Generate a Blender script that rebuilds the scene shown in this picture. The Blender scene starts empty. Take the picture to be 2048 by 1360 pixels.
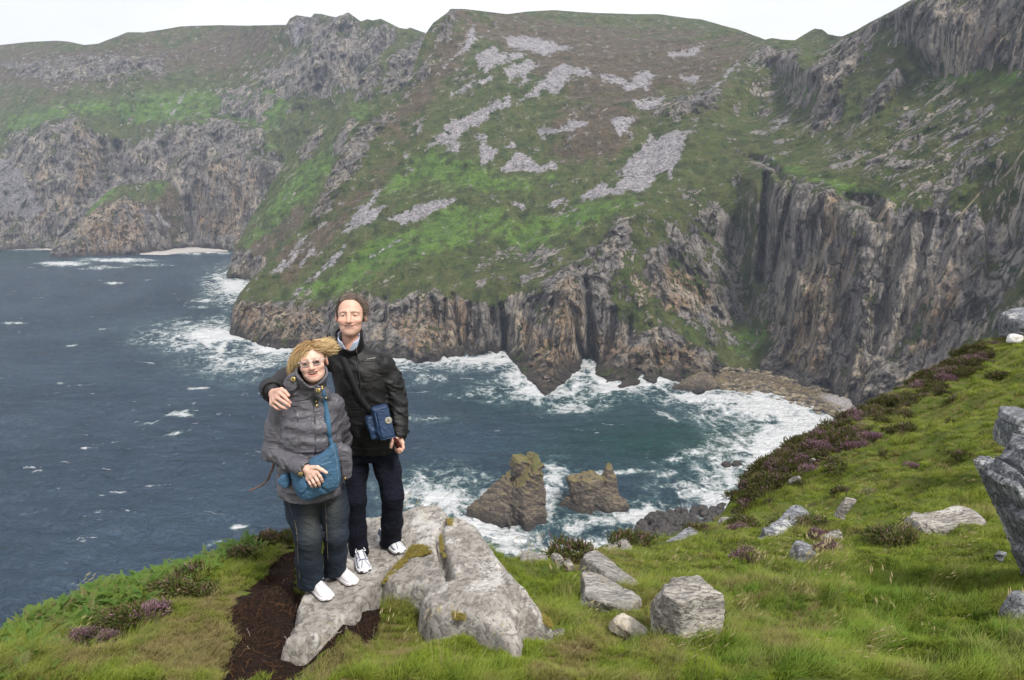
import bpy, bmesh, math, random
import numpy as np
from mathutils import Vector, Matrix, noise as mnoise
random.seed(11); rng = np.random.default_rng(11)
PI = math.pi; D = math.radians
SC = bpy.context.scene
COL = SC.collection
# ---------------------------------------------------------------- camera
H = 172.0                       # eye height above the sea, metres
FPX = 1577.0                    # focal length in pixels of a 2048 px wide frame
PITCH = math.radians(12.6)
cam_d = bpy.data.cameras.new('camera'); cam = bpy.data.objects.new('camera', cam_d); COL.objects.link(cam)
cam.location = (0, 0, H); cam.rotation_euler = (PI/2 - PITCH, 0, 0)
cam_d.sensor_width = 36.0; cam_d.lens = 36.0*FPX/2048.0
cam_d.clip_start = 0.1; cam_d.clip_end = 12000.0
SC.camera = cam
# ---------------------------------------------------------------- sky and sun
SUN_EL, SUN_AZ = math.radians(52), math.radians(142)      # azimuth clockwise from +Y (view direction): behind the camera, to the right
world = bpy.data.worlds.new('World'); SC.world = world; world.use_nodes = True
wn, wl = world.node_tree.nodes, world.node_tree.links
wn.clear()
w_out = wn.new('ShaderNodeOutputWorld'); w_bg = wn.new('ShaderNodeBackground')
w_sky = wn.new('ShaderNodeTexSky'); w_sky.sky_type = 'NISHITA'; w_sky.sun_disc = False
w_sky.sun_elevation = SUN_EL; w_sky.sun_rotation = SUN_AZ
w_tc = wn.new('ShaderNodeTexCoord'); w_map = wn.new('ShaderNodeMapping'); w_map.inputs['Scale'].default_value = (1.2, 1.2, 4.0)
w_no = wn.new('ShaderNodeTexNoise'); w_no.inputs['Scale'].default_value = 2.2; w_no.inputs['Detail'].default_value = 5
w_rmp = wn.new('ShaderNodeValToRGB')
w_rmp.color_ramp.elements[0].position = 0.35; w_rmp.color_ramp.elements[0].color = (10.5, 10.55, 10.9, 1)   # grey cloud base
w_rmp.color_ramp.elements[1].position = 0.62; w_rmp.color_ramp.elements[1].color = (12.2, 12.2, 12.3, 1)   # bright cloud
w_mix = wn.new('ShaderNodeMixRGB'); w_mix.inputs['Fac'].default_value = 0.93                                # almost closed cloud cover
wl.new(w_tc.outputs['Generated'], w_map.inputs['Vector']); wl.new(w_map.outputs[0], w_no.inputs['Vector'])
wl.new(w_no.outputs['Fac'], w_rmp.inputs['Fac']); wl.new(w_sky.outputs[0], w_mix.inputs['Color1']); wl.new(w_rmp.outputs[0], w_mix.inputs['Color2'])
wl.new(w_mix.outputs[0], w_bg.inputs['Color']); w_bg.inputs['Strength'].default_value = 0.076
wl.new(w_bg.outputs[0], w_out.inputs['Surface'])
sun_d = bpy.data.lights.new('sun', 'SUN'); sun = bpy.data.objects.new('sun', sun_d); COL.objects.link(sun)
sun_d.energy = 3.4; sun_d.angle = math.radians(10); sun_d.color = (1.0, 0.96, 0.9)
sd = Vector((math.sin(SUN_AZ)*math.cos(SUN_EL), math.cos(SUN_AZ)*math.cos(SUN_EL), math.sin(SUN_EL)))
sun.rotation_euler = sd.to_track_quat('Z', 'Y').to_euler(); sun.location = (30, -30, H+60)
SC.view_settings.view_transform = 'Standard'; SC.view_settings.look = 'None'
SC.view_settings.exposure = 0.45; SC.view_settings.gamma = 1.0; SC.view_settings.use_curve_mapping = False
SC.render.engine = 'CYCLES'
SC.cycles.max_bounces = 6; SC.cycles.diffuse_bounces = 3; SC.cycles.glossy_bounces = 2; SC.cycles.transmission_bounces = 4
SC.cycles.volume_bounces = 0; SC.cycles.transparent_max_bounces = 8
SC.cycles.use_denoising = True
SC.cycles.caustics_reflective = False; SC.cycles.caustics_refractive = False

# ================================================================ helpers
CT, ST = math.cos(PITCH), math.sin(PITCH)
def W(px, py, Y):
    """world point seen at pixel (px,py) of the 2048x1360 frame, Y metres away along the view azimuth"""
    px, py, Y = np.asarray(px, float), np.asarray(py, float), np.asarray(Y, float)
    u = (px-1024)/FPX; v = (680-py)/FPX
    dy = CT + v*ST; dz = -ST + v*CT
    return np.stack(np.broadcast_arrays(u/dy*Y, Y, H + dz/dy*Y), -1)
def seaY(py):
    v = (680-np.asarray(py, float))/FPX
    dy = CT + v*ST; dz = -ST + v*CT
    return -H*dy/dz
def PX(P):
    """frame pixel of world points"""
    P = np.asarray(P, float); x, y, z = P[..., 0], P[..., 1], P[..., 2]-H
    d = y*CT - z*ST; vv = y*ST + z*CT
    return 1024 + FPX*x/d, 680 - FPX*vv/d
def smooth(a, b, x):
    t = np.clip((x-a)/(b-a+1e-12), 0, 1); return t*t*(3-2*t)
def _hash(ix, iy, iz, seed):
    h = (ix.astype(np.int64)*374761393 + iy.astype(np.int64)*668265263 + iz.astype(np.int64)*2147483647 + seed*1274126177) & 0xffffffff
    h = ((h ^ (h >> 13))*1274126177) & 0xffffffff
    h = ((h ^ (h >> 16))*2246822519) & 0xffffffff
    return (h ^ (h >> 15))
_G = np.array([[1,1,0],[-1,1,0],[1,-1,0],[-1,-1,0],[1,0,1],[-1,0,1],[1,0,-1],[-1,0,-1],[0,1,1],[0,-1,1],[0,1,-1],[0,-1,-1],[1,1,0],[-1,1,0],[0,-1,1],[0,-1,-1]], np.float32)
def pnoise(P, seed=0):
    P = np.asarray(P, np.float32); I = np.floor(P); F = P-I; I = I.astype(np.int64)
    U = F*F*F*(F*(F*6-15)+10); out = np.zeros(P.shape[:-1], np.float32)
    for dx in (0, 1):
        wx = U[..., 0] if dx else 1-U[..., 0]
        for dy in (0, 1):
            wy = U[..., 1] if dy else 1-U[..., 1]
            for dz in (0, 1):
                wz = U[..., 2] if dz else 1-U[..., 2]
                g = _G[_hash(I[..., 0]+dx, I[..., 1]+dy, I[..., 2]+dz, seed) & 15]
                out += wx*wy*wz*(g[..., 0]*(F[..., 0]-dx)+g[..., 1]*(F[..., 1]-dy)+g[..., 2]*(F[..., 2]-dz))
    return out
def fbm(P, sc=1.0, octv=4, gain=0.5, seed=0, ridged=False):
    P = np.asarray(P, np.float32)*np.float32(1) if np.isscalar(sc) and sc == 1 else np.asarray(P, np.float32)*np.asarray(sc, np.float32)
    a, s, t = 1.0, 0.0, 0.0
    for k in range(octv):
        n = pnoise(P, seed+k*17)
        if ridged: n = 0.5-np.abs(n)*1.6
        s = s+a*n; t += a; a *= gain; P = P*np.float32(2.03)+np.float32(13.7)
    return s/t
def tps(pts, vals, lam=1e-3):
    """thin plate spline through scattered 2-D points"""
    pts = np.asarray(pts, float); vals = np.asarray(vals, float); m = pts.mean(0); s = pts.std()+1e-9
    q = (pts-m)/s; n = len(q)
    def U(r2): return 0.5*r2*np.log(r2+1e-12)
    K = U(((q[:, None]-q[None])**2).sum(-1)) + lam*np.eye(n)
    P1 = np.c_[np.ones(n), q]
    A = np.block([[K, P1], [P1.T, np.zeros((3, 3))]])
    wv = np.linalg.solve(A, np.r_[vals, np.zeros(3)])
    def f(x, y):
        sh = np.shape(x); X = np.stack([np.ravel(x), np.ravel(y)], -1); X = (X-m)/s; out = np.empty(len(X))
        for i in range(0, len(X), 40000):
            x_ = X[i:i+40000]; r2 = ((x_[:, None]-q[None])**2).sum(-1)
            out[i:i+40000] = U(r2) @ wv[:n] + wv[n] + x_ @ wv[n+1:]
        return out.reshape(sh)
    return f
def poly_sd(x, y, poly):
    """signed distance to a closed polygon, positive inside"""
    x, y = np.asarray(x, float), np.asarray(y, float); p = np.asarray(poly, float); d = np.full(x.shape, 1e18); ins = np.zeros(x.shape, bool)
    for a, b in zip(p, np.roll(p, -1, 0)):
        ex, ey = b-a; wx, wy = x-a[0], y-a[1]
        t = np.clip((wx*ex+wy*ey)/(ex*ex+ey*ey+1e-12), 0, 1)
        d = np.minimum(d, (wx-ex*t)**2+(wy-ey*t)**2)
        c = (a[1] > y) != (b[1] > y)
        ins ^= c & (x < (b[0]-a[0])*(y-a[1])/((b[1]-a[1]) if b[1] != a[1] else 1e-9)+a[0])
    return np.where(ins, 1, -1)*np.sqrt(d)
def seg_d(x, y, line):
    d = np.full(np.shape(x), 1e18); p = np.asarray(line, float)
    for a, b in zip(p[:-1], p[1:]):
        ex, ey = b-a; wx, wy = x-a[0], y-a[1]; t = np.clip((wx*ex+wy*ey)/(ex*ex+ey*ey+1e-12), 0, 1)
        d = np.minimum(d, (wx-ex*t)**2+(wy-ey*t)**2)
    return np.sqrt(d)
def lut(pts):
    p = np.asarray(pts, float); return lambda x: np.interp(x, p[:, 0], p[:, 1])
# ---- mesh creation
def mk(name, V, F, mat=None, parent=None, smooth_=True, attrs=None, loc=None):
    V = np.asarray(V, np.float32).reshape(-1, 3); me = bpy.data.meshes.new(name)
    if isinstance(F, np.ndarray):
        n, k = F.shape; me.vertices.add(len(V)); me.vertices.foreach_set('co', V.ravel())
        me.loops.add(n*k); me.loops.foreach_set('vertex_index', F.astype(np.int32).ravel())
        me.polygons.add(n); me.polygons.foreach_set('loop_start', np.arange(0, n*k, k, dtype=np.int32))
        try: me.polygons.foreach_set('loop_total', np.full(n, k, np.int32))
        except Exception: pass
    else:
        me.from_pydata([tuple(map(float, v)) for v in V], [], [tuple(int(i) for i in f) for f in F])
    me.update(calc_edges=True); me.validate()
    if smooth_ and len(me.polygons): me.polygons.foreach_set('use_smooth', np.ones(len(me.polygons), bool))
    for k, a in (attrs or {}).items():
        a = np.asarray(a, np.float32)
        if a.ndim == 1:
            at = me.attributes.new(k, 'FLOAT', 'POINT'); at.data.foreach_set('value', a)
        else:
            if a.shape[1] == 3: a = np.c_[a, np.ones(len(a), np.float32)]
            at = me.attributes.new(k, 'FLOAT_COLOR', 'POINT'); at.data.foreach_set('color', a.ravel())
    if mat is not None:
        for m in (mat if isinstance(mat, (list, tuple)) else [mat]): me.materials.append(m)
    o = bpy.data.objects.new(name, me); COL.objects.link(o)
    if parent is not None: o.parent = parent
    if loc is not None: o.location = loc
    return o
def grid_faces(nr, nc):
    i = np.arange(nr*nc).reshape(nr, nc)
    return np.stack([i[:-1, :-1], i[:-1, 1:], i[1:, 1:], i[1:, :-1]], -1).reshape(-1, 4)
def tag(o, label=None, cat=None, group=None, kind=None):
    if label: o['label'] = label
    if cat: o['category'] = cat
    if group: o['group'] = group
    if kind: o['kind'] = kind
    return o
def empty(name, loc, label=None, cat=None, group=None):
    o = bpy.data.objects.new(name, None); COL.objects.link(o); o.location = tuple(map(float, loc)); o.empty_display_size = 0.1
    return tag(o, label, cat, group)
class MB:
    """collects shapes into one mesh"""
    def __init__(s): s.V = []; s.F = []; s.n = 0; s.C = []
    def add(s, V, F, c=None):
        V = np.asarray(V, float).reshape(-1, 3); s.V.append(V); s.F += [tuple(int(i)+s.n for i in f) for f in F]; s.n += len(V)
        s.C.append(np.tile(np.asarray(c if c is not None else (1, 1, 1), float), (len(V), 1)))
    def tube(s, pts, r, k=6, c=None, flat=1.0, cap=True, up=(0, 0, 1)):
        pts = np.asarray(pts, float); n = len(pts); r = np.broadcast_to(np.asarray(r, float), (n,))
        t = np.gradient(pts, axis=0); t /= np.linalg.norm(t, axis=1)[:, None]+1e-12
        a = np.cross(t, np.asarray(up, float)); bad = np.linalg.norm(a, axis=1) < 1e-3
        a[bad] = np.cross(t[bad], (1, 0, 0.01)); a /= np.linalg.norm(a, axis=1)[:, None]+1e-12; b = np.cross(t, a)
        ang = np.arange(k)*2*PI/k
        V = pts[:, None]+r[:, None, None]*(np.cos(ang)[None, :, None]*a[:, None]+flat*np.sin(ang)[None, :, None]*b[:, None])
        F = [(i*k+j, i*k+(j+1) % k, (i+1)*k+(j+1) % k, (i+1)*k+j) for i in range(n-1) for j in range(k)]
        if cap: F += [tuple(range(k))[::-1], tuple((n-1)*k+j for j in range(k))]
        s.add(V.reshape(-1, 3), F, c)
    def box(s, lo, hi, c=None):
        (x0, y0, z0), (x1, y1, z1) = lo, hi
        s.add([(x0,y0,z0),(x1,y0,z0),(x1,y1,z0),(x0,y1,z0),(x0,y0,z1),(x1,y0,z1),(x1,y1,z1),(x0,y1,z1)],
              [(0,3,2,1),(4,5,6,7),(0,1,5,4),(1,2,6,5),(2,3,7,6),(3,0,4,7)], c)
    def build(s, name, mat=None, parent=None, smooth_=True, loc=None, col=False):
        V = np.concatenate(s.V)
        return mk(name, V, s.F, mat, parent, smooth_, {'col': np.concatenate(s.C)} if col else None, loc)
# ---- signed distance modelling (metres) + naive surface nets
def smin(a, b, k):
    h = np.clip(0.5+0.5*(b-a)/k, 0, 1); return b+(a-b)*h-k*h*(1-h)
def smax(a, b, k): return -smin(-a, -b, k)
def sd_ell(P, c, r, R=None):
    q = P-np.asarray(c, np.float32)
    if R is not None: q = q @ np.asarray(R, np.float32)
    r = np.asarray(r, np.float32); k0 = np.sqrt(((q/r)**2).sum(-1)); k1 = np.sqrt(((q/(r*r))**2).sum(-1))+1e-9
    return k0*(k0-1)/k1
def sd_cap(P, a, b, r0, r1=None):
    a, b = np.asarray(a, np.float32), np.asarray(b, np.float32); r1 = r0 if r1 is None else r1
    d = b-a; q = P-a; t = np.clip((q @ d)/(d @ d+1e-12), 0, 1)
    return np.sqrt(((q-t[..., None]*d)**2).sum(-1))-(r0+(r1-r0)*t)
def sd_box(P, c, h, r=0.0, R=None):
    q = P-np.asarray(c, np.float32)
    if R is not None: q = q @ np.asarray(R, np.float32)
    q = np.abs(q)-(np.asarray(h, np.float32)-r)
    return np.sqrt((np.maximum(q, 0)**2).sum(-1))+np.minimum(q.max(-1), 0)-r
def rotm(rx=0, ry=0, rz=0):
    """columns are the box axes in world space"""
    return np.array(Matrix.Rotation(rz, 3, 'Z') @ Matrix.Rotation(ry, 3, 'Y') @ Matrix.Rotation(rx, 3, 'X'), np.float32)
def sd_mesh(fn, lo, hi, h, band=2.2):
    """surface of a distance field; only blocks near the surface are sampled finely"""
    lo = np.asarray(lo, float); B = 4; nb = np.ceil((np.asarray(hi)-lo)/(h*B)).astype(int)+1; n = nb*B
    cc = [lo[i]+h*(B*np.arange(nb[i])+(B-1)/2) for i in range(3)]
    Pc = np.stack(np.meshgrid(*cc, indexing='ij'), -1).reshape(-1, 3).astype(np.float32); fc = np.concatenate([fn(Pc[k:k+60000]) for k in range(0, len(Pc), 60000)])
    F = np.repeat(np.repeat(np.repeat(fc.reshape(nb).astype(np.float32), B, 0), B, 1), B, 2)
    act = np.argwhere(np.abs(fc.reshape(nb)) < h*B*band); o = np.stack(np.meshgrid(*[np.arange(B)]*3, indexing='ij'), -1).reshape(-1, 3)
    idx = (act[:, None]*B+o[None]).reshape(-1, 3)
    for k in range(0, len(idx), 120000):
        q = idx[k:k+120000]; F[q[:, 0], q[:, 1], q[:, 2]] = fn((lo+h*q).astype(np.float32))
    F[0] = F[-1] = 1; F[:, 0] = F[:, -1] = 1; F[:, :, 0] = F[:, :, -1] = 1
    return surface_nets(F, lo, h)
def surface_nets(F, lo, h):
    S_ = F < 0; nx, ny, nz = F.shape
    c = np.zeros((nx-1, ny-1, nz-1), np.int8)
    for dx in (0, 1):
        for dy in (0, 1):
            for dz in (0, 1): c += S_[dx:nx-1+dx, dy:ny-1+dy, dz:nz-1+dz]
    act = (c > 0) & (c < 8); I = np.argwhere(act); idx = np.full(act.shape, -1, np.int64); idx[act] = np.arange(len(I))
    acc = np.zeros((len(I), 3)); cnt = np.zeros(len(I))
    corners = [(dx, dy, dz) for dx in (0, 1) for dy in (0, 1) for dz in (0, 1)]
    for a in corners:
        for k in range(3):
            if a[k]: continue
            b = list(a); b[k] = 1
            fa = F[I[:, 0]+a[0], I[:, 1]+a[1], I[:, 2]+a[2]]; fb = F[I[:, 0]+b[0], I[:, 1]+b[1], I[:, 2]+b[2]]
            m = (fa < 0) != (fb < 0); t = np.where(m, fa/np.where(m, fa-fb, 1), 0)
            p = np.tile(np.array(a, float), (len(I), 1)); p[:, k] = t
            acc[m] += p[m]; cnt[m] += 1
    V = lo+h*(I+acc/np.maximum(cnt, 1)[:, None])
    Q = []
    for k in range(3):
        sl0 = [slice(1, -1)]*3; sl1 = [slice(1, -1)]*3; sl0[k] = slice(0, -1); sl1[k] = slice(1, None)
        A, B = S_[tuple(sl0)], S_[tuple(sl1)]; E = np.argwhere(A != B)
        if not len(E): continue
        inside_first = A[tuple(E.T)]
        off = [1, 1, 1]; off[k] = 0; E = E+np.array(off); u, v = (k+1) % 3, (k+2) % 3
        def cell(du, dv):
            q = E.copy(); q[:, u] -= du; q[:, v] -= dv; return idx[q[:, 0], q[:, 1], q[:, 2]]
        q = np.stack([cell(1, 1), cell(0, 1), cell(0, 0), cell(1, 0)], -1)
        q[~inside_first] = q[~inside_first][:, ::-1]; Q.append(q)
    Q = np.concatenate(Q); Q = Q[(Q >= 0).all(1)]
    return V, Q
def vnormals(V, F):
    n = np.zeros_like(V); a = np.cross(V[F[:, 2]]-V[F[:, 0]], V[F[:, 3 % F.shape[1]]]-V[F[:, 1]])
    for k in range(F.shape[1]): np.add.at(n, F[:, k], a)
    return n/(np.linalg.norm(n, axis=1)[:, None]+1e-12)
def relax(V, F, it=1, lam=0.5):
    for _ in range(it):
        s = np.zeros_like(V); c = np.zeros(len(V))
        for i in range(4):
            a, b = F[:, i], F[:, (i+1) % 4]
            np.add.at(s, a, V[b]); np.add.at(c, a, 1); np.add.at(s, b, V[a]); np.add.at(c, b, 1)
        V = V+lam*(s/np.maximum(c, 1)[:, None]-V)
    return V
# ---- materials
class NT:
    def __init__(s, name):
        s.m = bpy.data.materials.new(name); s.m.use_nodes = True; s.n = s.m.node_tree.nodes; s.l = s.m.node_tree.links
        s.b = s.n['Principled BSDF']; s.out = s.n['Material Output']
    def put(s, sock, v):
        if v is None: return
        if isinstance(v, bpy.types.NodeSocket): s.l.new(v, sock)
        else:
            if hasattr(sock, 'default_value') and hasattr(sock.default_value, '__len__') and not hasattr(v, '__len__'): v = (v,)*len(sock.default_value)
            if hasattr(v, '__len__') and len(v) == 3 and len(sock.default_value) == 4: v = (*v, 1)
            sock.default_value = v
    def attr(s, name, out='Fac', typ='GEOMETRY'):
        a = s.n.new('ShaderNodeAttribute'); a.attribute_name = name; a.attribute_type = typ; return a.outputs[out]
    def pos(s): return s.n.new('ShaderNodeNewGeometry').outputs['Position']
    def nrm(s): return s.n.new('ShaderNodeNewGeometry').outputs['Normal']
    def objc(s): return s.n.new('ShaderNodeTexCoord').outputs['Object']
    def mapping(s, vec, scale=(1, 1, 1), rot=(0, 0, 0), loc=(0, 0, 0)):
        m = s.n.new('ShaderNodeMapping'); s.put(m.inputs['Vector'], vec); m.inputs['Scale'].default_value = scale; m.inputs['Rotation'].default_value = rot; m.inputs['Location'].default_value = loc
        return m.outputs[0]
    def noise(s, vec, scale, detail=4, rough=0.55, dist=0.0, out='Fac'):
        t = s.n.new('ShaderNodeTexNoise'); s.put(t.inputs['Vector'], vec); t.inputs['Scale'].default_value = scale
        t.inputs['Detail'].default_value = detail; t.inputs['Roughness'].default_value = rough; t.inputs['Distortion'].default_value = dist; return t.outputs[out]
    def voro(s, vec, scale, feature='F1', out='Distance', rnd=1.0):
        t = s.n.new('ShaderNodeTexVoronoi'); t.feature = feature; s.put(t.inputs['Vector'], vec); t.inputs['Scale'].default_value = scale; t.inputs['Randomness'].default_value = rnd; return t.outputs[out]
    def wave(s, vec, scale, dist=2, detail=3, prof='SIN', dscale=1.0, dir_='X'):
        t = s.n.new('ShaderNodeTexWave'); s.put(t.inputs['Vector'], vec); t.wave_profile = prof; t.bands_direction = dir_; t.inputs['Scale'].default_value = scale; t.inputs['Distortion'].default_value = dist
        t.inputs['Detail'].default_value = detail; t.inputs['Detail Scale'].default_value = dscale; return t.outputs['Fac']
    def math(s, op, a, b=None, c=None, clamp=False):
        t = s.n.new('ShaderNodeMath'); t.operation = op; t.use_clamp = clamp; s.put(t.inputs[0], a)
        if b is not None: s.put(t.inputs[1], b)
        if c is not None: s.put(t.inputs[2], c)
        return t.outputs[0]
    def ramp(s, fac, a=0.0, b=1.0, smoothstep=True, lo=0.0, hi=1.0):
        t = s.n.new('ShaderNodeMapRange'); t.interpolation_type = 'SMOOTHSTEP' if smoothstep else 'LINEAR'; s.put(t.inputs['Value'], fac)
        for i, v in zip(('From Min', 'From Max', 'To Min', 'To Max'), (a, b, lo, hi)): t.inputs[i].default_value = v
        return t.outputs[0]
    def mix(s, fac, a, b, mode='MIX'):
        t = s.n.new('ShaderNodeMixRGB'); t.blend_type = mode; s.put(t.inputs[0], fac); s.put(t.inputs[1], a); s.put(t.inputs[2], b); return t.outputs[0]
    def sep(s, v):
        t = s.n.new('ShaderNodeSeparateXYZ'); s.put(t.inputs[0], v); return t.outputs
    def comb(s, x, y, z):
        t = s.n.new('ShaderNodeCombineXYZ'); s.put(t.inputs[0], x); s.put(t.inputs[1], y); s.put(t.inputs[2], z); return t.outputs[0]
    def bump(s, h, strength=0.5, dist=0.1, normal=None):
        t = s.n.new('ShaderNodeBump'); s.put(t.inputs['Height'], h); t.inputs['Strength'].default_value = strength; t.inputs['Distance'].default_value = dist
        if normal is not None: s.put(t.inputs['Normal'], normal)
        return t.outputs[0]
    def fin(s, col=None, rough=None, normal=None, spec=None, **kw):
        s.put(s.b.inputs['Base Color'], col); s.put(s.b.inputs['Roughness'], rough)
        if normal is not None: s.put(s.b.inputs['Normal'], normal)
        if spec is not None: s.put(s.b.inputs['Specular IOR Level'], spec)
        for k, v in kw.items(): s.put(s.b.inputs[k.replace('_', ' ')], v)
        return s.m
def simple(name, col, rough=0.6, spec=0.4, metal=0.0, nscale=None, namt=0.25, bump=None):
    """plain material with a little procedural variation"""
    t = NT(name); c = col; nrm = None
    n = t.noise(t.objc(), nscale or 30, 4)
    c = t.mix(t.ramp(n, 0.3, 0.7), tuple(x*(1-namt) for x in col), tuple(min(1, x*(1+namt)) for x in col))
    if bump: nrm = t.bump(t.noise(t.objc(), bump[0], 3), bump[1], bump[2])
    return t.fin(c, rough, nrm, spec, Metallic=metal)
# ================================================================ coast materials
def coast_material():
    t = NT('coast'); P = t.pos(); z = t.sep(P)[2]; nz = t.sep(t.nrm())[2]
    n1 = t.noise(P, 0.018, 5, 0.6); n2 = t.noise(P, 0.075, 6, 0.7); n3 = t.noise(P, 0.35, 4, 0.7); n4 = t.noise(P, 0.007, 3, 0.5)
    Pv = t.mapping(P, (1, 1, 0.20), rot=(0.0, 0.22, 0.0)); v1 = t.noise(Pv, 0.045, 6, 0.70, 0.5); v2 = t.noise(Pv, 0.22, 5, 0.72, 0.4)
    Pw = t.mapping(P, (1, 1, 0.16), rot=(0.0, 0.30, 0.0)); v3 = t.noise(Pw, 0.035, 4, 0.6, 0.8); v4 = t.noise(Pw, 0.10, 5, 0.7, 0.5)
    # runnels and terraces that follow the fall line on the turf
    st = t.noise(t.mapping(P, (1, 0.35, 0.35), rot=(0, 0, 0.6)), 0.09, 5, 0.65, 0.3)
    def add(*a):
        r = a[0]
        for x in a[1:]: r = t.math('ADD', r, x)
        return r
    def amp(n, k): return t.math('MULTIPLY', t.math('SUBTRACT', n, 0.5), k*1.9)
    # turf
    g = t.mix(t.ramp(n2, 0.36, 0.64), (0.024, 0.038, 0.010), (0.074, 0.102, 0.020))
    g = t.mix(t.ramp(st, 0.40, 0.66, hi=0.75), g, (0.105, 0.105, 0.034))
    lush = t.mix(t.ramp(n2, 0.34, 0.66), (0.046, 0.092, 0.015), (0.115, 0.205, 0.028))
    g = t.mix(t.ramp(add(t.math('MULTIPLY', t.attr('lush'), 0.85), amp(n1, 1.3), amp(n2, 0.9), amp(st, 1.1)), 0.35, 0.95), g, lush)
    br = t.mix(t.ramp(n2, 0.36, 0.66), (0.050, 0.036, 0.024), (0.125, 0.090, 0.052)); br = t.mix(t.ramp(n3, 0.4, 0.75, hi=0.5), br, (0.14, 0.125, 0.07))
    g = t.mix(t.ramp(add(t.attr('brown'), amp(n1, 1.4), amp(n2, 1.0)), 0.30, 0.85), g, br)
    g = t.mix(t.ramp(n3, 0.60, 0.42, hi=0.45), g, t.mix(0.6, g, (0.012, 0.014, 0.006)))
    # rock
    r = t.mix(t.ramp(v1, 0.36, 0.62), (0.068, 0.061, 0.059), (0.27, 0.248, 0.238))
    warm = add(t.math('MULTIPLY', t.attr('warm'), 0.72), t.ramp(z, 100, 20, hi=0.32), amp(v3, 1.7), amp(v4, 0.7))
    r = t.mix(t.ramp(warm, 0.38, 0.95, hi=0.85), r, t.mix(t.ramp(v2, 0.36, 0.66), (0.110, 0.064, 0.036), (0.44, 0.285, 0.140)))
    r = t.mix(t.ramp(v4, 0.56, 0.72, hi=0.6), r, (0.45, 0.43, 0.43))
    r = t.mix(t.ramp(v2, 0.54, 0.38, hi=0.9), r, (0.030, 0.026, 0.026))
    r = t.mix(t.ramp(n3, 0.58, 0.76, hi=0.55), r, (0.50, 0.48, 0.46))
    Pj = t.mix(0.12, t.mapping(P, (1, 1, 0.42), rot=(0.1, 0.35, 0.0)), t.mapping(t.noise(P, 0.05, 3, out='Color'), (90, 90, 90)))
    j1 = t.voro(Pj, 0.060, 'DISTANCE_TO_EDGE'); j2 = t.voro(Pj, 0.19, 'DISTANCE_TO_EDGE'); jc = t.sep(t.voro(Pj, 0.10, out='Color'))[0]
    crk = t.math('MULTIPLY', t.ramp(j1, 0.0, 0.07), t.ramp(j2, 0.0, 0.05, lo=0.45)); r = t.mix(t.ramp(jc, 0.0, 1.0, hi=0.7), r, t.mix(0.55, r, (0.42, 0.37, 0.31))); cf = t.math('MAXIMUM', crk, t.ramp(n2, 0.44, 0.62, lo=0.0)); r = t.mix(cf, (0.030, 0.026, 0.024), r)
    r = t.mix(t.math('MULTIPLY', t.ramp(v3, 0.53, 0.62), t.ramp(v2, 0.42, 0.58, hi=0.7)), r, (0.52, 0.45, 0.35))
    wet = t.ramp(add(z, amp(n2, 16.0)), 2.0, 15.0, lo=0.90, hi=0.0)
    r = t.mix(wet, r, (0.040, 0.034, 0.030))
    # scree
    vo = t.voro(P, 0.42, out='Color'); sc = t.mix(t.sep(vo)[0], (0.12, 0.112, 0.118), (0.42, 0.395, 0.405))
    sc = t.mix(t.ramp(n2, 0.35, 0.65, hi=0.45), sc, (0.15, 0.14, 0.15))
    steep = t.ramp(nz, 0.62, 0.35)
    rm = t.ramp(add(t.math('MULTIPLY', t.attr('rock'), 0.60), t.math('MULTIPLY', steep, 0.16), amp(v1, 1.3), amp(v2, 0.75), amp(n2, 0.7)), 0.36, 0.44)
    c = t.mix(rm, g, r)
    sm = t.ramp(add(t.math('MULTIPLY', t.attr('scree'), 0.75), t.math('MULTIPLY', t.attr('brown'), 0.09), amp(n2, 1.0), amp(st, 1.0), amp(n3, 0.4)), 0.36, 0.50)
    c = t.mix(sm, c, sc)
    c = t.mix(t.attr('path'), c, (0.36, 0.30, 0.21))
    hb = add(t.math('MULTIPLY', v2, 1.0), t.math('MULTIPLY', v1, 1.8), t.math('MULTIPLY', cf, 0.30), t.math('MULTIPLY', jc, 0.5)); hb = t.math('MULTIPLY', hb, rm)
    hb = add(hb, t.math('MULTIPLY', n3, 0.40), t.math('MULTIPLY', n2, 1.0), t.math('MULTIPLY', st, 0.9))
    return t.fin(c, 0.88, t.bump(hb, 1.0, 6.5), 0.2)
M_COAST = coast_material()

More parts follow.
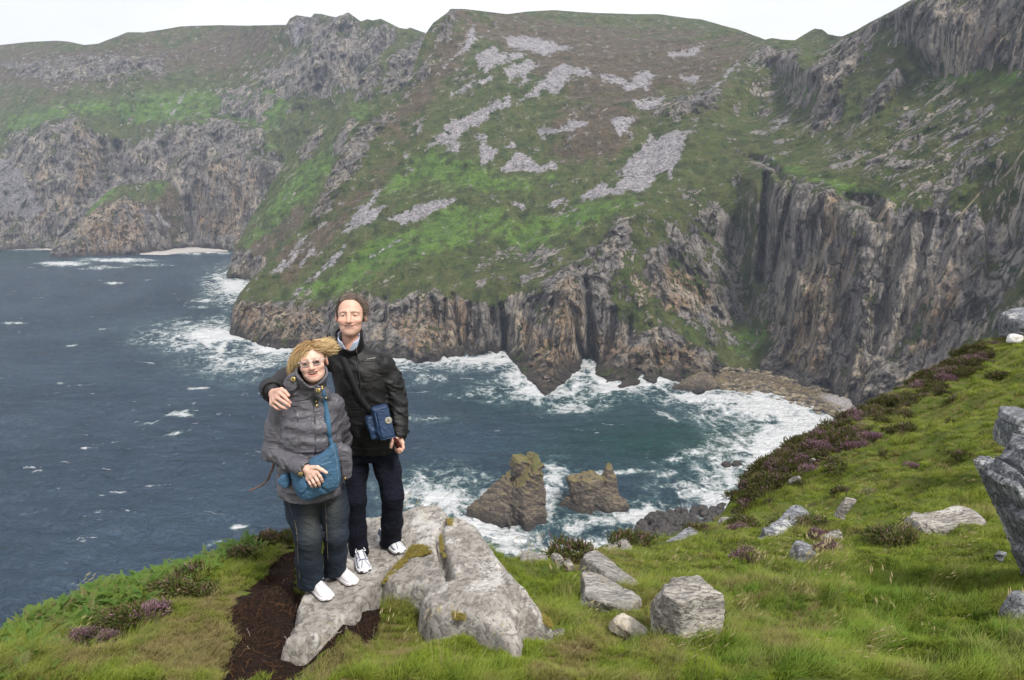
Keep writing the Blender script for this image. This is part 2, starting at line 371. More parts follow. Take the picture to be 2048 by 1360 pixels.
def paint(px, py, items, soft=6.0):
    """1 inside polygons, fading over soft px; items: polygons or (polyline, half width)"""
    m = np.zeros(px.shape)
    for it in items:
        if len(it) == 2 and np.isscalar(it[1]):
            line, w = it; p = np.asarray(line, float); bb = w+soft*2
            s = (px > p[:, 0].min()-bb) & (px < p[:, 0].max()+bb) & (py > p[:, 1].min()-bb) & (py < p[:, 1].max()+bb)
            if s.any(): m[s] = np.maximum(m[s], smooth(w+soft, w-soft, seg_d(px[s], py[s], line)))
        else:
            p = np.asarray(it, float); bb = soft*2
            s = (px > p[:, 0].min()-bb) & (px < p[:, 0].max()+bb) & (py > p[:, 1].min()-bb) & (py < p[:, 1].max()+bb)
            if s.any(): m[s] = np.maximum(m[s], smooth(-soft, soft, poly_sd(px[s], py[s], p)))
    return m
def terrain(name, xs, top, bot, ctrl, nrow, masks, dents=(), amp_rock=1.0, amp_turf=1.0, back=(400, 60), sky_damp=10, pad=40, seed=0, scl=1.0):
    """hillside between a shoreline and a skyline, depth from control points, with real relief from noise and clefts"""
    xs = np.asarray(xs, float); t = np.linspace(0, 1, nrow)[:, None]
    yt, yb = lut(top)(xs)[None], lut(bot)(xs)[None]
    py = yb+(yt-yb)*t; px = np.broadcast_to(xs[None], py.shape).copy()
    c = np.asarray(ctrl, float); Y = np.exp(tps(c[:, :2], np.log(c[:, 2]), 2e-3)(px, py))
    A = {k: paint(px, py, v[0], v[1]) for k, v in masks.items()}
    if name == 'middle_mountain': A['rock'] = np.maximum(A['rock'], 0.50*paint(px, py, ROCK_MID, 40))
    for k in ('scree', 'rock', 'lush', 'brown', 'warm', 'path'): A.setdefault(k, np.zeros(px.shape))
    P = W(px, py, Y)
    ridge = fbm(P, np.array([1/55, 1/55, 1/150])/scl, 5, 0.55, seed+3, True); ridge2 = fbm(P, np.array([1/16, 1/16, 1/50])/scl, 4, 0.55, seed+9, True)
    turf = fbm(P, np.array([1/90, 1/90, 1/90])/scl, 5, 0.5, seed+21); fine = fbm(P, np.array([1/14, 1/14, 1/14])/scl, 4, 0.6, seed+31)
    damp = smooth(0, sky_damp, py-yt)*0.85+0.15
    rk = np.clip(A['rock'], 0, 1)
    but = fbm(P, np.array([1/30, 1/30, 1/170])/scl, 3, 0.5, seed+41, True)
    D = -rk*amp_rock*scl*(ridge*24+but*16+ridge2*9+fine*3.0) - (1-rk)*amp_turf*scl*(turf*26+fine*4.5+4*fbm(P @ rotm(0, 0, 0.6), np.array([1/14, 1/40, 1/40])/scl, 3, 0.55, seed+51))
    for line, w, d in dents: D = D+d*np.exp(-(seg_d(px, py, line)/w)**2)*(0.75+0.5*fine)
    D = D*damp
    dirn = P-np.array([0, 0, H]); hl = np.linalg.norm(dirn[..., :2], axis=-1, keepdims=True)
    # push along the horizontal line of sight, so rows keep their height
    P[..., :2] += dirn[..., :2]/hl*D[..., None]; P[..., 2] += -0.12*D
    # back of the hill
    rows = [P]; last = P[-1]
    for k in range(1, 7):
        q = last.copy(); q[:, :2] += dirn[-1, :, :2]/hl[-1]*back[0]*(k/6.0); q[:, 2] += -back[1]*(k/6.0)**1.5-4*k
        rows.append(q[None])
    foot = P[0].copy(); foot[:, 2] = np.minimum(foot[:, 2], 0)-8; foot[:, 1] += 2
    rows.insert(0, foot[None])
    V = np.concatenate(rows, 0); nr, nc = V.shape[:2]
    at = {k: np.concatenate([a[:1], a]+[a[-1:]]*6, 0).ravel() for k, a in A.items()}
    o = mk(name, V.reshape(-1, 3), grid_faces(nr, nc), M_COAST, attrs=at); o['kind'] = 'structure'
    return o

# ---------------------------------------------------------------- main hillside (middle mountain and the right-hand cliffs)
TOP_BC = [(440,690),(460,662),(466,618),(480,590),(501,563),(530,532),(560,503),(590,468),(612,446),(640,392),(667,331),(700,264),(735,228),(760,205),(790,190),(805,181),(822,150),(835,112),(851,68),(866,46),(880,36),(894,26),(901,18),(929,18),(965,22),(1014,28),(1053,23),(1109,20),(1194,26),(1265,28),(1318,28),(1373,36),(1400,38),(1436,48),(1476,59),(1506,70),(1530,79),(1544,76),(1565,79),(1590,80),(1609,68),(1629,57),(1644,58),(1656,68),(1679,72),(1686,72),(1715,59),(1741,44),(1778,25),(1822,0),(1900,-50),(2048,-125),(2250,-190)]
BOT_BC = [(440,700),(460,668),(490,672),(530,690),(580,694),(640,697),(720,708),(790,717),(850,714),(900,714),(950,722),(985,715),(1005,708),(1020,712),(1035,728),(1055,757),(1090,777),(1125,762),(1150,742),(1172,732),(1188,738),(1190,752),(1205,768),(1240,772),(1290,762),(1350,758),(1375,772),(1405,784),(1440,775),(1447,752),(1480,748),(1540,757),(1620,779),(1690,800),(1722,806),(1726,835),(1800,900),(2250,980)]
CT_BC = [(480,590,830),(501,565,850),(560,505,905),(612,450,960),(640,395,1005),(667,335,1065),(700,268,1130),(760,210,1215),(830,140,1300),(851,70,1380),(901,20,1470),
 (465,665,806),(530,688,752),(640,695,738),(790,715,697),(900,712,702),(1005,706,720),(1055,755,630),(1090,775,598),(1125,760,620),(1172,728,690),(1190,750,640),(1240,770,605),(1290,760,622),(1350,756,628),(1405,782,590),(1447,750,636),(1540,756,630),(1620,778,594),(1690,800,562),(1722,806,540),(1800,880,480),(2048,940,420),
 (520,600,815),(640,590,795),(720,580,782),(860,570,752),(950,590,728),(1060,570,722),(1130,530,725),(1200,480,735),(1280,420,765),
 (700,450,905),(850,450,872),(1000,450,848),(1120,430,835),(1000,330,970),(850,330,1015),(1150,330,945),(1300,330,900),(900,200,1175),(1050,200,1140),(1200,200,1095),(1340,200,1050),
 (900,100,1340),(1000,100,1330),(1150,100,1340),(1300,100,1330),(1000,50,1500),(1109,24,1680),(1300,32,1680),(1436,52,1520),(1506,74,1350),
 (1440,167,1060),(1400,245,950),(1345,345,850),(1476,127,1110),(1520,90,1170),(1560,150,1080),(1500,220,1010),
 (1600,130,960),(1629,60,1250),(1590,82,1150),(1680,76,1000),(1640,200,890),(1700,150,860),(1800,110,810),(1800,14,845),(1950,100,715),(2048,100,660),(2048,0,690),(2048,-120,730),(1850,150,775),(1950,160,705),
 (1600,300,810),(1750,300,705),(1900,300,625),(2048,300,545),(1500,290,880),
 (1520,330,800),(1568,352,730),(1616,362,690),(1686,384,650),(1785,403,612),(1844,403,592),(1950,400,562),(2048,400,525),(1850,700,540),(1950,600,522),(2048,600,485),(2048,750,445),(1950,500,545),(1700,500,620),(1700,650,595),(1600,600,650),(1600,480,675),
 (1400,450,775),(1400,550,730),(1400,650,685),(1300,550,712),(1300,650,672),(1480,480,775),(1500,590,725),(1480,680,690),(1220,600,690),(1120,650,660)]
SCREE_BC = [[(948,52),(930,90),(905,118),(880,145),(893,128),(910,112),(935,100),(952,80)],
 [(955,105),(990,90),(998,108),(985,115),(1010,103),(1058,110),(1040,118),(1005,128),(985,140),(972,146),(955,128),(945,115)],
 [(1010,75),(1060,70),(1110,85),(1145,95),(1120,100),(1090,112),(1060,100),(1035,98),(1020,92)],
 [(905,187),(940,163),(965,155),(985,152),(970,168),(945,173),(930,182)],
 [(1010,140),(1020,160),(1035,150),(1045,160),(1028,182),(1040,170),(1060,165),(1055,148),(1075,130),(1060,120),(1040,125)],
 [(1035,205),(1055,185),(1090,155),(1120,128),(1150,138),(1170,140),(1195,150),(1175,155),(1145,152),(1130,165),(1115,185),(1085,182),(1075,190),(1050,200)],
 [(1195,150),(1230,150),(1260,165),(1270,145),(1295,140),(1310,152),(1290,175),(1255,180),(1235,168),(1210,163)],
 [(852,296),(880,270),(895,245),(935,228),(980,205),(1020,196),(1018,212),(985,222),(975,238),(940,255),(910,285),(888,290),(870,288)],
 [(888,303),(905,293),(920,290),(918,303),(905,306)],
 [(948,272),(980,265),(970,285),(975,290),(995,298),(990,315),(972,335),(960,330),(962,305),(955,280)],
 [(1005,295),(1030,278),(1033,295),(1015,298)],
 [(1000,346),(1015,325),(1030,305),(1045,305),(1060,315),(1075,330),(1090,325),(1113,322),(1110,338),(1075,345),(1040,342)],
 [(1075,270),(1080,258),(1100,255),(1110,262),(1140,245),(1165,240),(1172,252),(1150,262),(1120,262),(1090,275)],
 [(1222,243),(1245,235),(1270,238),(1258,255),(1240,275),(1230,262)],
 [(1265,203),(1300,195),(1320,200),(1330,190),(1322,210),(1290,225),(1275,218)],
 [(1405,232),(1390,250),(1365,270),(1355,258),(1330,268),(1300,265),(1295,285),(1265,310),(1252,320),(1245,350),(1225,375),(1205,362),(1190,375),(1165,390),(1155,406),(1175,398),(1205,395),(1250,380),(1280,388),(1300,370),(1315,352),(1330,345),(1342,362),(1345,340),(1358,320),(1365,300),(1380,265)],
 [(1035,405),(1050,400),(1054,415),(1045,425),(1030,412),(1020,405)],[(985,398),(995,396),(1002,403),(995,408)],
 [(683,465),(710,430),(735,405),(760,378),(750,400),(735,420),(765,410),(775,412),(765,425),(745,445),(760,452),(720,450),(700,462)],
 [(762,440),(790,428),(815,420),(850,405),(880,398),(918,396),(910,405),(880,415),(850,435),(830,442),(808,455),(795,445),(775,443)],
 [(830,262),(838,245),(845,243),(842,258),(835,268)],[(806,345),(820,335),(824,338),(812,350)],
 [(620,560),(650,530),(672,505),(690,485),(690,495),(680,520),(655,540),(630,556),(612,570)],
 [(580,600),(590,585),(598,580),(592,592)],[(1330,110),(1370,100),(1398,92),(1390,108),(1350,115)],[(1360,150),(1400,152),(1390,162),(1365,160)],
 [(1080,415),(1100,410),(1125,395),(1132,400),(1110,415),(1090,420)],[(1545,255),(1570,238),(1580,232),(1575,245),(1555,260)]]
STREAK_BC = [([(545,545),(580,510),(615,470),(650,445)],2.5),([(560,540),(590,512)],2.5),([(600,530),(625,500)],2),([(740,515),(775,495),(800,480)],2.2),([(1440,167),(1410,195),(1385,205)],3),([(1475,125),(1450,152)],2.5),([(1880,500),(1920,450),(1960,420)],2.2),([(1990,210),(1940,255),(1905,290)],2)]
ROCK_MID = [[(1270,440),(1330,400),(1400,380),(1470,420),(1530,400),(1535,560),(1560,620),(1545,690),(1470,640),(1450,700),(1350,650),(1240,640),(1210,560)],[(960,500),(1060,470),(1140,480),(1160,540),(1060,580),(960,580)],[(1700,200),(1900,160),(1980,200),(2040,330),(1940,420),(1800,390),(1650,330)],[(1480,120),(1600,150),(1650,260),(1560,300),(1480,230)],[(1950,390),(2048,330),(2260,330),(2260,700),(1940,680)]]
ROCK_BC = [[(440,720),(462,618),(478,598),(560,606),(640,602),(720,590),(800,602),(860,580),(900,585),(950,602),(1000,610),(1060,578),(1110,545),(1150,520),(1190,520),(1215,560),(1230,600),(1240,640),(1280,660),(1330,640),(1400,690),(1450,720),(1450,800),(1000,800)],
 [(1170,500),(1200,470),(1240,440),(1270,430),(1262,480),(1240,540),(1225,590),(1195,560)],
 [(1290,500),(1330,470),(1400,480),(1410,520),(1440,560),(1480,600),(1500,640),(1480,660),(1400,640),(1330,600),(1290,560)],
 [(1390,400),(1440,410),(1470,450),(1440,480),(1400,460)],
 [(1470,296),(1520,313),(1565,345),(1535,350),(1505,330)],
 [(1530,380),(1568,352),(1616,363),(1686,384),(1741,393),(1785,402),(1795,430),(1850,415),(1870,370),(1920,380),(1905,420),(1960,400),(1980,500),(1970,600),(1930,690),(1800,800),(1740,860),(1500,760),(1545,680),(1560,600),(1525,560),(1530,470)],
 [(1590,160),(1640,110),(1715,62),(1822,2),(2048,-130),(2250,-190),(2250,140),(2048,130),(1960,145),(1890,150),(1850,120),(1800,80),(1790,40),(1750,60),(1740,110),(1700,150),(1685,175),(1640,190)],
 [(1620,245),(1650,160),(1672,155),(1690,200),(1685,240),(1650,260),(1615,280)],[(1740,225),(1760,170),(1790,135),(1820,150),(1790,190),(1770,220)],
 [(1490,118),(1530,90),(1600,105),(1590,140),(1570,150),(1540,125)],
 [(1310,225),(1340,200),(1390,180),(1440,175),(1440,220),(1400,230),(1360,235)],
 [(600,440),(640,380),(700,270),(735,240),(790,225),(770,260),(740,290),(720,330),(680,390),(640,440)],
 [(790,200),(815,165),(860,110),(868,130),(850,160),(815,195)],[(870,60),(900,20),(912,30),(905,70),(870,90)],[(900,160),(930,140),(950,150),(920,175)]]
LUSH_BC = [[(560,600),(620,560),(690,520),(760,470),(830,450),(920,400),(980,410),(1040,450),(1070,430),(1130,410),(1280,385),(1270,410),(1180,450),(1100,490),(1060,520),(1000,500),(940,500),(860,520),(760,540),(660,590)],
 [(830,305),(870,290),(900,310),(960,330),(1000,345),(1060,350),(1120,340),(1130,365),(1060,390),(1000,395),(940,380),(840,390),(740,400),(780,350)],
 [(1450,690),(1500,650),(1540,620),(1545,690),(1500,720),(1460,720)],[(1830,170),(1900,150),(2048,140),(2048,170),(1880,185)],[(1570,200),(1620,130),(1640,150),(1610,200)],[(1500,300),(1570,345),(1690,385),(1840,400),(1830,385),(1700,365),(1600,340)],[(1000,850),(1001,851),(1002,850)]]
BROWN_BC = [[(900,20),(1530,80),(1440,160),(1330,190),(1280,240),(1180,210),(1060,130),(980,90),(930,60)],[(780,230),(830,170),(900,60),(950,60),(930,110),(900,150),(850,210),(770,280)],[(1100,240),(1250,180),(1300,250),(1200,330),(1100,310)],[(560,520),(640,450),(740,360),(800,260),(830,270),(760,370),(660,480),(580,560)]]
WARM_BC = [[(1125,545),(1150,525),(1165,600),(1150,680),(1110,700),(1105,620)],[(1040,640),(1190,720),(1150,790),(1060,770)],[(780,640),(900,580),(960,600),(950,690),(830,700)],[(470,600),(560,610),(640,620),(640,690),(470,670)],[(1170,640),(1260,690),(1380,680),(1420,760),(1200,770)],
 [(1640,385),(1690,390),(1690,480),(1640,500)],[(1740,395),(1790,405),(1780,460),(1740,440)],[(1620,520),(1720,470),(1700,600),(1640,740),(1570,720)],[(1850,560),(1960,420),(1950,560),(1870,700),(1800,720)],[(1260,560),(1330,520),(1420,560),(1430,600),(1300,640)],[(1930,40),(2000,10),(2010,110),(1940,120)],[(1620,250),(1660,170),(1680,200),(1650,250)]]
DENT_BC = [([(1010,640),(1008,700)],7,30),([(1000,610),(1005,660)],5,10),([(905,590),(918,690)],6,14),([(868,600),(875,690)],5,7),([(960,640),(940,700)],4,7),([(1172,560),(1178,640),(1186,725)],8,26),([(1140,610),(1160,700),(1176,730)],6,18),([(655,600),(650,690)],8,14),([(575,610),(560,680)],7,10),([(520,620),(512,680)],6,8),([(1228,620),(1205,730)],8,14),
 ([(1532,350),(1528,450),(1522,560)],8,42),([(1500,312),(1545,330),(1560,350)],9,26),([(1585,365),(1560,480),(1545,560)],6,18),([(1695,396),(1750,408),(1745,430)],13,26),([(1640,400),(1650,470),(1630,560)],6,10),([(1655,440),(1665,520)],9,14),([(1760,620),(1745,700)],9,12),([(1690,520),(1670,620)],8,10),([(1800,500),(1760,640)],10,8),([(1860,440),(1810,640)],9,9),([(1740,790),(1735,805)],8,12),([(1660,770),(1665,785)],6,10),
 ([(1560,430),(1600,560),(1610,640)],9,-10),([(1600,420),(1580,520),(1560,640)],8,-9),([(1640,560),(1640,700),(1600,760)],14,-10),([(1740,520),(1720,640),(1710,760)],16,-10),
 ([(1135,545),(1120,650),(1090,770)],16,-20),([(1240,620),(1215,700),(1210,765)],14,-12),([(960,610),(965,700)],14,-8),([(830,610),(840,700)],16,-8),([(610,610),(605,690)],14,-7),([(1390,690),(1400,775)],14,-14),
 ([(540,615),(535,685)],5,12),([(600,610),(592,690)],5,10),([(690,600),(700,700)],6,12),([(730,590),(735,700)],5,8),([(770,600),(765,710)],7,14),([(835,600),(822,710)],5,10),([(890,600),(885,712)],5,12),([(935,610),(930,715)],5,10),([(985,620),(978,710)],5,10),([(1060,600),(1050,720)],5,8),([(1105,600),(1098,740)],4,8),([(1260,640),(1255,760)],6,9),([(1300,650),(1320,755)],5,9),([(1360,690),(1365,760)],5,10),([(1420,690),(1432,745)],7,12),([(1580,560),(1575,700)],5,9),([(1625,600),(1612,740)],5,10),([(1700,600),(1695,740)],6,10),([(1775,540),(1770,640)],6,9),([(1330,500),(1310,600),(1290,700)],12,-8),([(1400,500),(1440,600)],10,8),([(1050,440),(1055,520)],18,16),([(1480,380),(1470,500),(1490,620)],20,22),([(1790,40),(1830,110),(1870,150)],10,16),([(1700,150),(1690,180)],9,8),([(1650,165),(1640,240)],14,-14),([(1790,150),(1750,210)],14,-12),([(1690,110),(1640,160)],12,-10)]
xs = np.r_[np.arange(440, 2060, 2.05), np.linspace(2062, 2250, 30)]
terrain('middle_mountain', xs, TOP_BC, BOT_BC, CT_BC, 360,
        {'scree': (SCREE_BC+STREAK_BC, 9.0), 'rock': (ROCK_BC, 16.0), 'lush': (LUSH_BC, 26.0), 'brown': (BROWN_BC, 40.0), 'warm': (WARM_BC, 22.0), 'path': ([([(2060,285),(2040,310),(2025,335),(2000,360)],1.6),([(1960,385),(1930,420),(1895,465),(1870,500)],1.3)], 1.3)}, DENT_BC, seed=1)
# ---------------------------------------------------------------- spur beyond it
TOP_S = [(450,560),(455,546),(463,512),(470,495),(485,470),(500,440),(530,390),(548,360),(565,335),(600,288),(640,245),(680,198),(720,148),(760,108),(800,75),(830,60),(851,66),(870,90),(900,160)]
BOT_S = [(450,562),(455,554),(480,562),(501,568),(540,580),(640,600),(760,420),(900,260)]
CT_S = [(455,550,1215),(480,560,1190),(505,567,1180),(470,500,1255),(500,443,1310),(565,338,1410),(640,250,1490),(720,150,1620),(800,78,1740),(851,68,1770),(560,470,1210),(600,440,1210),(660,350,1290),(700,260,1370),(800,180,1520),(560,560,1120),(640,600,1060),(760,400,1250),(870,250,1450)]
terrain('far_spur', np.arange(450, 900, 2.0), TOP_S, BOT_S, CT_S, 170,
        {'rock': ([[(450,570),(462,505),(480,495),(500,500),(540,520),(560,560),(560,600)],[(780,110),(851,70),(870,100),(810,180),(760,190)],[(700,170),(760,110),(770,150),(720,210)],[(600,300),(640,250),(650,270),(610,330)],[(660,300),(700,230),(720,250),(680,310)]], 12), 'lush': ([[(490,480),(540,400),(600,320),(680,260),(720,200),(750,220),(700,290),(640,370),(560,480),(510,530)]], 25), 'brown': ([[(480,520),(600,400),(620,420),(520,540)]], 15), 'scree': ([([(590,85),(600,60)],2)], 3)},
        [([(480,500),(478,560)],5,14),([(500,515),(497,565)],5,10),([(820,80),(800,150)],10,18),([(760,130),(740,190)],10,-20)], seed=5, scl=1.3)
# ---------------------------------------------------------------- far mountain
TOP_A = [(-500,70),(-250,95),(0,90),(62,83),(111,81),(136,83),(169,90),(198,87),(212,81),(230,75),(255,65),(288,65),(329,58),(362,52),(436,50),(494,51),(572,50),(580,37),(593,30),(622,35),(628,27),(642,28),(671,35),(685,31),(696,25),(722,43),(735,38),(745,41),(762,38),(799,56),(813,58),(820,55),(851,66),(920,100)]
BOT_A = [(-500,498),(0,500),(90,497),(140,500),(230,508),(300,505),(330,500),(372,494),(420,497),(450,502),(500,508),(700,520),(920,540)]
CT_A = [(-500,498,1625),(-250,300,1850),(-250,110,2350),(-500,300,1850),(-500,80,2350),(0,500,1613),(90,497,1635),(230,506,1575),(300,505,1585),(372,494,1660),(420,497,1635),(470,503,1590),(100,380,1690),(100,250,1790),(300,330,1730),(300,200,1900),(210,300,1800),(430,330,1700),(550,320,1680),(450,200,1900),(600,200,1800),(0,92,2300),(250,67,2250),(450,52,2200),(580,40,2020),(700,27,1950),(760,40,1900),(851,68,1880),(0,380,1710),(0,250,1870),(550,480,1620),(150,440,1660),(380,420,1690),(480,420,1650),(800,300,1750),(900,500,1600)]
terrain('far_mountain', np.r_[np.linspace(-500, -8, 70), np.arange(-4, 920, 2.4)], TOP_A, BOT_A, CT_A, 230,
        {'rock': ([[(-500,520),(-500,380),(0,320),(20,270),(90,250),(150,230),(190,270),(230,290),(330,260),(400,240),(450,230),(520,260),(540,290),(500,310),(560,305),(570,340),(520,420),(480,520)],[(430,180),(500,170),(560,200),(520,240),(450,230)],[(500,150),(570,110),(640,80),(700,60),(790,60),(800,140),(720,170),(640,200),(560,190)],[(570,55),(600,30),(720,40),(700,80),(600,90)],[(0,130),(200,110),(330,120),(330,150),(100,170)]], 22),
         'lush': ([[(0,230),(140,200),(260,190),(440,170),(600,190),(560,260),(440,240),(300,250),(150,230),(0,280)],[(400,330),(500,290),(560,290),(500,310),(420,350)],[(200,360),(225,330),(235,370),(170,440),(150,440)],[(10,440),(40,430),(30,490),(0,490)]], 22),
         'brown': ([[(-500,70),(0,95),(200,90),(450,55),(580,50),(560,130),(300,150),(0,190),(-500,200)]], 60), 'warm': ([[(140,240),(175,240),(205,310),(180,380),(130,440),(110,420),(150,330)],[(60,350),(90,330),(100,430),(80,440)],[(370,350),(470,310),(520,350),(480,480),(400,470)]], 14),
         'scree': ([[(585,45),(615,38),(605,70),(590,90),(585,75)],[(-60,300),(10,320),(40,340),(70,390),(90,420),(60,440),(0,420),(-80,400)],([(375,175),(345,230)],2.2)], 6)},
        [([(205,290),(212,370)],12,60),([(235,290),(240,370)],10,45),([(430,270),(440,290)],9,40),([(375,400),(380,480)],7,26),([(520,310),(560,320)],10,26),([(400,340),(395,420)],8,16),([(330,290),(330,340)],8,20),([(160,250),(170,340),(140,440)],14,-30),([(440,330),(430,420),(440,480)],16,-20),([(690,35),(640,120),(600,200)],18,-30),([(600,40),(560,150)],14,25),([(760,45),(720,130)],12,-22),([(250,80),(260,200)],30,-25),([(100,100),(120,220)],30,20)], seed=8, scl=1.6)
# ---------------------------------------------------------------- headland under the far mountain
TOP_H = [(88,528),(95,520),(100,503),(110,488),(130,470),(150,450),(170,430),(185,412),(205,392),(225,377),(240,370),(262,368),(285,366),(305,361),(325,359),(345,364),(356,378),(362,400),(368,440),(374,485),(380,500)]
BOT_H = [(88,529),(95,525),(130,524),(160,520),(200,517),(250,515),(300,508),(340,501),(374,495),(380,501)]
CT_H = [(95,522,1490),(130,522,1480),(200,516,1510),(300,507,1555),(374,495,1650),(110,490,1520),(150,452,1560),(225,378,1640),(260,440,1575),(320,361,1680),(350,420,1650),(200,450,1545),(360,470,1655)]
terrain('far_headland', np.arange(88, 380, 1.6), TOP_H, BOT_H, CT_H, 90,
        {'rock': ([[(80,540),(90,500),(150,448),(200,410),(260,395),(300,420),(350,470),(340,520)]], 10), 'warm': ([[(150,430),(230,380),(280,400),(300,450),(270,500),(160,510)]], 12), 'lush': ([[(150,450),(235,340),(240,375),(200,410)],[(290,365),(340,362),(368,480),(345,470),(300,400)]], 8), 'brown': ([[(80,540),(380,490),(350,360)]], 30), 'scree': ([[(315,425),(340,450),(335,455),(312,432)]], 3)},
        [([(180,440),(200,510)],8,14),([(250,410),(260,500)],8,-14),([(130,475),(125,520)],6,-8),([(300,440),(310,500)],7,10)], seed=12, back=(140, 150), scl=0.9)

# ================================================================ sea
SHORE = [(x, y) for x, y in BOT_BC if x < 1445]+[(1500,782),(1560,793),(1620,808),(1660,828),(1700,846)]
def blob(px, py, L, noise=None):
    m = np.zeros(px.shape)
    for it in L:
        x, y, rx, ry, w = it[:5]; a = it[5] if len(it) > 5 else 0.0
        s = (np.abs(px-x) < 2.6*max(rx, ry)) & (np.abs(py-y) < 2.6*max(rx, ry))
        if s.any():
            dx, dy = px[s]-x, py[s]-y; ca, sa = math.cos(a), math.sin(a); u, v = (dx*ca+dy*sa)/rx, (-dx*sa+dy*ca)/ry
            m[s] = np.maximum(m[s], w*np.exp(-(u*u+v*v)))
    return m
def sea():
    xs = np.r_[np.linspace(-1500, -20, 60), np.arange(-16, 1760, 2.6), np.linspace(1765, 2600, 50)]
    ys = np.r_[np.array([330, 340, 360, 400, 440, 460, 475]), np.arange(484, 1300, 2.3), np.linspace(1310, 2600, 40)]
    ys = ys[ys > 336]
    px, py = np.meshgrid(xs, ys); Y = np.minimum(seaY(py), 9000); P = W(px, py, Y); P[..., 2] = 0
    X2 = P[..., :2]
    d = seg_d(px, py, SHORE)*np.where(py < 650, 1.3, 1.0)
    foam = np.maximum(0.95*np.exp(-(d/11.0)**2), 0.50*np.exp(-(d/34.0)**2))
    F = [(470,572,40,26,.95),(440,555,26,14,.6),(490,600,30,14,.5),(440,672,85,20,1.15),(545,695,60,14,1.2),(390,655,60,12,.55),(480,725,90,26,.55),(430,712,50,5,.6,-.2),
         (890,722,100,7,.8),(1000,722,34,9,.9),(1032,755,32,22,1.05),(1090,783,80,12,1.1),(1150,770,34,16,.8),(1225,777,60,9,1.1),(1320,765,34,7,.9),(1400,795,70,12,.95),(1150,815,40,10,.75),(1200,810,30,7,.5),(1330,830,30,6,.55,.5),(1290,800,40,6,.4),
         (1440,800,70,14,.85),(1540,812,90,28,1.2),(1610,850,70,30,1.35),(1570,880,95,34,1.35,-.25),(1520,915,50,22,1.0,-.5),(1470,815,80,7,1.0),(1455,960,36,34,.85),(1430,1000,40,28,.95),(1470,1010,30,26,1.0),(1400,905,60,8,.6,-.2),(1340,915,50,7,.5,-.15),
         (890,1000,60,36,1.15),(960,1050,60,24,1.25),(1020,1075,50,18,1.1),(850,985,60,22,.7),(920,960,50,14,.6),(1105,970,26,34,.85),(1100,1030,22,26,.75),(1265,1035,52,20,1.15),(1300,1065,40,26,1.3),(1350,1030,60,16,1.1),(1200,1045,60,12,.95),(1180,1090,90,22,.75),(1040,1100,80,16,.7),(1150,1060,40,10,.6),
         (1210,944,110,5,.75,-.03),(1120,935,40,5,.6),(1340,945,30,9,.6),(1350,970,50,10,.55),(1390,985,50,16,.6),(1180,800,60,16,.45),(860,760,50,12,.4),(850,840,60,10,.35),(940,790,60,8,.35),(1450,935,34,20,.7),
         (40,497,90,3.2,1.2),(125,527,45,4.5,1.2),(240,520,70,3.5,.95),(370,506,60,3,1.0),(430,505,40,3,.8),(200,535,60,4,.5),(300,530,60,3,.45),
         (350,865,26,3.5,.75,-.2),(300,845,22,3,.55,-.2),(365,830,20,5,.9),(355,825,30,3,.6,-.3),(480,1055,18,6,.7),(430,1085,20,3,.6,-.3),(410,600,40,4,.5),(400,615,24,3,.6),(210,660,20,2.5,.6,-.2),(30,647,26,1.8,.7),(230,567,18,2.5,.7),(145,690,16,2.5,.6,-.2),(120,767,10,2,.6),(205,990,8,2,.6)]
    foam = np.maximum(foam, np.maximum(blob(px, py, F), blob(px, py, [(f[0], f[1], f[2]*1.9, f[3]*1.9, f[4]*0.55)+tuple(f[5:]) for f in F if f[3] > 7])))
    teal = blob(px, py, [(1330,880,260,70,1.0),(1200,800,200,50,.7),(1050,800,200,60,.45),(900,1000,110,60,.6),(1150,1030,250,60,.5),(1450,960,90,60,.8),(30,510,120,14,.8),(470,590,40,40,.4)])
    sand = blob(px, py, [(1490,880,55,18,1.0,-.2),(1440,905,60,14,.5)])
    swell = fbm(np.stack([X2[..., 0]*0.8+X2[..., 1]*0.6, X2[..., 1]*0.45-X2[..., 0]*0.25, 0*px], -1), 1/38.0, 3, 0.5, 51)*4.2
    chop = fbm(np.stack([X2[..., 0]+X2[..., 1]*0.5, X2[..., 1]*0.6-X2[..., 0]*0.3, 0*px], -1), 1/9.0, 3, 0.55, 61)*2.0
    P[..., 2] = (swell+chop)*smooth(2600, 900, Y)+np.clip(foam, 0, 1)*0.5*fbm(P, 1/6.0, 3, 0.6, 71)
    # breaking roller that runs into the beach
    rol = np.exp(-(seg_d(px, py, [(1400,832),(1455,822),(1530,838)])/5)**2)*2.2
    P[..., 2] += rol
    t = NT('sea_water'); p = t.pos()
    fo = t.attr('foam'); 
    n1 = t.noise(t.mapping(p, (1, 0.75, 1), rot=(0, 0, 0.5)), 0.05, 6, 0.62, 1.5); n2 = t.noise(t.mapping(p, (1, 0.7, 1), rot=(0, 0, 0.3)), 0.30, 5, 0.7, 1.2)
    lace = t.voro(t.mix(0.25, p, t.noise(p, 0.08, 3, out='Color')), 0.16, 'DISTANCE_TO_EDGE'); lace = t.ramp(lace, 0.25, 0.0)
    gate = t.ramp(fo, 0.0, 0.35, lo=0.12); s = t.math('MULTIPLY', t.math('SUBTRACT', n1, 0.5), 2.2); s = t.math('ADD', s, t.math('MULTIPLY', t.math('SUBTRACT', n2, 0.5), 1.6)); s = t.math('ADD', s, t.math('MULTIPLY', lace, 0.22)); s = t.math('ADD', fo, t.math('MULTIPLY', s, gate))
    fm = t.ramp(s, 0.34, 1.0)
    veil = t.ramp(s, 0.06, 0.60, hi=0.55)
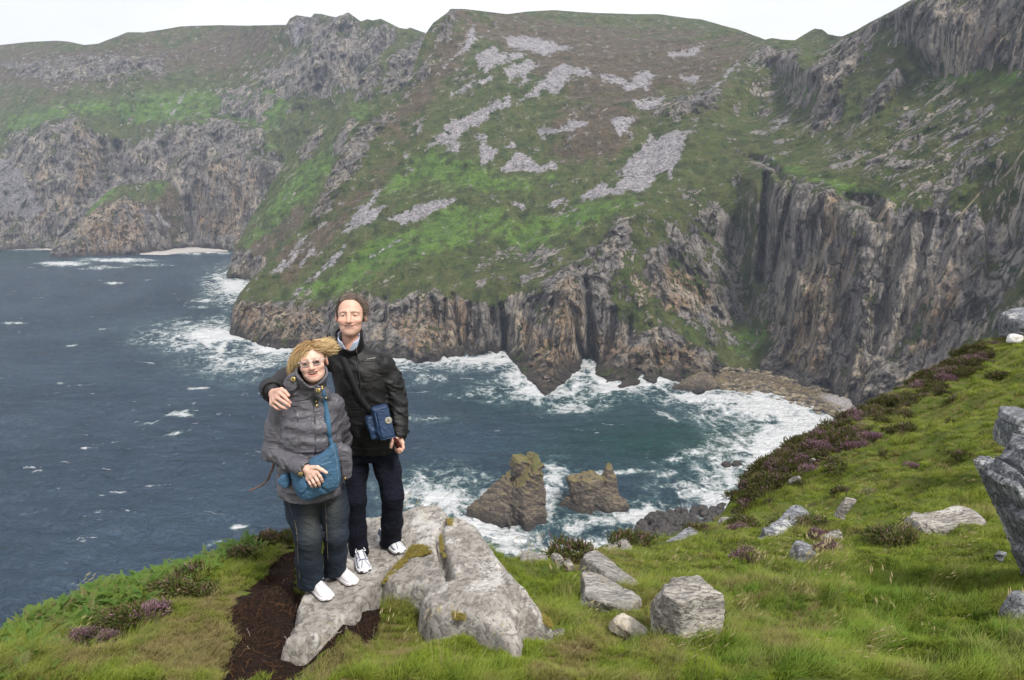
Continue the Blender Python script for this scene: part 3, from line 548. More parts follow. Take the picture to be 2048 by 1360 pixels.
    # scattered whitecaps
    cap = t.math('MULTIPLY', t.ramp(t.noise(p, 0.006, 2), 0.42, 0.62), t.ramp(t.noise(t.mapping(p, (0.8, 2.2, 1), rot=(0, 0, 0.35)), 0.045, 6, 0.68, 0.8), 0.645, 0.685))
    fm = t.math('MAXIMUM', fm, t.math('MULTIPLY', cap, 0.8))
    deep = t.mix(t.ramp(t.noise(p, 0.01, 3), 0.35, 0.65), (0.027, 0.054, 0.090), (0.044, 0.080, 0.124))
    c = t.mix(t.attr('teal'), deep, (0.010, 0.060, 0.054)); c = t.mix(t.attr('sand'), c, (0.10, 0.115, 0.075))
    c = t.mix(veil, c, (0.16, 0.27, 0.27)); c = t.mix(fm, c, (0.86, 0.87, 0.88))
    w1 = t.noise(t.mapping(p, (0.7, 1.5, 1), rot=(0, 0, 0.45)), 0.06, 6, 0.66, 0.8); w2 = t.noise(t.mapping(p, (0.8, 1.3, 1), rot=(0, 0, 0.1)), 0.30, 4, 0.65, 0.6)
    hb = t.math('ADD', t.math('MULTIPLY', w1, 1.0), t.math('MULTIPLY', w2, 0.42)); hb = t.math('ADD', hb, t.math('MULTIPLY', s, 0.12))
    rough = t.mix(fm, (0.14, 0.14, 0.14), (0.7, 0.7, 0.7))
    m = t.fin(c, rough, t.bump(hb, 1.0, 15.0), 0.5, IOR=1.33)
    o = mk('sea_water', P.reshape(-1, 3), grid_faces(len(ys), len(xs))[:, ::-1], m, attrs={'foam': foam.ravel(), 'teal': teal.ravel(), 'sand': sand.ravel()})
    o['kind'] = 'structure'
sea()
# ================================================================ haze
def haze():
    b = MB(); b.box((-5000, -600, -12), (5000, 3600, 900)); t = bpy.data.materials.new('haze'); t.use_nodes = True
    n = t.node_tree.nodes; n.clear(); out = n.new('ShaderNodeOutputMaterial'); v = n.new('ShaderNodeVolumePrincipled')
    v.inputs['Color'].default_value = (0.70, 0.80, 1.0, 1); v.inputs['Density'].default_value = HAZE; v.inputs['Anisotropy'].default_value = 0.0
    t.node_tree.links.new(v.outputs[0], out.inputs['Volume'])
    o = b.build('haze', t, smooth_=False); o['kind'] = 'stuff'
HAZE = 0.000088
haze()
# ================================================================ near ground
GC = [(100,1360,3.5),(512,1360,3.5),(1024,1360,3.45),(1500,1360,3.4),(2048,1360,3.3),(300,1300,3.9),(560,1290,3.95),(1150,1300,3.85),(1700,1300,3.8),(2048,1300,3.7),
 (0,1274,4.13),(150,1210,4.57),(300,1154,4.97),(450,1108,5.33),(590,1075,5.58),(450,1200,4.5),(200,1280,4.05),(700,1080,5.4),(800,1065,5.55),(900,1075,5.8),(760,1250,4.12),(900,1260,4.05),
 (1000,1122,6.4),(1100,1110,7.2),(1200,1101,8.0),(1300,1086,9.0),(1380,1066,10.0),(1455,1043,11.0),(1100,1200,5.2),(1200,1150,6.0),(1300,1250,4.3),(1400,1150,6.0),(1500,1100,7.0),(1600,1150,5.8),(1600,1050,8.0),
 (1750,1150,5.6),(1750,1000,9.0),(1900,1150,5.3),(1900,1050,7.0),(2000,950,9.0),(1900,900,10.5),(2048,850,11.0),(2048,1100,5.6),(1480,998,11.3),(1530,935,12.0),(1600,884,12.8),(1690,844,13.6),(1760,808,14.3),(1850,750,15.2),(1950,696,16.0),(2030,665,16.5),(2150,615,17.0)]
g = np.array([W(*c) for c in GC]); g[:, 2] -= H
g = np.r_[g, [(0,0.6,-2.15),(-5,0,-2.6),(5,0.5,-1.9),(-3,-6,-1.8),(6,-6,-1.2),(12,4,-1.9),(18,12,-2.2),(22,20,-2.6)]]
_gz = tps(g[:, :2], g[:, 2], 4e-3)
EDGE_PX = [(-160,1345,3.7),(0,1274,4.13),(150,1210,4.57),(300,1154,4.97),(450,1108,5.33),(590,1075,5.58),(720,1060,5.75),(820,1045,6.0),(920,1088,6.15),(1000,1122,6.4),(1100,1110,7.2),(1200,1101,8.0),(1300,1086,9.0),(1380,1066,10.0),(1455,1043,11.0),(1480,998,11.3),(1530,935,12.0),(1600,884,12.8),(1690,844,13.6),(1760,808,14.3),(1850,750,15.2),(1950,696,16.0),(2030,665,16.5),(2150,615,17.0),(2300,560,17.6)]
EDGE = np.array([W(*c)[:2] for c in EDGE_PX])
LAND = np.r_[[(-9, -14), (-6.0, 0.5)], EDGE, [(30, 17), (30, -14)]]
def edge_sd(x, y): return poly_sd(x, y, LAND)
PEAT = [[(590,1085),(560,1108),(520,1150),(472,1188),(452,1230),(468,1280),(440,1335),(420,1370),(560,1370),(612,1335),(650,1302),(705,1275),(765,1242),(772,1205),(740,1200),(640,1235),(600,1180),(600,1100)],
        [(735,1195),(790,1175),(850,1178),(840,1192),(800,1190),(770,1215),(760,1235),(730,1230)],[(690,1270),(760,1235),(750,1275),(700,1290)]]
DRY = [[(300,1250),(420,1190),(480,1180),(460,1250),(470,1290),(430,1350),(330,1370),(250,1330)],[(560,1120),(590,1090),(590,1110),(520,1160)],[(700,1290),(780,1230),(860,1290),(800,1370),(560,1370)],[(1080,1290),(1200,1270),(1300,1300),(1240,1370),(1060,1370)],[(1130,1105),(1240,1120),(1240,1160),(1150,1150)],[(1740,1180),(1830,1170),(1850,1210),(1760,1210)],[(1440,1240),(1640,1200),(1700,1290),(1500,1340)]]
def ground_z(x, y, micro=True):
    x, y = np.asarray(x, float), np.asarray(y, float)
    d = edge_sd(x, y); z = _gz(x, y)
    # beyond the edge the turf rolls over and falls away
    inner = np.clip(d, -60, 0)
    if (d < 0).any():
        p = EDGE; best = np.full(x.shape, 1e9); ze = np.zeros(x.shape); zE = _gz(p[:, 0], p[:, 1])
        for i in range(len(p)-1):
            e = p[i+1]-p[i]; t = np.clip(((x-p[i, 0])*e[0]+(y-p[i, 1])*e[1])/(e@e), 0, 1); dd = (x-p[i, 0]-e[0]*t)**2+(y-p[i, 1]-e[1]*t)**2
            m = dd < best; best[m] = dd[m]; ze[m] = (zE[i]+(zE[i+1]-zE[i])*t)[m]
        k = -inner; z = np.where(d < 0, ze-np.where(k < 0.35, 1.6*k*k/0.35*0.9, 0.5+1.75*(k-0.35)), z)
    if micro:
        P = np.stack([x, y, 0*x], -1); far = smooth(5, 10, y)
        n = fbm(P, 1/0.55, 4, 0.5, 101); n2 = fbm(P, 1/1.8, 3, 0.5, 111)
        hum = np.abs(fbm(P, 1/0.75, 2, 0.5, 121)); z = z+n*(0.09+0.12*far)+(0.12-hum)*0.30*smooth(0.0, 0.8, d)+n2*(0.09+0.30*far)*smooth(0.0, 0.8, d)
    return z+H
def build_ground():
    xs = np.r_[np.linspace(-30, -5.2, 28), np.arange(-5.0, 5.0, 0.045), np.linspace(5.05, 14, 110), np.linspace(14.3, 45, 30)]
    ys = np.r_[np.linspace(-14, 2.4, 26), np.arange(2.5, 7.2, 0.045), np.linspace(7.25, 18.5, 150), np.linspace(18.8, 45, 24)]
    x, y = np.meshgrid(xs, ys); z = ground_z(x, y); P = np.stack([x, y, z], -1)
    front = y > 1.5; px, py = PX(np.where(front[..., None], P, np.array([0, 5., H-60])))
    d = edge_sd(x, y); wob = fbm(P, 1/0.25, 4, 0.6, 131)*22
    wob2 = wob*1.2+fbm(P, 1/0.07, 3, 0.6, 151)*22; peat = paint(px+wob2, py+wob2, PEAT, 12)*(y < 6.5); dry = paint(px+wob, py+wob, DRY, 26)*(y < 9)
    P[..., 2] -= peat*(0.035+0.02*fbm(P, 1/0.08, 3, 0.6, 141))
    dry = np.maximum(dry, 0.45*smooth(9, 12, y)); rock = smooth(-0.5, -1.6, d)
    t = NT('ground'); p = t.pos(); n1 = t.noise(p, 1.6, 5, 0.6); n2 = t.noise(p, 9, 5, 0.65); n3 = t.noise(p, 60, 4, 0.65)
    c = t.mix(t.ramp(n1, 0.35, 0.65), (0.055, 0.085, 0.014), (0.115, 0.145, 0.024)); c = t.mix(t.ramp(n2, 0.4, 0.7), c, (0.10, 0.092, 0.032))
    dr = t.math('ADD', t.attr('dry'), t.math('MULTIPLY', t.math('SUBTRACT', n2, 0.5), 0.9)); c = t.mix(t.ramp(dr, 0.35, 0.8), c, (0.155, 0.118, 0.055))
    pe = t.math('ADD', t.attr('peat'), t.math('MULTIPLY', t.math('SUBTRACT', n2, 0.5), 0.8)); pm = t.ramp(pe, 0.38, 0.58)
    pc = t.mix(t.ramp(n3, 0.35, 0.7), (0.009, 0.0055, 0.004), (0.036, 0.019, 0.012)); c = t.mix(pm, c, pc)
    c = t.mix(t.attr('rock'), c, t.mix(t.noise(p, 2.5, 6, 0.7), (0.03, 0.03, 0.03), (0.13, 0.125, 0.12)))
    hb = t.math('ADD', n3, t.math('MULTIPLY', n2, 2.0))
    m = t.fin(c, 0.95, t.bump(hb, 0.8, 0.03), 0.15)
    o = mk('ground', P.reshape(-1, 3), grid_faces(len(ys), len(xs)), m, attrs={'peat': peat.ravel(), 'dry': dry.ravel(), 'rock': rock.ravel()})
    o['kind'] = 'structure'
build_ground()

# ================================================================ rocks
def rock_mat(name, light, mid, dark, scale=6.0, lichen=0.5, strata=(1, 1, 3), rot=(0, 0, 0), yellow=0.25, moss=0.0, bs=0.02, bstr=0.7):
    t = NT(name); o = t.objc(); so = t.mapping(o, strata, rot=rot)
    n1 = t.noise(so, scale, 6, 0.68, 0.4); n2 = t.noise(o, scale*0.45, 5, 0.62, 0.6); n3 = t.noise(o, scale*7, 4, 0.7); n4 = t.noise(so, scale*3.5, 5, 0.7, 0.8)
    c = t.mix(t.ramp(n1, 0.42, 0.60), mid, light); c = t.mix(t.ramp(n4, 0.53, 0.42, hi=0.85), c, dark)
    c = t.mix(t.ramp(n3, 0.32, 0.72, hi=0.5), c, t.mix(0.5, c, light))
    li = t.ramp(t.math('ADD', n2, t.math('MULTIPLY', t.math('SUBTRACT', n3, 0.5), 0.35)), 0.58, 0.64, hi=lichen); c = t.mix(li, c, (0.58, 0.57, 0.55))
    n5 = t.noise(o, scale*0.9, 5, 0.7); c = t.mix(t.ramp(n5, 0.58, 0.68, hi=yellow), c, (0.25, 0.205, 0.085))
    if moss:
        up = t.sep(t.nrm())[2]; oz = t.sep(o)[2]; mm = t.math('ADD', t.math('MULTIPLY', up, 0.35), t.math('MULTIPLY', t.noise(o, 0.16, 5, 0.7), 1.3)); mm = t.math('ADD', mm, t.ramp(oz, 9, 26, hi=0.38)); c = t.mix(t.ramp(mm, 0.98, 1.16, hi=0.8), c, t.mix(n3, (0.10, 0.085, 0.03), (0.24, 0.19, 0.07))); c = t.mix(t.ramp(mm, 1.24, 1.36, hi=0.8), c, (0.075, 0.085, 0.02)); c = t.mix(t.ramp(t.math('ADD', oz, t.math('MULTIPLY', n2, 8.0)), 4.5, 11.0, lo=0.8, hi=0.0), c, (0.022, 0.019, 0.017))
    hb = t.math('ADD', t.math('MULTIPLY', n4, 1.0), t.math('MULTIPLY', n1, 1.2)); hb = t.math('ADD', hb, t.math('MULTIPLY', n3, 0.3))
    return t.fin(c, 0.85, t.bump(hb, bstr, bs), 0.25)
M_SLAB = rock_mat('slab_rock', (0.36, 0.335, 0.305), (0.235, 0.215, 0.192), (0.110, 0.100, 0.090), 6.5, 0.5, (1, 1, 1), yellow=0.35, bs=0.015)
M_PALE = rock_mat('pale_rock', (0.39, 0.36, 0.32), (0.215, 0.198, 0.178), (0.036, 0.034, 0.034), 8.0, 0.6, (0.5, 1.6, 2.4), (0.2, 0.5, 0.3), 0.25, bs=0.012)
M_GREY = rock_mat('grey_rock', (0.30, 0.31, 0.335), (0.125, 0.13, 0.145), (0.035, 0.036, 0.04), 7.0, 0.75, (0.5, 2.0, 1.0), (0.3, 0.6, 0.2), 0.12, bs=0.03)
M_SLATE = rock_mat('flat_rock', (0.33, 0.31, 0.29), (0.20, 0.19, 0.175), (0.07, 0.067, 0.062), 8.0, 0.7, (0.6, 2.2, 1), (0, 0, -0.6), 0.3, bs=0.015)
# ---- the slab under the couple's feet
SLAB_C = [(560,1280,3.97),(600,1265,4.05),(650,1230,4.2),(690,1240,4.15),(640,1190,4.42),(600,1175,4.5),(720,1130,4.75),(700,1085,5.02),(790,1108,4.86),(740,1050,5.25),(700,1190,4.4),(800,1030,5.35),(870,1006,5.35),(840,1030,5.2),(920,1036,5.12),
 (830,1100,4.83),(850,1150,4.5),(900,1062,4.88),(940,1048,5.03),(880,1170,4.3),(930,1140,4.38),(960,1200,4.02),(850,1225,4.1),(800,1175,4.42),(1000,1250,3.78),(1000,1180,4.15),(1030,1330,3.66),(990,1095,4.88),(1040,1160,4.45),(1105,1250,4.1),(1060,1262,3.98),(930,1230,4.0),(980,1290,3.82)]
sp = np.array([W(*c) for c in SLAB_C]); _sz = tps(sp[:, :2], sp[:, 2], 3e-3)
def at_slab(px, py):
    """plan position where the sight line meets the slab surface"""
    Y = 4.6
    for _ in range(30):
        p = W(px, py, Y); zt = float(_sz(np.array([p[0]]), np.array([p[1]]))[0]); Y += (p[2]-zt)*1.2
    return W(px, py, Y)
SLAB_O = [(553,1283),(575,1262),(560,1258),(590,1235),(585,1215),(600,1180),(640,1120),(660,1060),(700,1035),(740,1028),(800,1022),(838,1008),(868,1004),(890,1008),(908,1028),(935,1035),(965,1060),(988,1090),(1012,1128),(1030,1150),(1060,1178),(1085,1212),(1108,1243),(1112,1258),(1085,1250),(1062,1235),(1045,1240),(1050,1262),(1052,1300),(1042,1312),(1030,1345),(1022,1320),(1000,1285),(985,1270),(945,1245),(925,1240),(905,1240),(885,1245),(862,1235),(848,1220),(832,1198),(842,1182),(815,1172),(790,1178),(772,1172),(758,1166),(742,1180),(728,1205),(710,1228),(660,1258),(610,1282),(590,1285),(575,1278)]
so = np.array([at_slab(a, b)[:2] for a, b in SLAB_O])
def slab_z(x, y): return _sz(np.asarray(x, float), np.asarray(y, float))
def build_slab():
    lo, hi = so.min(0)-0.12, so.max(0)+0.12; h = 0.0115
    xs, ys = np.arange(lo[0], hi[0], h), np.arange(lo[1], hi[1], h); x, y = np.meshgrid(xs, ys); P0 = np.stack([x, y, 0*x], -1)
    wob = fbm(P0, 1/0.12, 4, 0.6, 201)*0.035
    d = poly_sd(x, y, so)+wob; z = slab_z(x, y)
    z = z+0.030*fbm(P0, 1/0.35, 4, 0.55, 211)+0.012*fbm(P0*np.array([1, 1.6, 1]), 1/0.05, 4, 0.6, 221)
    cracks = [([(806,1112),(790,1125),(770,1148),(757,1168)],0.018,0.09),([(878,1062),(880,1090),(885,1110),(893,1135),(900,1155)],0.022,0.11),([(800,1112),(840,1108),(872,1105)],0.012,0.04),([(905,1030),(885,1050),(878,1062)],0.016,0.05),([(1000,1140),(1020,1200),(1040,1260)],0.02,0.03),([(940,1060),(1010,1150),(1035,1210)],0.05,-0.035),([(1046,1180),(1040,1240)],0.02,0.05)]
    for L, w, dp in cracks:
        pl = np.array([at_slab(*q)[:2] for q in L]); dd = seg_d(x, y, pl)+0.4*np.abs(fbm(P0, 1/0.04, 3, 0.6, 231))*0.02
        z = z-dp*np.exp(-(dd/w)**2)
    # raised right-hand block stands proud of the crack, flat facets
    z = z-np.where(d < 0.05, 3.5*np.clip(0.05-d, 0, 0.05)**2/0.05, 0)
    gz = ground_z(x, y)
    z = np.where(d < 0, np.minimum(z, z+d*5.0), z); z = np.maximum(z, gz-0.35)
    V = np.stack([x, y, z], -1).reshape(-1, 3); F = grid_faces(len(ys), len(xs)); keep = (d.ravel()[F] > -0.10).any(1); F = F[keep]
    u = np.unique(F); mp = np.full(len(V), -1); mp[u] = np.arange(len(u)); V = V[u]; F = mp[F]
    org = V.mean(0); o = mk('boulder', V-org, F, M_SLAB, loc=org)
    tag(o, 'large lichen-spotted grey boulder slab the couple stand on', 'rock')
build_slab()
# ---- free rocks cut from tilted blocks
def rock_fn(parts, seed, na, ns=0.25, strata=None, warp=0.3, srot=None):
    """parts: (centre, half size, (rx,ry,rz), rounding); na noise amplitude"""
    st = np.array(strata if strata is not None else (1, 1, 1), np.float32); r_ = np.random.default_rng(seed+900); pl = []
    for c, hs, r, rd in parts:
        hs = np.asarray(hs, float); L = []
        for _ in range(5):
            n = r_.standard_normal(3); n[2] = abs(n[2])*0.8-0.1; n /= np.linalg.norm(n); L.append((n.astype(np.float32), (np.abs(n) @ hs)*(0.70+0.24*r_.random())))
        pl.append(L)
    def f(P):
        wr = np.stack([pnoise(P*np.float32(0.55/ns)+np.float32(17.3*k), seed+70+k) for k in range(3)], -1); P = P+wr*np.float32(ns*warp)
        Ps = (P if srot is None else P @ rotm(*srot))*st
        n = 1.3*na*fbm(Ps, 1/ns, 4, 0.6, seed)+na*0.8*fbm(Ps, 1/(ns*0.28), 3, 0.6, seed+5, True)
        d = None
        for (c, hs, r, rd), L in zip(parts, pl):
            R_ = rotm(*r); s = sd_box(P, c, hs, rd, R_); q = (P-np.asarray(c, np.float32)) @ R_
            for nn, kk in L: s = smax(s, q @ nn-np.float32(kk), 0.003)
            d = s if d is None else smin(d, s, 0.012)
        return d-n
    return f
def put_rock(name, label, px, py, Y, parts, mat, seed=1, na=0.02, ns=0.22, res=None, strata=None, cuts=(), group=None, ground=True, dz=0.0, cat='rock', fit=None, warp=0.3, srot=None):
    """parts in metres, local x right, y away, z up, origin on the ground at the pixel"""
    p = W(px, py, Y)
    if ground: p[2] = ground_z(p[0:1], p[1:2], False)[0]
    p[2] += dz
    f0 = rock_fn(parts, seed, na, ns, strata, warp, srot)
    def f(P):
        d = f0(P)
        for n, k in cuts:
            n = np.asarray(n, np.float32); n = n/np.linalg.norm(n); d = np.maximum(d, P @ n-k+na*0.6*fbm(P, 1/(ns*0.5), 3, 0.6, seed+9))
        return d
    r = max(np.linalg.norm(np.asarray(hs))+np.linalg.norm(c) for c, hs, _, _ in parts)+na*2
    c0 = np.array([c for c, *_ in parts]); hs0 = np.array([np.full(3, np.linalg.norm(hs)) for _, hs, *_ in parts])
    lo, hi = (c0-hs0).min(0)-na*2, (c0+hs0).max(0)+na*2
    res = res or max(0.008, (hi-lo).max()/70)
    V, Q = sd_mesh(f, lo, hi, res)
    if fit is not None:                                   # real size and place that give the rock its measured width and top
        x0, x1, yt = fit; s = 1.0
        for _ in range(5):
            Wd = V*s+p; vis = Wd[:, 2] > ground_z(Wd[:, 0], Wd[:, 1], False)-0.01; qx, qy = PX(Wd[vis] if vis.sum() > 20 else Wd); m = p[1]/0.93/FPX
            s *= np.clip((x1-x0)/max(qx.max()-qx.min(), 1), 0.6, 1.6); Wd = V*s+p; qx, qy = PX(Wd[vis] if vis.sum() > 20 else Wd); p = p+np.array([((x0+x1)-(qx.max()+qx.min()))/2*m, 0, (qy.min()-yt)*m])
        V = V*s
    o = mk(name, V, Q, mat, loc=p); tag(o, label, cat, group); return o
def rocks():
    put_rock('block_rock', 'square grey boulder with dark left face and pale flat top', 1378, 1250, 4.08, [((0,0.0,0.10),(0.175,0.15,0.17),(D(-7),D(3),D(24)),0.012),((0.05,0.06,0.09),(0.14,0.13,0.165),(D(-4),D(6),D(12)),0.02)], M_PALE, 3, 0.016, 0.16, 0.008, fit=(1300,1450,1150))
    put_rock('corner_rock', 'small pale corner block leaning against the front of the square boulder', 1362, 1262, 4.22, [((0,0,0.06),(0.085,0.08,0.10),(D(10),D(8),D(-10)),0.015)], M_PALE, 4, 0.008, 0.12, 0.006, fit=(1330,1394,1204))
    put_rock('oblong_stone', 'whitish oblong stone lying in grass left of the square boulder', 1256, 1272, 4.28, [((0,0.02,0.045),(0.118,0.06,0.062),(D(6),D(20),D(-22)),0.035)], simple('white_stone', (0.42,0.37,0.31), 0.8, 0.2, 0, 22, 0.35, (40, 0.6, 0.01)), 5, 0.008, 0.1, 0.006, fit=(1217,1293,1226))
    put_rock('flat_slab', 'long flat rock slab running down the grass towards the square boulder', 1215, 1158, 5.75, [((0.02,0.0,0.03),(0.33,0.085,0.07),(D(0),D(4),D(-50)),0.02)], M_SLATE, 6, 0.012, 0.2, 0.010, fit=(1158,1290,1100))
    put_rock('tilted_slab', 'broad flat grey slab lying in grass below the long slab', 1222, 1192, 5.05, [((0,0.05,0.02),(0.225,0.13,0.06),(D(10),D(6),D(-22)),0.02)], M_SLATE, 7, 0.012, 0.2, 0.009, fit=(1156,1284,1143))
    put_rock('small_rock', 'small pale rock beside the heather mound at the cliff edge', 1112, 1138, 6.2, [((0,0,0.03),(0.05,0.06,0.10),(D(8),D(14),D(30)),0.02)], M_PALE, 8, 0.012, 0.1, 0.008, fit=(1100,1128,1106))
    put_rock('small_rock', 'second small rock under the heather mound', 1140, 1145, 6.1, [((0,0,0.02),(0.045,0.05,0.06),(D(8),D(-14),D(20)),0.02)], M_PALE, 9, 0.012, 0.1, 0.008, fit=(1126,1150,1118))
    put_rock('low_rock', 'low rough grey rock at the cliff edge left of the heather mound', 1062, 1128, 6.5, [((0,0.02,0.02),(0.14,0.10,0.07),(D(6),D(6),D(-10)),0.03),((-0.10,-0.06,0),(0.06,0.05,0.05),(0,0,0.5),0.02)], M_SLATE, 10, 0.02, 0.14, 0.009, fit=(1038,1096,1100))
    put_rock('wedge_rock', 'pale pointed wedge of rock jutting over the cliff edge', 1232, 1102, 7.9, [((0,0.05,0.02),(0.23,0.14,0.13),(D(10),D(-24),D(20)),0.03)], M_SLAB, 11, 0.015, 0.2, 0.011, fit=(1196,1274,1078))
    put_rock('edge_slab', 'grey split slab at the edge below the dark boulders', 1372, 1074, 9.0, [((0,0.1,0.03),(0.25,0.12,0.10),(D(12),D(-20),D(25)),0.03)], M_GREY, 12, 0.02, 0.2, 0.012, fit=(1332,1398,1054))
    put_rock('thin_slab', 'thin pale slab edge showing through turf near the cliff corner', 1468, 1046, 10.0, [((0,0,0.02),(0.20,0.08,0.05),(0,D(-10),D(6)),0.02)], M_SLATE, 13, 0.015, 0.2, 0.012, fit=(1436,1499,1032))
    put_rock('rock_rib', 'long narrow slanting rock rib half buried in the slope', 1560, 1085, 7.2, [((-0.14,-0.12,0.03),(0.05,0.30,0.09),(D(-6),D(12),D(-24)),0.02),((0.12,0.35,0.06),(0.055,0.30,0.10),(D(-4),D(14),D(-40)),0.02)], M_GREY, 14, 0.02, 0.2, 0.011, fit=(1513,1622,1010))
    put_rock('upright_slab', 'upright whitish split slab standing beside heather on the slope', 1690, 1052, 7.5, [((0,0,0.09),(0.075,0.05,0.18),(D(-8),D(24),D(-20)),0.015)], M_PALE, 15, 0.014, 0.14, 0.008, fit=(1668,1714,994))
    put_rock('curved_rib', 'grey curved rib of rock beside purple heather', 1602, 1140, 6.1, [((0,0.05,0.05),(0.045,0.16,0.10),(D(-4),D(16),D(-28)),0.02),((0.06,0.18,0.12),(0.05,0.07,0.08),(0,D(10),D(-10)),0.02)], M_GREY, 16, 0.014, 0.14, 0.008, fit=(1578,1634,1080))
    put_rock('heather_stone', 'pale stone with pink heather growing against it', 1660, 1092, 6.7, [((0.02,0.0,0.04),(0.075,0.05,0.075),(D(0),D(-18),D(14)),0.02)], M_PALE, 17, 0.012, 0.12, 0.008, fit=(1646,1688,1058))
    put_rock('ledge_rock', 'long whitish ledge of rock jutting from the grass, shaded underneath', 1890, 1066, 6.75, [((0.02,0.1,0.10),(0.36,0.20,0.075),(D(4),D(-5),D(6)),0.02),((-0.16,0.06,0.03),(0.18,0.16,0.07),(D(4),D(12),D(10)),0.02),((0.2,0.2,0.02),(0.14,0.14,0.10),(0,D(-14),0),0.03)], M_PALE, 18, 0.02, 0.22, 0.012, fit=(1806,1978,1010))
    put_rock('outcrop', 'big blue-grey outcrop of steep split layers at the frame edge', 2060, 1210, 4.6, [((0.10,0.10,0.40),(0.055,0.30,0.55),(D(-6),D(-27),D(6)),0.012),((0.0,0.04,0.50),(0.035,0.24,0.38),(D(-4),D(-29),D(10)),0.010),((0.19,0.12,0.46),(0.05,0.32,0.56),(D(-8),D(-25),D(4)),0.012),((0.06,-0.06,0.30),(0.03,0.22,0.34),(D(0),D(-30),D(12)),0.01),((0.28,0.2,0.5),(0.07,0.32,0.60),(D(-6),D(-22),D(2)),0.02),((-0.17,0.1,0.80),(0.09,0.09,0.022),(D(4),D(12),D(14)),0.006),((-0.10,0.12,0.87),(0.10,0.09,0.03),(D(4),D(16),D(10)),0.008),((0.10,-0.06,0.12),(0.03,0.15,0.2),(D(6),D(-34),D(16)),0.008)], M_GREY, 19, 0.030, 0.20, 0.011, strata=(4.5, 0.45, 0.45), fit=(1945,2200,866), warp=0.06, srot=(0, D(-27), D(8)))
    put_rock('shelf_rock', 'pale flat-topped rock on the slope above the split outcrop', 2040, 868, 8.6, [((0,0,0.10),(0.17,0.2,0.17),(D(6),D(-14),D(10)),0.03),((0.02,0.0,0.28),(0.22,0.2,0.05),(D(6),D(6),D(10)),0.02)], M_GREY, 20, 0.02, 0.18, 0.012, fit=(1985, 2110, 812))
    put_rock('bottom_rock', 'dark rough rock at the foot of the split outcrop', 2036, 1238, 4.15, [((0,0,0.06),(0.075,0.08,0.10),(D(6),D(20),D(30)),0.03)], M_GREY, 21, 0.014, 0.12, 0.008, fit=(1997, 2090, 1180))
    put_rock('skyline_rock', 'dark blue-grey boulder with a white foot on the skyline', 2034, 688, 16.0, [((0.05,0.1,0.36),(0.40,0.3,0.32),(D(6),D(-12),D(16)),0.06)], M_GREY, 22, 0.05, 0.3, 0.024, fit=(1996, 2100, 613))
    put_rock('white_stone', 'white stone in front of the skyline boulder', 2028, 692, 15.6, [((0,0,0.05),(0.17,0.10,0.10),(0,D(10),D(8)),0.05)], simple('quartz', (0.6,0.58,0.56), 0.8, 0.2, 0, 12, 0.2), 23, 0.02, 0.15, 0.014, fit=(2012, 2048, 667))
    SF = [(1650, 1692, 1155), (1750, 1782, 1170), (1780, 1815, 1099), (1692, 1722, 1106), (1213, 1262, 1337), (1275, 1296, 1337), (1108, 1130, 1257), (1988, 2014, 1101), (1905, 1932, 1079), (1576, 1602, 951), (1619, 1632, 916), (1578, 1602, 1078)]
    for i, (px, py, Y, s, lab) in enumerate([(1668,1182,5.35,(0.085,0.06,0.055),'grey lichened stone half sunk in grass on the open slope'),(1766,1188,5.2,(0.055,0.05,0.05),'small whitish stone in a tussock of dry grass'),(1798,1112,6.2,(0.07,0.05,0.035),'low flat stone in grass left of the jutting ledge'),(1706,1120,6.2,(0.055,0.05,0.045),'small dark stone under the purple heather'),(1240,1350,3.66,(0.075,0.045,0.04),'low grey stone at the bottom edge of the picture'),(1283,1352,3.6,(0.03,0.05,0.035),'small grey stone beside the low stone at the bottom edge'),(1118,1266,4.2,(0.035,0.03,0.03),'small stone at the right tip of the big boulder'),(2002,1128,5.5,(0.06,0.05,0.07),'small blue-grey stone left of the split outcrop'),(1922,1092,6.3,(0.06,0.05,0.05),'small stone in the shade under the jutting ledge'),(1588,978,10.2,(0.07,0.05,0.17),'white pointed slab among heather on the cliff edge'),(1624,925,11.5,(0.06,0.05,0.11),'thin white stone among heather above the pointed slab'),(1592,1088,7.3,(0.08,0.05,0.05),'pale stone between the two rock ribs')]):
        put_rock('stone', lab, px, py, Y, [((0,0,s[2]*0.35),s,(D(8*(i%3)-6),D(14*(i%4)-20+(40 if i in (9,10) else 0)),D(31*i)),min(s)*0.3)], [M_PALE, M_GREY, M_SLATE][i % 3] if i not in (9, 10) else M_PALE, 30+i, min(s)*0.22, max(s)*1.1, max(0.006, max(s)/14), fit=SF[i], warp=0.5)
rocks()
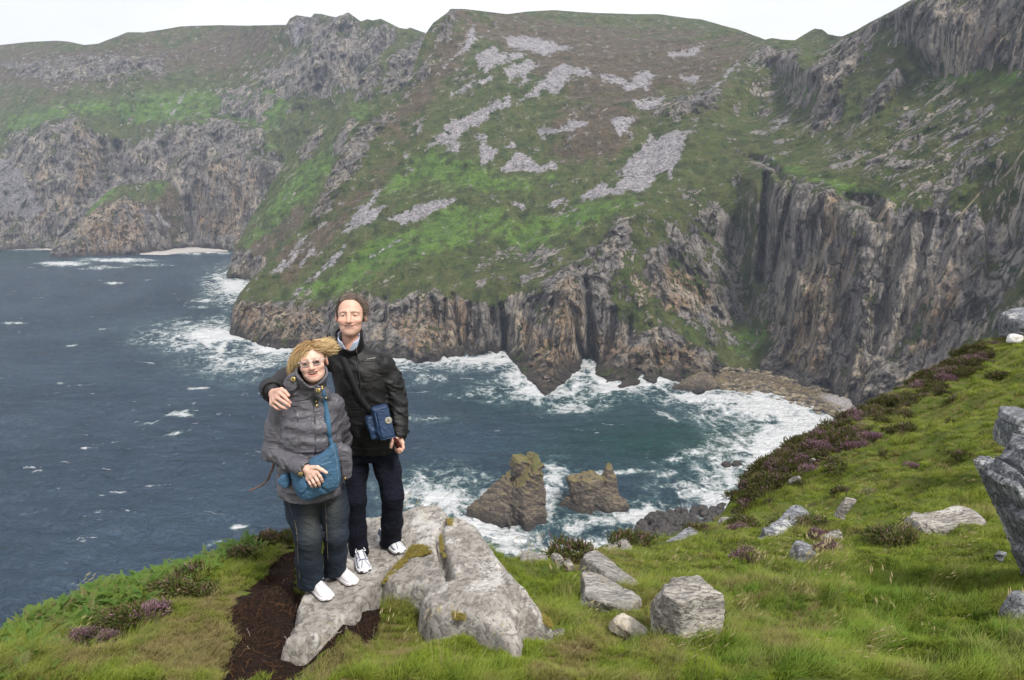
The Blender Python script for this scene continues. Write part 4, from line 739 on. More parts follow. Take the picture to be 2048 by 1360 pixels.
# ---- sea stacks below the cliff
M_STACK = rock_mat('stack_rock', (0.20, 0.160, 0.115), (0.078, 0.062, 0.050), (0.016, 0.014, 0.013), 0.16, 0.0, (1.0, 1.0, 3.2), (0.0, 0.75, 0.2), 0.5, moss=0.75, bs=0.9, bstr=0.9)
def stacks():
    def P_(px, py, Y): return W(px, py, Y)
    b1 = W(1022, 1045, seaY(1030)); b1[2] = 0; s = seaY(1040)/0.925/FPX       # metres per pixel
    def X(px): return (px-1022)*s
    def facet(P, c, k, seed, ks):
        r = np.random.default_rng(seed); d = np.full(P.shape[:-1], -1e3, np.float32)
        for q in range(k):
            n = r.standard_normal(3); n[2] = n[2]*0.35; n /= np.linalg.norm(n); d = np.maximum(d, (P-np.asarray(c, np.float32)) @ n.astype(np.float32)-ks*(0.85+0.3*r.random()))
        return d
    def f1(P):
        Ps = P @ rotm(0, 0.62, 0.2)
        n = 1.7*fbm(P, 1/8.0, 4, 0.6, 301)+2.4*fbm(Ps*np.array([0.35, 0.6, 1.5], np.float32), 1/3.6, 4, 0.6, 305, True)
        main = sd_box(P, (X(1047), 1, 11), (9.3, 10, 18), 1.0, rotm(D(5), D(-3), D(14))); main = smax(main, facet(P, (X(1047), 0, 10), 9, 4, 9.6), 0.8)
        main = np.maximum(main, P @ (np.array([-0.22, -0.42, 1], np.float32)/1.11)-25.0)
        top = sd_box(P, (X(1041), 2, 26.5), (3.8, 4, 3.6), 0.8, rotm(0.2, D(10), 0.4))
        flank = sd_box(P, (X(1064), -6, 1), (6.5, 7, 15), 1.5, rotm(D(-14), 0, D(24)))
        zr = 20.0+(P[..., 0]-X(1003))*0.92
        wing = np.maximum((np.abs(P[..., 1]-1)-np.clip(zr-P[..., 2], -9, 40)*0.62)/1.18, np.maximum(P[..., 0]-X(1020), X(925)-P[..., 0]))
        d = smin(main, flank, 1.2); d = smin(d, top, 1.0); d = smin(d, wing.astype(np.float32), 0.6)
        d = np.maximum(d, -sd_cap(P, (X(1004), -11, 22), (X(1012), -13, -4), 1.3, 2.0))
        return d-n*0.8
    V, Q = sd_mesh(f1, (X(925), -18, -5), (X(1110), 18, 36), 0.55)
    o = mk('sea_stack', V, Q, M_STACK, loc=b1); o.scale = (0.94, 0.95, 1.0); tag(o, 'taller block-shaped sea stack with yellowish top and a sloping left shoulder', 'sea stack', 'sea stacks below the cliff')
    b2 = W(1188, 1022, seaY(1012)); b2[2] = 0; s2 = seaY(1015)/0.93/FPX
    def X2(px): return (px-1188)*s2
    def f2(P):
        Ps = P @ rotm(0, 0.5, 0.2)
        n = 1.4*fbm(P, 1/7.0, 4, 0.6, 311)+2.0*fbm(Ps*np.array([0.35, 0.6, 1.5], np.float32), 1/3.4, 4, 0.6, 315, True)
        body = sd_box(P, (X2(1171), 0, 5), (8.6, 8, 10.5), 1.2, rotm(0, D(-8), D(16))); body = smax(body, facet(P, (X2(1171), 0, 5), 8, 7, 8.8), 0.8)
        zr = 13.0+(P[..., 0]-X2(1160))*0.95; skirt = np.maximum((np.abs(P[..., 1]+1)-np.clip(zr-P[..., 2], -9, 30)*0.75)/1.25, np.maximum(P[..., 0]-X2(1180), X2(1105)-P[..., 0])).astype(np.float32)
        sp_ = sd_cap(P, (X2(1219), 0, 0), (X2(1217), 1, 13), 6.2, 4.6); sp_ = smin(sp_, sd_cap(P, (X2(1217), 1, 12), (X2(1218), 1, 21.5), 4.6, 1.2), 1.0)
        foot = sd_ell(P, (X2(1226), -3, 0), (8.5, 7, 7))
        d = smin(body, skirt, 1.0); d = smin(d, sp_, 0.5); d = smin(d, foot, 1.0); return d-n*0.75
    V, Q = sd_mesh(f2, (X2(1108), -14, -5), (X2(1268), 14, 29), 0.5)
    o = mk('sea_stack.001', V, Q, M_STACK, loc=b2); o.scale = (0.94, 0.95, 1.02); tag(o, 'smaller sea stack shaped like a chair with a pointed pillar', 'sea stack', 'sea stacks below the cliff')
    # cove rock on the shore and two rocks awash
    def f3(P):
        d = sd_ell(P, (0, 0, 0), (15, 9, 11)); d = smin(d, sd_ell(P, (-6, -2, -1), (16, 8, 6)), 2); d = smin(d, sd_ell(P, (4, 1, 4), (7, 6, 9)), 2); return d-1.8*fbm(P, 1/8.0, 4, 0.6, 321)-1.2*fbm(P, 1/5.0, 3, 0.6, 325, True)
    V, Q = sd_mesh(f3, (-26, -14, -5), (22, 14, 18), 0.7); p = W(1398, 778, seaY(776)); p[2] = 0
    o = mk('shore_rock', V, Q, M_STACK, loc=p); tag(o, 'dark humped rock in surf at the near end of the rocky beach', 'rock')
    for i, (px, py, r) in enumerate([(1452,930,2.3),(1474,930,2.6),(850//1+0,0,0)]):
        if r == 0: continue
        def f4(P): return sd_ell(P, (0, 0, 0), (r*1.2, r, r*0.95))-0.5*fbm(P, 1/2.0, 4, 0.6, 331+i)-0.5*fbm(P, 1/1.5, 3, 0.6, 335+i, True)
        V, Q = sd_mesh(f4, (-5, -5, -2), (5, 5, 5), 0.35); p = W(px, py, seaY(py)); p[2] = 0
        o = mk('surf_rock', V, Q, M_STACK, loc=p); tag(o, ['left one of two small dark rocks awash in white surf', 'right one of two small dark rocks awash in white surf'][i], 'rock')
stacks()
# ---- shore boulders
def shore():
    M_B = rock_mat('shore_boulder', (0.085, 0.073, 0.066), (0.038, 0.033, 0.030), (0.011, 0.010, 0.010), 0.5, 0.05, (1, 1, 1), yellow=0.1, bs=0.25)
    meshes = []
    for k in range(6):
        def f(P): return sd_box(P, (0, 0, 0), (0.95, 0.8, 0.7), 0.45, rotm(0.3*k, 0.5*k, 0.9*k))-0.16*fbm(P, 1/0.9, 3, 0.6, 400+k)-0.10*fbm(P, 1/0.5, 3, 0.5, 410+k, True)
        V, Q = sd_mesh(f, (-1.5,)*3, (1.5,)*3, 0.16); o = mk('shore_boulder', V, Q, M_B); meshes.append(o.data); bpy.data.objects.remove(o)
    reg = [(1268,1080),(1285,1052),(1300,1038),(1330,1032),(1352,1030),(1380,1022),(1420,1024),(1460,1026),(1462,1046),(1420,1056),(1380,1072),(1340,1088),(1300,1100),(1280,1102)]
    r = random.Random(5); n = 0; pts = []
    while n < 150:
        px, py = r.uniform(1262, 1466), r.uniform(1020, 1105)
        if poly_sd(np.array([px]), np.array([py]), reg)[0] < -2: continue
        pts.append((px, py)); n += 1
    for x in [(1265,1072),(1272,1088),(1282,1098),(1300,1096),(1276,1064),(1290,1105),(1445,1012),(1440,1018),(1268,1080)]: pts.append(x)
    for px, py in sorted(pts, key=lambda q: q[1]):
        inl = max(0, poly_sd(np.array([px]), np.array([py]), reg)[0]); p = W(px, py, seaY(py)-inl*0.05); s = r.uniform(1.2, 3.2)
        o = bpy.data.objects.new('shore_boulder', meshes[r.randrange(6)]); COL.objects.link(o); o.location = (p[0], p[1], p[2]*0+min(1.0+0.12*inl, 3.5)*0.8+r.uniform(-0.5, 0.5)); o.scale = (s, s*r.uniform(.8, 1.1), s*r.uniform(.7, .95)); o.rotation_euler = (r.uniform(-.5, .5), r.uniform(-.5, .5), r.uniform(0, 6.3))
        tag(o, 'dark wet rounded boulder in the heap at the foot of the near cliff', 'boulder', 'dark boulders heaped where surf meets the near cliff')
    # bouldery cliff foot under them so no gap shows
    # rocky beach on the right with rubble
    top = lut([(1430,752),(1450,742),(1500,744),(1540,752),(1600,770),(1650,784),(1690,792),(1735,795)]); bot = lut([(1430,774),(1450,773),(1500,783),(1560,794),(1620,809),(1660,829),(1705,850),(1735,862)])
    xs = np.arange(1430, 1736, 1.5); t_ = np.linspace(0, 1, 40)[:, None]; py = bot(xs)[None]+(top(xs)-bot(xs))[None]*t_; px = np.broadcast_to(xs[None], py.shape)
    P = W(px, py, seaY(py)); P[..., 2] = 0; q = P-np.array([0, 0, H]); k = (4.5*t_[..., None]+0*q[..., :1])/H; P = P-q*k; P[..., 2] += 0.9*fbm(P, 1/4.0, 4, 0.6, 431)-0.3
    peb = paint(px, py, [[(1640,790),(1740,785),(1740,860),(1700,850),(1680,820)]], 8)
    t = NT('shingle'); o_ = t.pos(); vo = t.sep(t.voro(o_, 0.55, out='Color'))[0]; n = t.noise(o_, 0.12, 5)
    c = t.mix(vo, (0.040, 0.033, 0.026), (0.15, 0.12, 0.078)); c = t.mix(t.ramp(n, 0.45, 0.6, hi=0.6), c, (0.16, 0.125, 0.06)); c = t.mix(t.attr('pebble'), c, t.mix(n, (0.20, 0.185, 0.18), (0.33, 0.31, 0.30)))
    m = t.fin(c, 0.9, t.bump(t.voro(o_, 0.55), 0.9, 1.5), 0.2)
    o = mk('beach', P.reshape(-1, 3), grid_faces(40, len(xs)), m, attrs={'pebble': peb.ravel()}); o['kind'] = 'structure'
    mb = MB(); rr = np.random.default_rng(9); ico = bmesh.new(); bmesh.ops.create_icosphere(ico, subdivisions=1, radius=1); iv = np.array([v.co for v in ico.verts]); fi = [[v.index for v in f.verts] for f in ico.faces]; ico.free()
    for _ in range(900):
        x = rr.uniform(1435, 1700); tt = rr.uniform(-0.25, 0.95); y = bot(x)+(top(x)-bot(x))*tt
        if x > 1640 and rr.random() < 0.75: continue
        p = W(x, y, seaY(y)); p[2] = max(0, 3.5*tt); s = rr.uniform(0.6, 2.8)*(1 if tt > 0 else 0.8)
        vv = iv*(1+0.25*rr.standard_normal((len(iv), 1)))*np.array([s*1.3, s, s*0.65])
        a = rr.uniform(0, 6); vv = vv @ np.array([[math.cos(a), -math.sin(a), 0], [math.sin(a), math.cos(a), 0], [0, 0, 1]]); mb.add(vv+p, fi)
    t2 = NT('beach_rubble'); n = t2.noise(t2.pos(), 0.2, 4); m2 = t2.fin(t2.mix(t2.ramp(n, 0.35, 0.65), (0.040, 0.034, 0.030), (0.22, 0.18, 0.12)), 0.85, None, 0.3)
    mb.build('rubble', m2, smooth_=False)['kind'] = 'stuff'
    # pale shingle beaches at the far cliffs
    for nm, tp, bt, x0, x1 in [('far_beach', [(280,505),(330,498),(372,490),(425,495),(455,500)], [(280,510),(330,511),(372,506),(425,504),(455,504)], 280, 455), ('far_beach.001', [(-200,492),(0,494),(60,488),(112,494)], [(-200,500),(0,501),(60,499),(112,502)], -200, 112)]:
        xs = np.linspace(x0, x1, 60); t_ = np.linspace(0, 1, 6)[:, None]; py = lut(bt)(xs)[None]+(lut(tp)(xs)-lut(bt)(xs))[None]*t_; px = np.broadcast_to(xs[None], py.shape); P = W(px, py, seaY(py)-6); P[..., 2] += 0.8
        m = simple('pale_shingle', (0.40, 0.37, 0.35), 0.9, 0.2, 0, 0.3, 0.15); mk(nm, P.reshape(-1, 3), grid_faces(6, 60), m)['kind'] = 'structure'
shore()
# ================================================================ people
def jv(O):
    return lambda px, py, Y: (W(px, py, Y)-O).astype(np.float32)
def loft(P, lev, e=2.4):
    """stack of rounded cross sections: (x, y, z, rx, ry) from bottom to top"""
    a = np.array(sorted(lev, key=lambda q: q[2]), float); z = P[..., 2]
    cx, cy, rx, ry = (np.interp(z, a[:, 2], a[:, i]) for i in (0, 1, 3, 4))
    q = (np.abs((P[..., 0]-cx)/rx)**e+np.abs((P[..., 1]-cy)/ry)**e)**(1/e)
    d = (q-1)*np.minimum(rx, ry)
    return np.maximum(d, np.maximum(a[0, 2]-z, z-a[-1, 2])).astype(np.float32)
def chain(P, pts, rad, k=0.02):
    d = None
    for i in range(len(pts)-1):
        s = sd_cap(P, pts[i], pts[i+1], rad[i], rad[i+1]); d = s if d is None else smin(d, s, k)
    return d
def folds(P, sc, amp, seed, rot=None):
    q = P if rot is None else P @ rotm(*rot)
    n = fbm(q*np.asarray(sc, np.float32), 1, 3, 0.5, seed, True); return amp*0.50*(smooth(0.0, 0.45, n)-0.5)
def dsk(px, py, Y, O): return (W(px, py, Y)-O)
def cloth_mat(name, col, rough=0.7, spec=0.3, weave=900, fade=None, bumpd=0.002, crease=0.0, crot=(0, 0.3, 0)):
    t = NT(name); o = t.objc(); n = t.noise(o, 6, 4); n2 = t.noise(o, 60, 3); c = t.mix(t.ramp(n, 0.3, 0.7), tuple(x*0.85 for x in col), tuple(min(1, x*1.15) for x in col))
    if fade is not None: c = t.mix(t.attr('fade'), c, fade)
    hb = t.math('ADD', t.noise(t.mapping(o, (1, 1, 1)), 35, 4, 0.6), t.math('MULTIPLY', t.noise(o, weave, 1), 0.15))
    nr = t.bump(hb, 0.55, bumpd*4)
    if crease:
        cr = t.noise(t.mapping(o, (3.2, 3.2, 13), rot=crot), 1.0, 3, 0.5, 1.2); cr = t.math('ABSOLUTE', t.math('SUBTRACT', cr, 0.5)); cr2 = t.noise(t.mapping(o, (9, 6, 6), rot=(0, 0.8, 0)), 1.0, 3, 0.5, 1.0); cr2 = t.math('ABSOLUTE', t.math('SUBTRACT', cr2, 0.5))
        nr = t.bump(t.math('MINIMUM', t.math('MULTIPLY', t.math('MINIMUM', cr, cr2), 6.0), 1.0), 0.8, crease, nr)
    return t.fin(c, rough, nr, spec)
def skin_mat():
    t = NT('skin'); o = t.objc(); n = t.noise(o, 120, 3); c = t.mix(0.12, t.attr('col', 'Color'), t.mix(n, (0.45, 0.2, 0.14), (0.75, 0.55, 0.45)))
    m = t.fin(c, 0.48, t.bump(n, 0.25, 0.002), 0.4); t.b.inputs['Subsurface Weight'].default_value = 0.12; t.b.inputs['Subsurface Radius'].default_value = (0.01, 0.004, 0.002); return m
M_SKIN = skin_mat()
def attr_mat(name, rough=0.6, spec=0.35, bump=None):
    t = NT(name); n = t.noise(t.objc(), 200, 3); c = t.mix(t.ramp(n, 0.3, 0.7, hi=0.25), t.attr('col', 'Color'), t.mix(0.6, t.attr('col', 'Color'), (0, 0, 0)))
    return t.fin(c, rough, t.bump(n, 0.3, 0.001) if bump else None, spec)
M_COLD = attr_mat('shoe_leather', 0.5, 0.4, True)
M_HAIR = attr_mat('hair', 0.45, 0.45)
M_DARK = simple('dark_trim', (0.012, 0.012, 0.014), 0.5, 0.4)
M_BRASS = simple('brass', (0.62, 0.44, 0.15), 0.3, 0.5, 0.9, 60, 0.15)
M_STEEL = simple('zip_metal', (0.55, 0.55, 0.56), 0.35, 0.5, 0.8, 60, 0.15)

def head_mesh(sex):
    """head in its own frame: face towards -y, eye line at z = 0"""
    man = sex == 'm'
    def f(P):
        ax = P.copy(); ax[..., 0] = np.abs(ax[..., 0])
        d = sd_ell(P, (0, 0.012, 0.036 if man else 0.032), (0.077, 0.098, 0.090 if man else 0.080))
        d = smin(d, sd_ell(P, (0, -0.030, -0.040), (0.064, 0.064, 0.080)), 0.03)
        d = smin(d, sd_ell(P, (0, -0.036, -0.078), (0.050 if man else 0.052, 0.050, 0.044)), 0.025)
        d = smin(d, sd_ell(P, (0, -0.068, -0.104 if man else -0.099), (0.024, 0.020, 0.018)), 0.022)
        d = smin(d, sd_ell(ax, (0.041, -0.062, -0.031), (0.026, 0.028, 0.021)), 0.016)        # cheeks raised by the smile
        d = smin(d, sd_cap(ax, (0.012, -0.084, 0.021), (0.046, -0.066, 0.017), 0.012, 0.009), 0.016)  # brow
        d = smax(d, -sd_ell(ax, (0.032, -0.102, 0.001), (0.020, 0.023, 0.012)), 0.009)       # sockets
        lid = sd_ell(ax, (0.032, -0.0735, 0.001), (0.0165, 0.0150, 0.0125)); d = smin(d, lid, 0.004)
        slit = sd_ell(ax, (0.032, -0.092, -0.0005), (0.0125, 0.014, 0.0034 if man else 0.0030)); d = smax(d, -slit, 0.0015)
        d = smin(d, sd_cap(P, (0, -0.086, 0.010), (0, -0.112, -0.036), 0.0085, 0.0135), 0.011)
        d = smin(d, sd_ell(ax, (0.014, -0.096, -0.040), (0.0085, 0.012, 0.008)), 0.006)
        d = smax(d, -sd_ell(ax, (0.0065, -0.108, -0.050), (0.004, 0.006, 0.004)), 0.003)
        # folds beside the mouth
        d = smax(d, -sd_cap(ax, (0.021, -0.098, -0.044), (0.041, -0.076, -0.070), 0.0032, 0.003), 0.007)
        # lips, bent up into a smile
        zz = P[..., 2]-(7.5*P[..., 0]**2); Q = np.stack([P[..., 0], P[..., 1]+5.0*P[..., 0]**2*-1.0, zz], -1)
        op = 0.0066 if man else 0.0105
        mz = -0.066 if man else -0.068
        d = smin(d, sd_ell(Q, (0, -0.0885, mz+op), (0.031, 0.009, 0.0046)), 0.006); d = smin(d, sd_ell(Q, (0, -0.0870, mz-op-0.002), (0.027, 0.010, 0.0062)), 0.006)
        d = smax(d, -sd_ell(Q, (0, -0.098, mz-0.001), (0.0295, 0.024, op)), 0.0025)
        # ears
        R = rotm(0.15, 0, 0.45); ear = sd_ell(ax, (0.081, 0.012, -0.008), (0.009, 0.020, 0.031), R); ear = smax(ear, -sd_ell(ax, (0.090, 0.004, -0.004), (0.006, 0.011, 0.018), R), 0.004); d = smin(d, ear, 0.006)
        d = smin(d, sd_cap(P, (0, 0.020, -0.070), (0, 0.036, -0.20), 0.056 if man else 0.048, 0.060 if man else 0.052), 0.02)
        return d
    V, Q = sd_mesh(f, (-0.105, -0.14, -0.215), (0.105, 0.13, 0.14), 0.0026)
    V = relax(V, Q, 1, 0.3)
    x, y, z = V.T; ax = np.abs(x)
    base = np.array([0.60, 0.365, 0.275]) if man else np.array([0.66, 0.425, 0.335])
    C = np.tile(base, (len(V), 1))
    def tint(m, c, a): C[:] = C*(1-(a*m)[:, None])+np.array(c)*(a*m)[:, None]
    gs = lambda cx, cy, cz, r: np.exp(-(((ax-cx)**2+(y-cy)**2+(z-cz)**2)/r**2))
    tint(gs(0.045, -0.07, -0.035, 0.028), (0.62, 0.26, 0.20), 0.5); tint(gs(0, -0.112, -0.036, 0.02), (0.60, 0.25, 0.19), 0.55)
    tint(gs(0.082, 0.01, -0.01, 0.03), (0.58, 0.26, 0.2), 0.5)
    mz = -0.066 if man else -0.068; zz = z-7.5*x*x; op = 0.0066 if man else 0.0105
    lip = (y < -0.066)*(ax < 0.033)*np.exp(-((zz-(mz+op))/0.0042)**4); lip2 = (y < -0.066)*(ax < 0.030)*np.exp(-((zz-(mz-op-0.002))/0.0056)**4)
    tint(np.clip(lip+lip2, 0, 1), (0.50, 0.20, 0.165) if man else (0.56, 0.20, 0.18), 0.75)
    ins = ((((x)/0.031)**2+((zz-(mz-0.001))/(op*1.05))**2) < 1)*(y < -0.045)*(y > -0.0885+5*x*x); tint(ins.astype(float), (0.16, 0.05, 0.045) if man else (0.30, 0.085, 0.075), 0.95)
    eye = np.exp(-(((ax-0.032)/0.014)**2+((z)/0.0045)**2))*(y < -0.06); tint(eye, (0.07, 0.035, 0.03), 0.9)
    tint(np.exp(-(((ax-0.032)/0.02)**2+((z+0.011)/0.006)**2))*(y < -0.06), (0.45, 0.23, 0.18), 0.45)
    if man:
        tint(((z < -0.045)*(y < 0.0)*(z > -0.13)).astype(float)*smooth(-0.04, -0.06, z), (0.42, 0.27, 0.22), 0.35)
        tint(gs(0.0, 0, 0, 1e-6)+np.exp(-(((x+0.052)**2+(y+0.06)**2+(z+0.055)**2)/0.005**2)), (0.2, 0.08, 0.06), 0.6)
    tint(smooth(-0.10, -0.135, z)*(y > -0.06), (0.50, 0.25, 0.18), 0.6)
    brow_c = (0.16, 0.10, 0.07) if man else (0.42, 0.27, 0.17)
    tint(np.exp(-((z-(0.020-1.2*(ax-0.03)**2*20*0.4))/(0.0056 if man else 0.004))**2)*(ax > 0.010)*(ax < 0.054)*(y < -0.05), brow_c, 0.9 if man else 0.6)
    return V, Q, C
def pose(V, roll=0, pitch=0, yaw=0, s=1.0, c=(0, 0, 0)):
    M = np.array(Matrix.Rotation(yaw, 3, 'Z') @ Matrix.Rotation(pitch, 3, 'X') @ Matrix.Rotation(roll, 3, 'Y'))
    return V*s @ M.T+np.asarray(c, float)
def hand_sdf(P, palm, fingers, thumb, wrist):
    """palm: list of points knuckle-side and wrist-side; fingers: 4 chains of 3-4 points; all metres"""
    d = None
    k = [f[0] for f in fingers]
    for a in k:
        s = sd_cap(P, wrist, a, 0.020, 0.0125); d = s if d is None else smin(d, s, 0.012)
    for a, b in zip(k[:-1], k[1:]): d = smin(d, sd_cap(P, a, b, 0.0115), 0.006)
    for f, r in zip(fingers, (0.0092, 0.0096, 0.0090, 0.0078)):
        n = len(f); d = smin(d, chain(P, f, [r*(1.12-0.30*i/(n-1)) for i in range(n)], 0.003), 0.0035)
    d = smin(d, chain(P, thumb, [0.017, 0.0125, 0.0105, 0.0088][:len(thumb)], 0.006), 0.006)
    return d
def strands(root, nrm, comb, n, length, seg, r0, wind, grav, cen, rad, rs, push=1.005, stiff=0.55, wob=0.35):
    """simple hair simulation outside an ellipsoid; returns (n, seg+1, 3) points"""
    p = root.copy(); v = comb.copy(); v /= np.linalg.norm(v, axis=1)[:, None]+1e-9; out = [p.copy()]; L = (length/seg)[:, None] if np.ndim(length) else length/seg
    for i in range(seg):
        v = v*stiff+(1-stiff)*(wind+grav)+wob*0.25*rs.standard_normal(v.shape)*0.35; v /= np.linalg.norm(v, axis=1)[:, None]+1e-9
        p = p+v*L; q = (p-cen)/rad; k = np.linalg.norm(q, axis=1)[:, None]; p = np.where(k < push+0.03*i/seg, cen+q/k*rad*(push+0.03*i/seg), p); out.append(p.copy())
    return np.stack(out, 1)
def clumps(G, per, spread, rs, tight=0.65, curl=0.004, mn=0.72):
    """many fine hairs around every guide, drawn together towards the tip"""
    g, m, _ = G.shape; t = np.linspace(0, 1, m)[None, None, :, None]
    o = rs.standard_normal((g, per, 1, 3))*spread*(1-tight*t); ph = rs.random((g, per, 1, 1))*6.3
    w = curl*t*np.concatenate([np.sin(t*7+ph), np.cos(t*6+ph*1.3), np.sin(t*5+ph*0.7)], -1)
    cut = mn+(1-mn)*rs.random((g, per, 1, 1)); S0 = G[:, None]+o+w
    k = t*cut*(m-1); i0 = np.clip(np.floor(k).astype(int), 0, m-2); f = k-i0
    S1 = np.take_along_axis(np.broadcast_to(S0, (g, per, m, 3)), np.broadcast_to(i0, (g, per, m, 3)), 2)*(1-f)+np.take_along_axis(np.broadcast_to(S0, (g, per, m, 3)), np.broadcast_to(i0+1, (g, per, m, 3)), 2)*f
    return S1.reshape(g*per, m, 3)
def strand_mesh(S_, r0, cols, taper=0.25, k=2):
    n, m, _ = S_.shape; t = np.gradient(S_, axis=1); t /= np.linalg.norm(t, axis=2)[..., None]+1e-9
    a = np.cross(t, np.array([0.3, -0.8, 0.5])); a /= np.linalg.norm(a, axis=2)[..., None]+1e-9; b = np.cross(t, a)
    rr = np.asarray(r0)[:, None]*np.interp(np.linspace(0, 1, m), [0, 0.5, 1], [0.8, 1, taper])[None]
    ang = np.arange(k)*2*PI/k+(np.arange(n)*2.4)[:, None, None]; V = S_[:, :, None]+rr[..., None, None]*(np.cos(ang)[..., None]*a[:, :, None]+np.sin(ang)[..., None]*b[:, :, None])
    idx = np.arange(n*m*k).reshape(n, m, k); F = np.stack([idx[:, :-1, 0], idx[:, :-1, 1], idx[:, 1:, 1], idx[:, 1:, 0]], -1).reshape(-1, 4)
    C = np.repeat(cols.reshape(n, -1, 3) if cols.ndim == 3 else np.repeat(cols[:, None], m, 1), k, axis=1).reshape(-1, 3)
    return V.reshape(-1, 3), F, C
def disc(mb, c, n, r, th, k=14, col=None):
    c = np.asarray(c, float); n = np.asarray(n, float); n /= np.linalg.norm(n)
    mb.tube([c-n*th*0.5, c+n*th*0.5, c+n*th*0.6], [r, r, r*0.8], k, col, up=(0.1, 0.3, 1))
def ribbon(path, wid, th, nrm, mat, name, parent):
    """flat strap: path points, width, thickness, outward normals"""
    p = np.asarray(path, float); n = np.asarray(nrm, float); n = np.broadcast_to(n, p.shape); t = np.gradient(p, axis=0); t /= np.linalg.norm(t, axis=1)[:, None]
    s = np.cross(t, n); s /= np.linalg.norm(s, axis=1)[:, None]; u = np.cross(s, t); w = np.broadcast_to(np.asarray(wid, float), (len(p),))[:, None]/2
    V = np.stack([p-s*w-u*th/2, p+s*w-u*th/2, p+s*w+u*th/2, p-s*w+u*th/2], 1).reshape(-1, 3); m = len(p)
    F = [(i*4+j, i*4+(j+1) % 4, (i+1)*4+(j+1) % 4, (i+1)*4+j) for i in range(m-1) for j in range(4)]+[(0, 3, 2, 1), tuple((m-1)*4+j for j in range(4))]
    return mk(name, V, F, mat, parent)
def catmull(pts, n=8):
    p = np.asarray(pts, float); p = np.r_[[2*p[0]-p[1]], p, [2*p[-1]-p[-2]]]; out = []
    for i in range(1, len(p)-2):
        for t in np.linspace(0, 1, n, endpoint=False):
            a, b, c, d = p[i-1:i+3]; out.append(0.5*(2*b+(c-a)*t+(2*a-5*b+4*c-d)*t*t+(3*b-a-3*c+d)*t**3))
    out.append(p[-2]); return np.array(out)
def on_surf(fn, pts, off=0.004, O=None):
    """slide points along their sight line until they sit just in front of a distance field"""
    O = CUR_O if O is None else O; p = np.asarray(pts, float)+O; c = np.array([0, 0, H]); d = p-c; L = np.linalg.norm(d, axis=1); d /= L[:, None]
    t = L-0.7; best = np.full(len(p), 1e9); bt = t.copy()
    for _ in range(90):
        v = fn((c+d*t[:, None]-O).astype(np.float32)); m = np.abs(v-off) < best; best[m] = np.abs(v-off)[m]; bt[m] = t[m]; t = t+np.clip((v-off)*0.7, -0.04, 0.04)
    return (c+d*bt[:, None]-O).astype(np.float32)
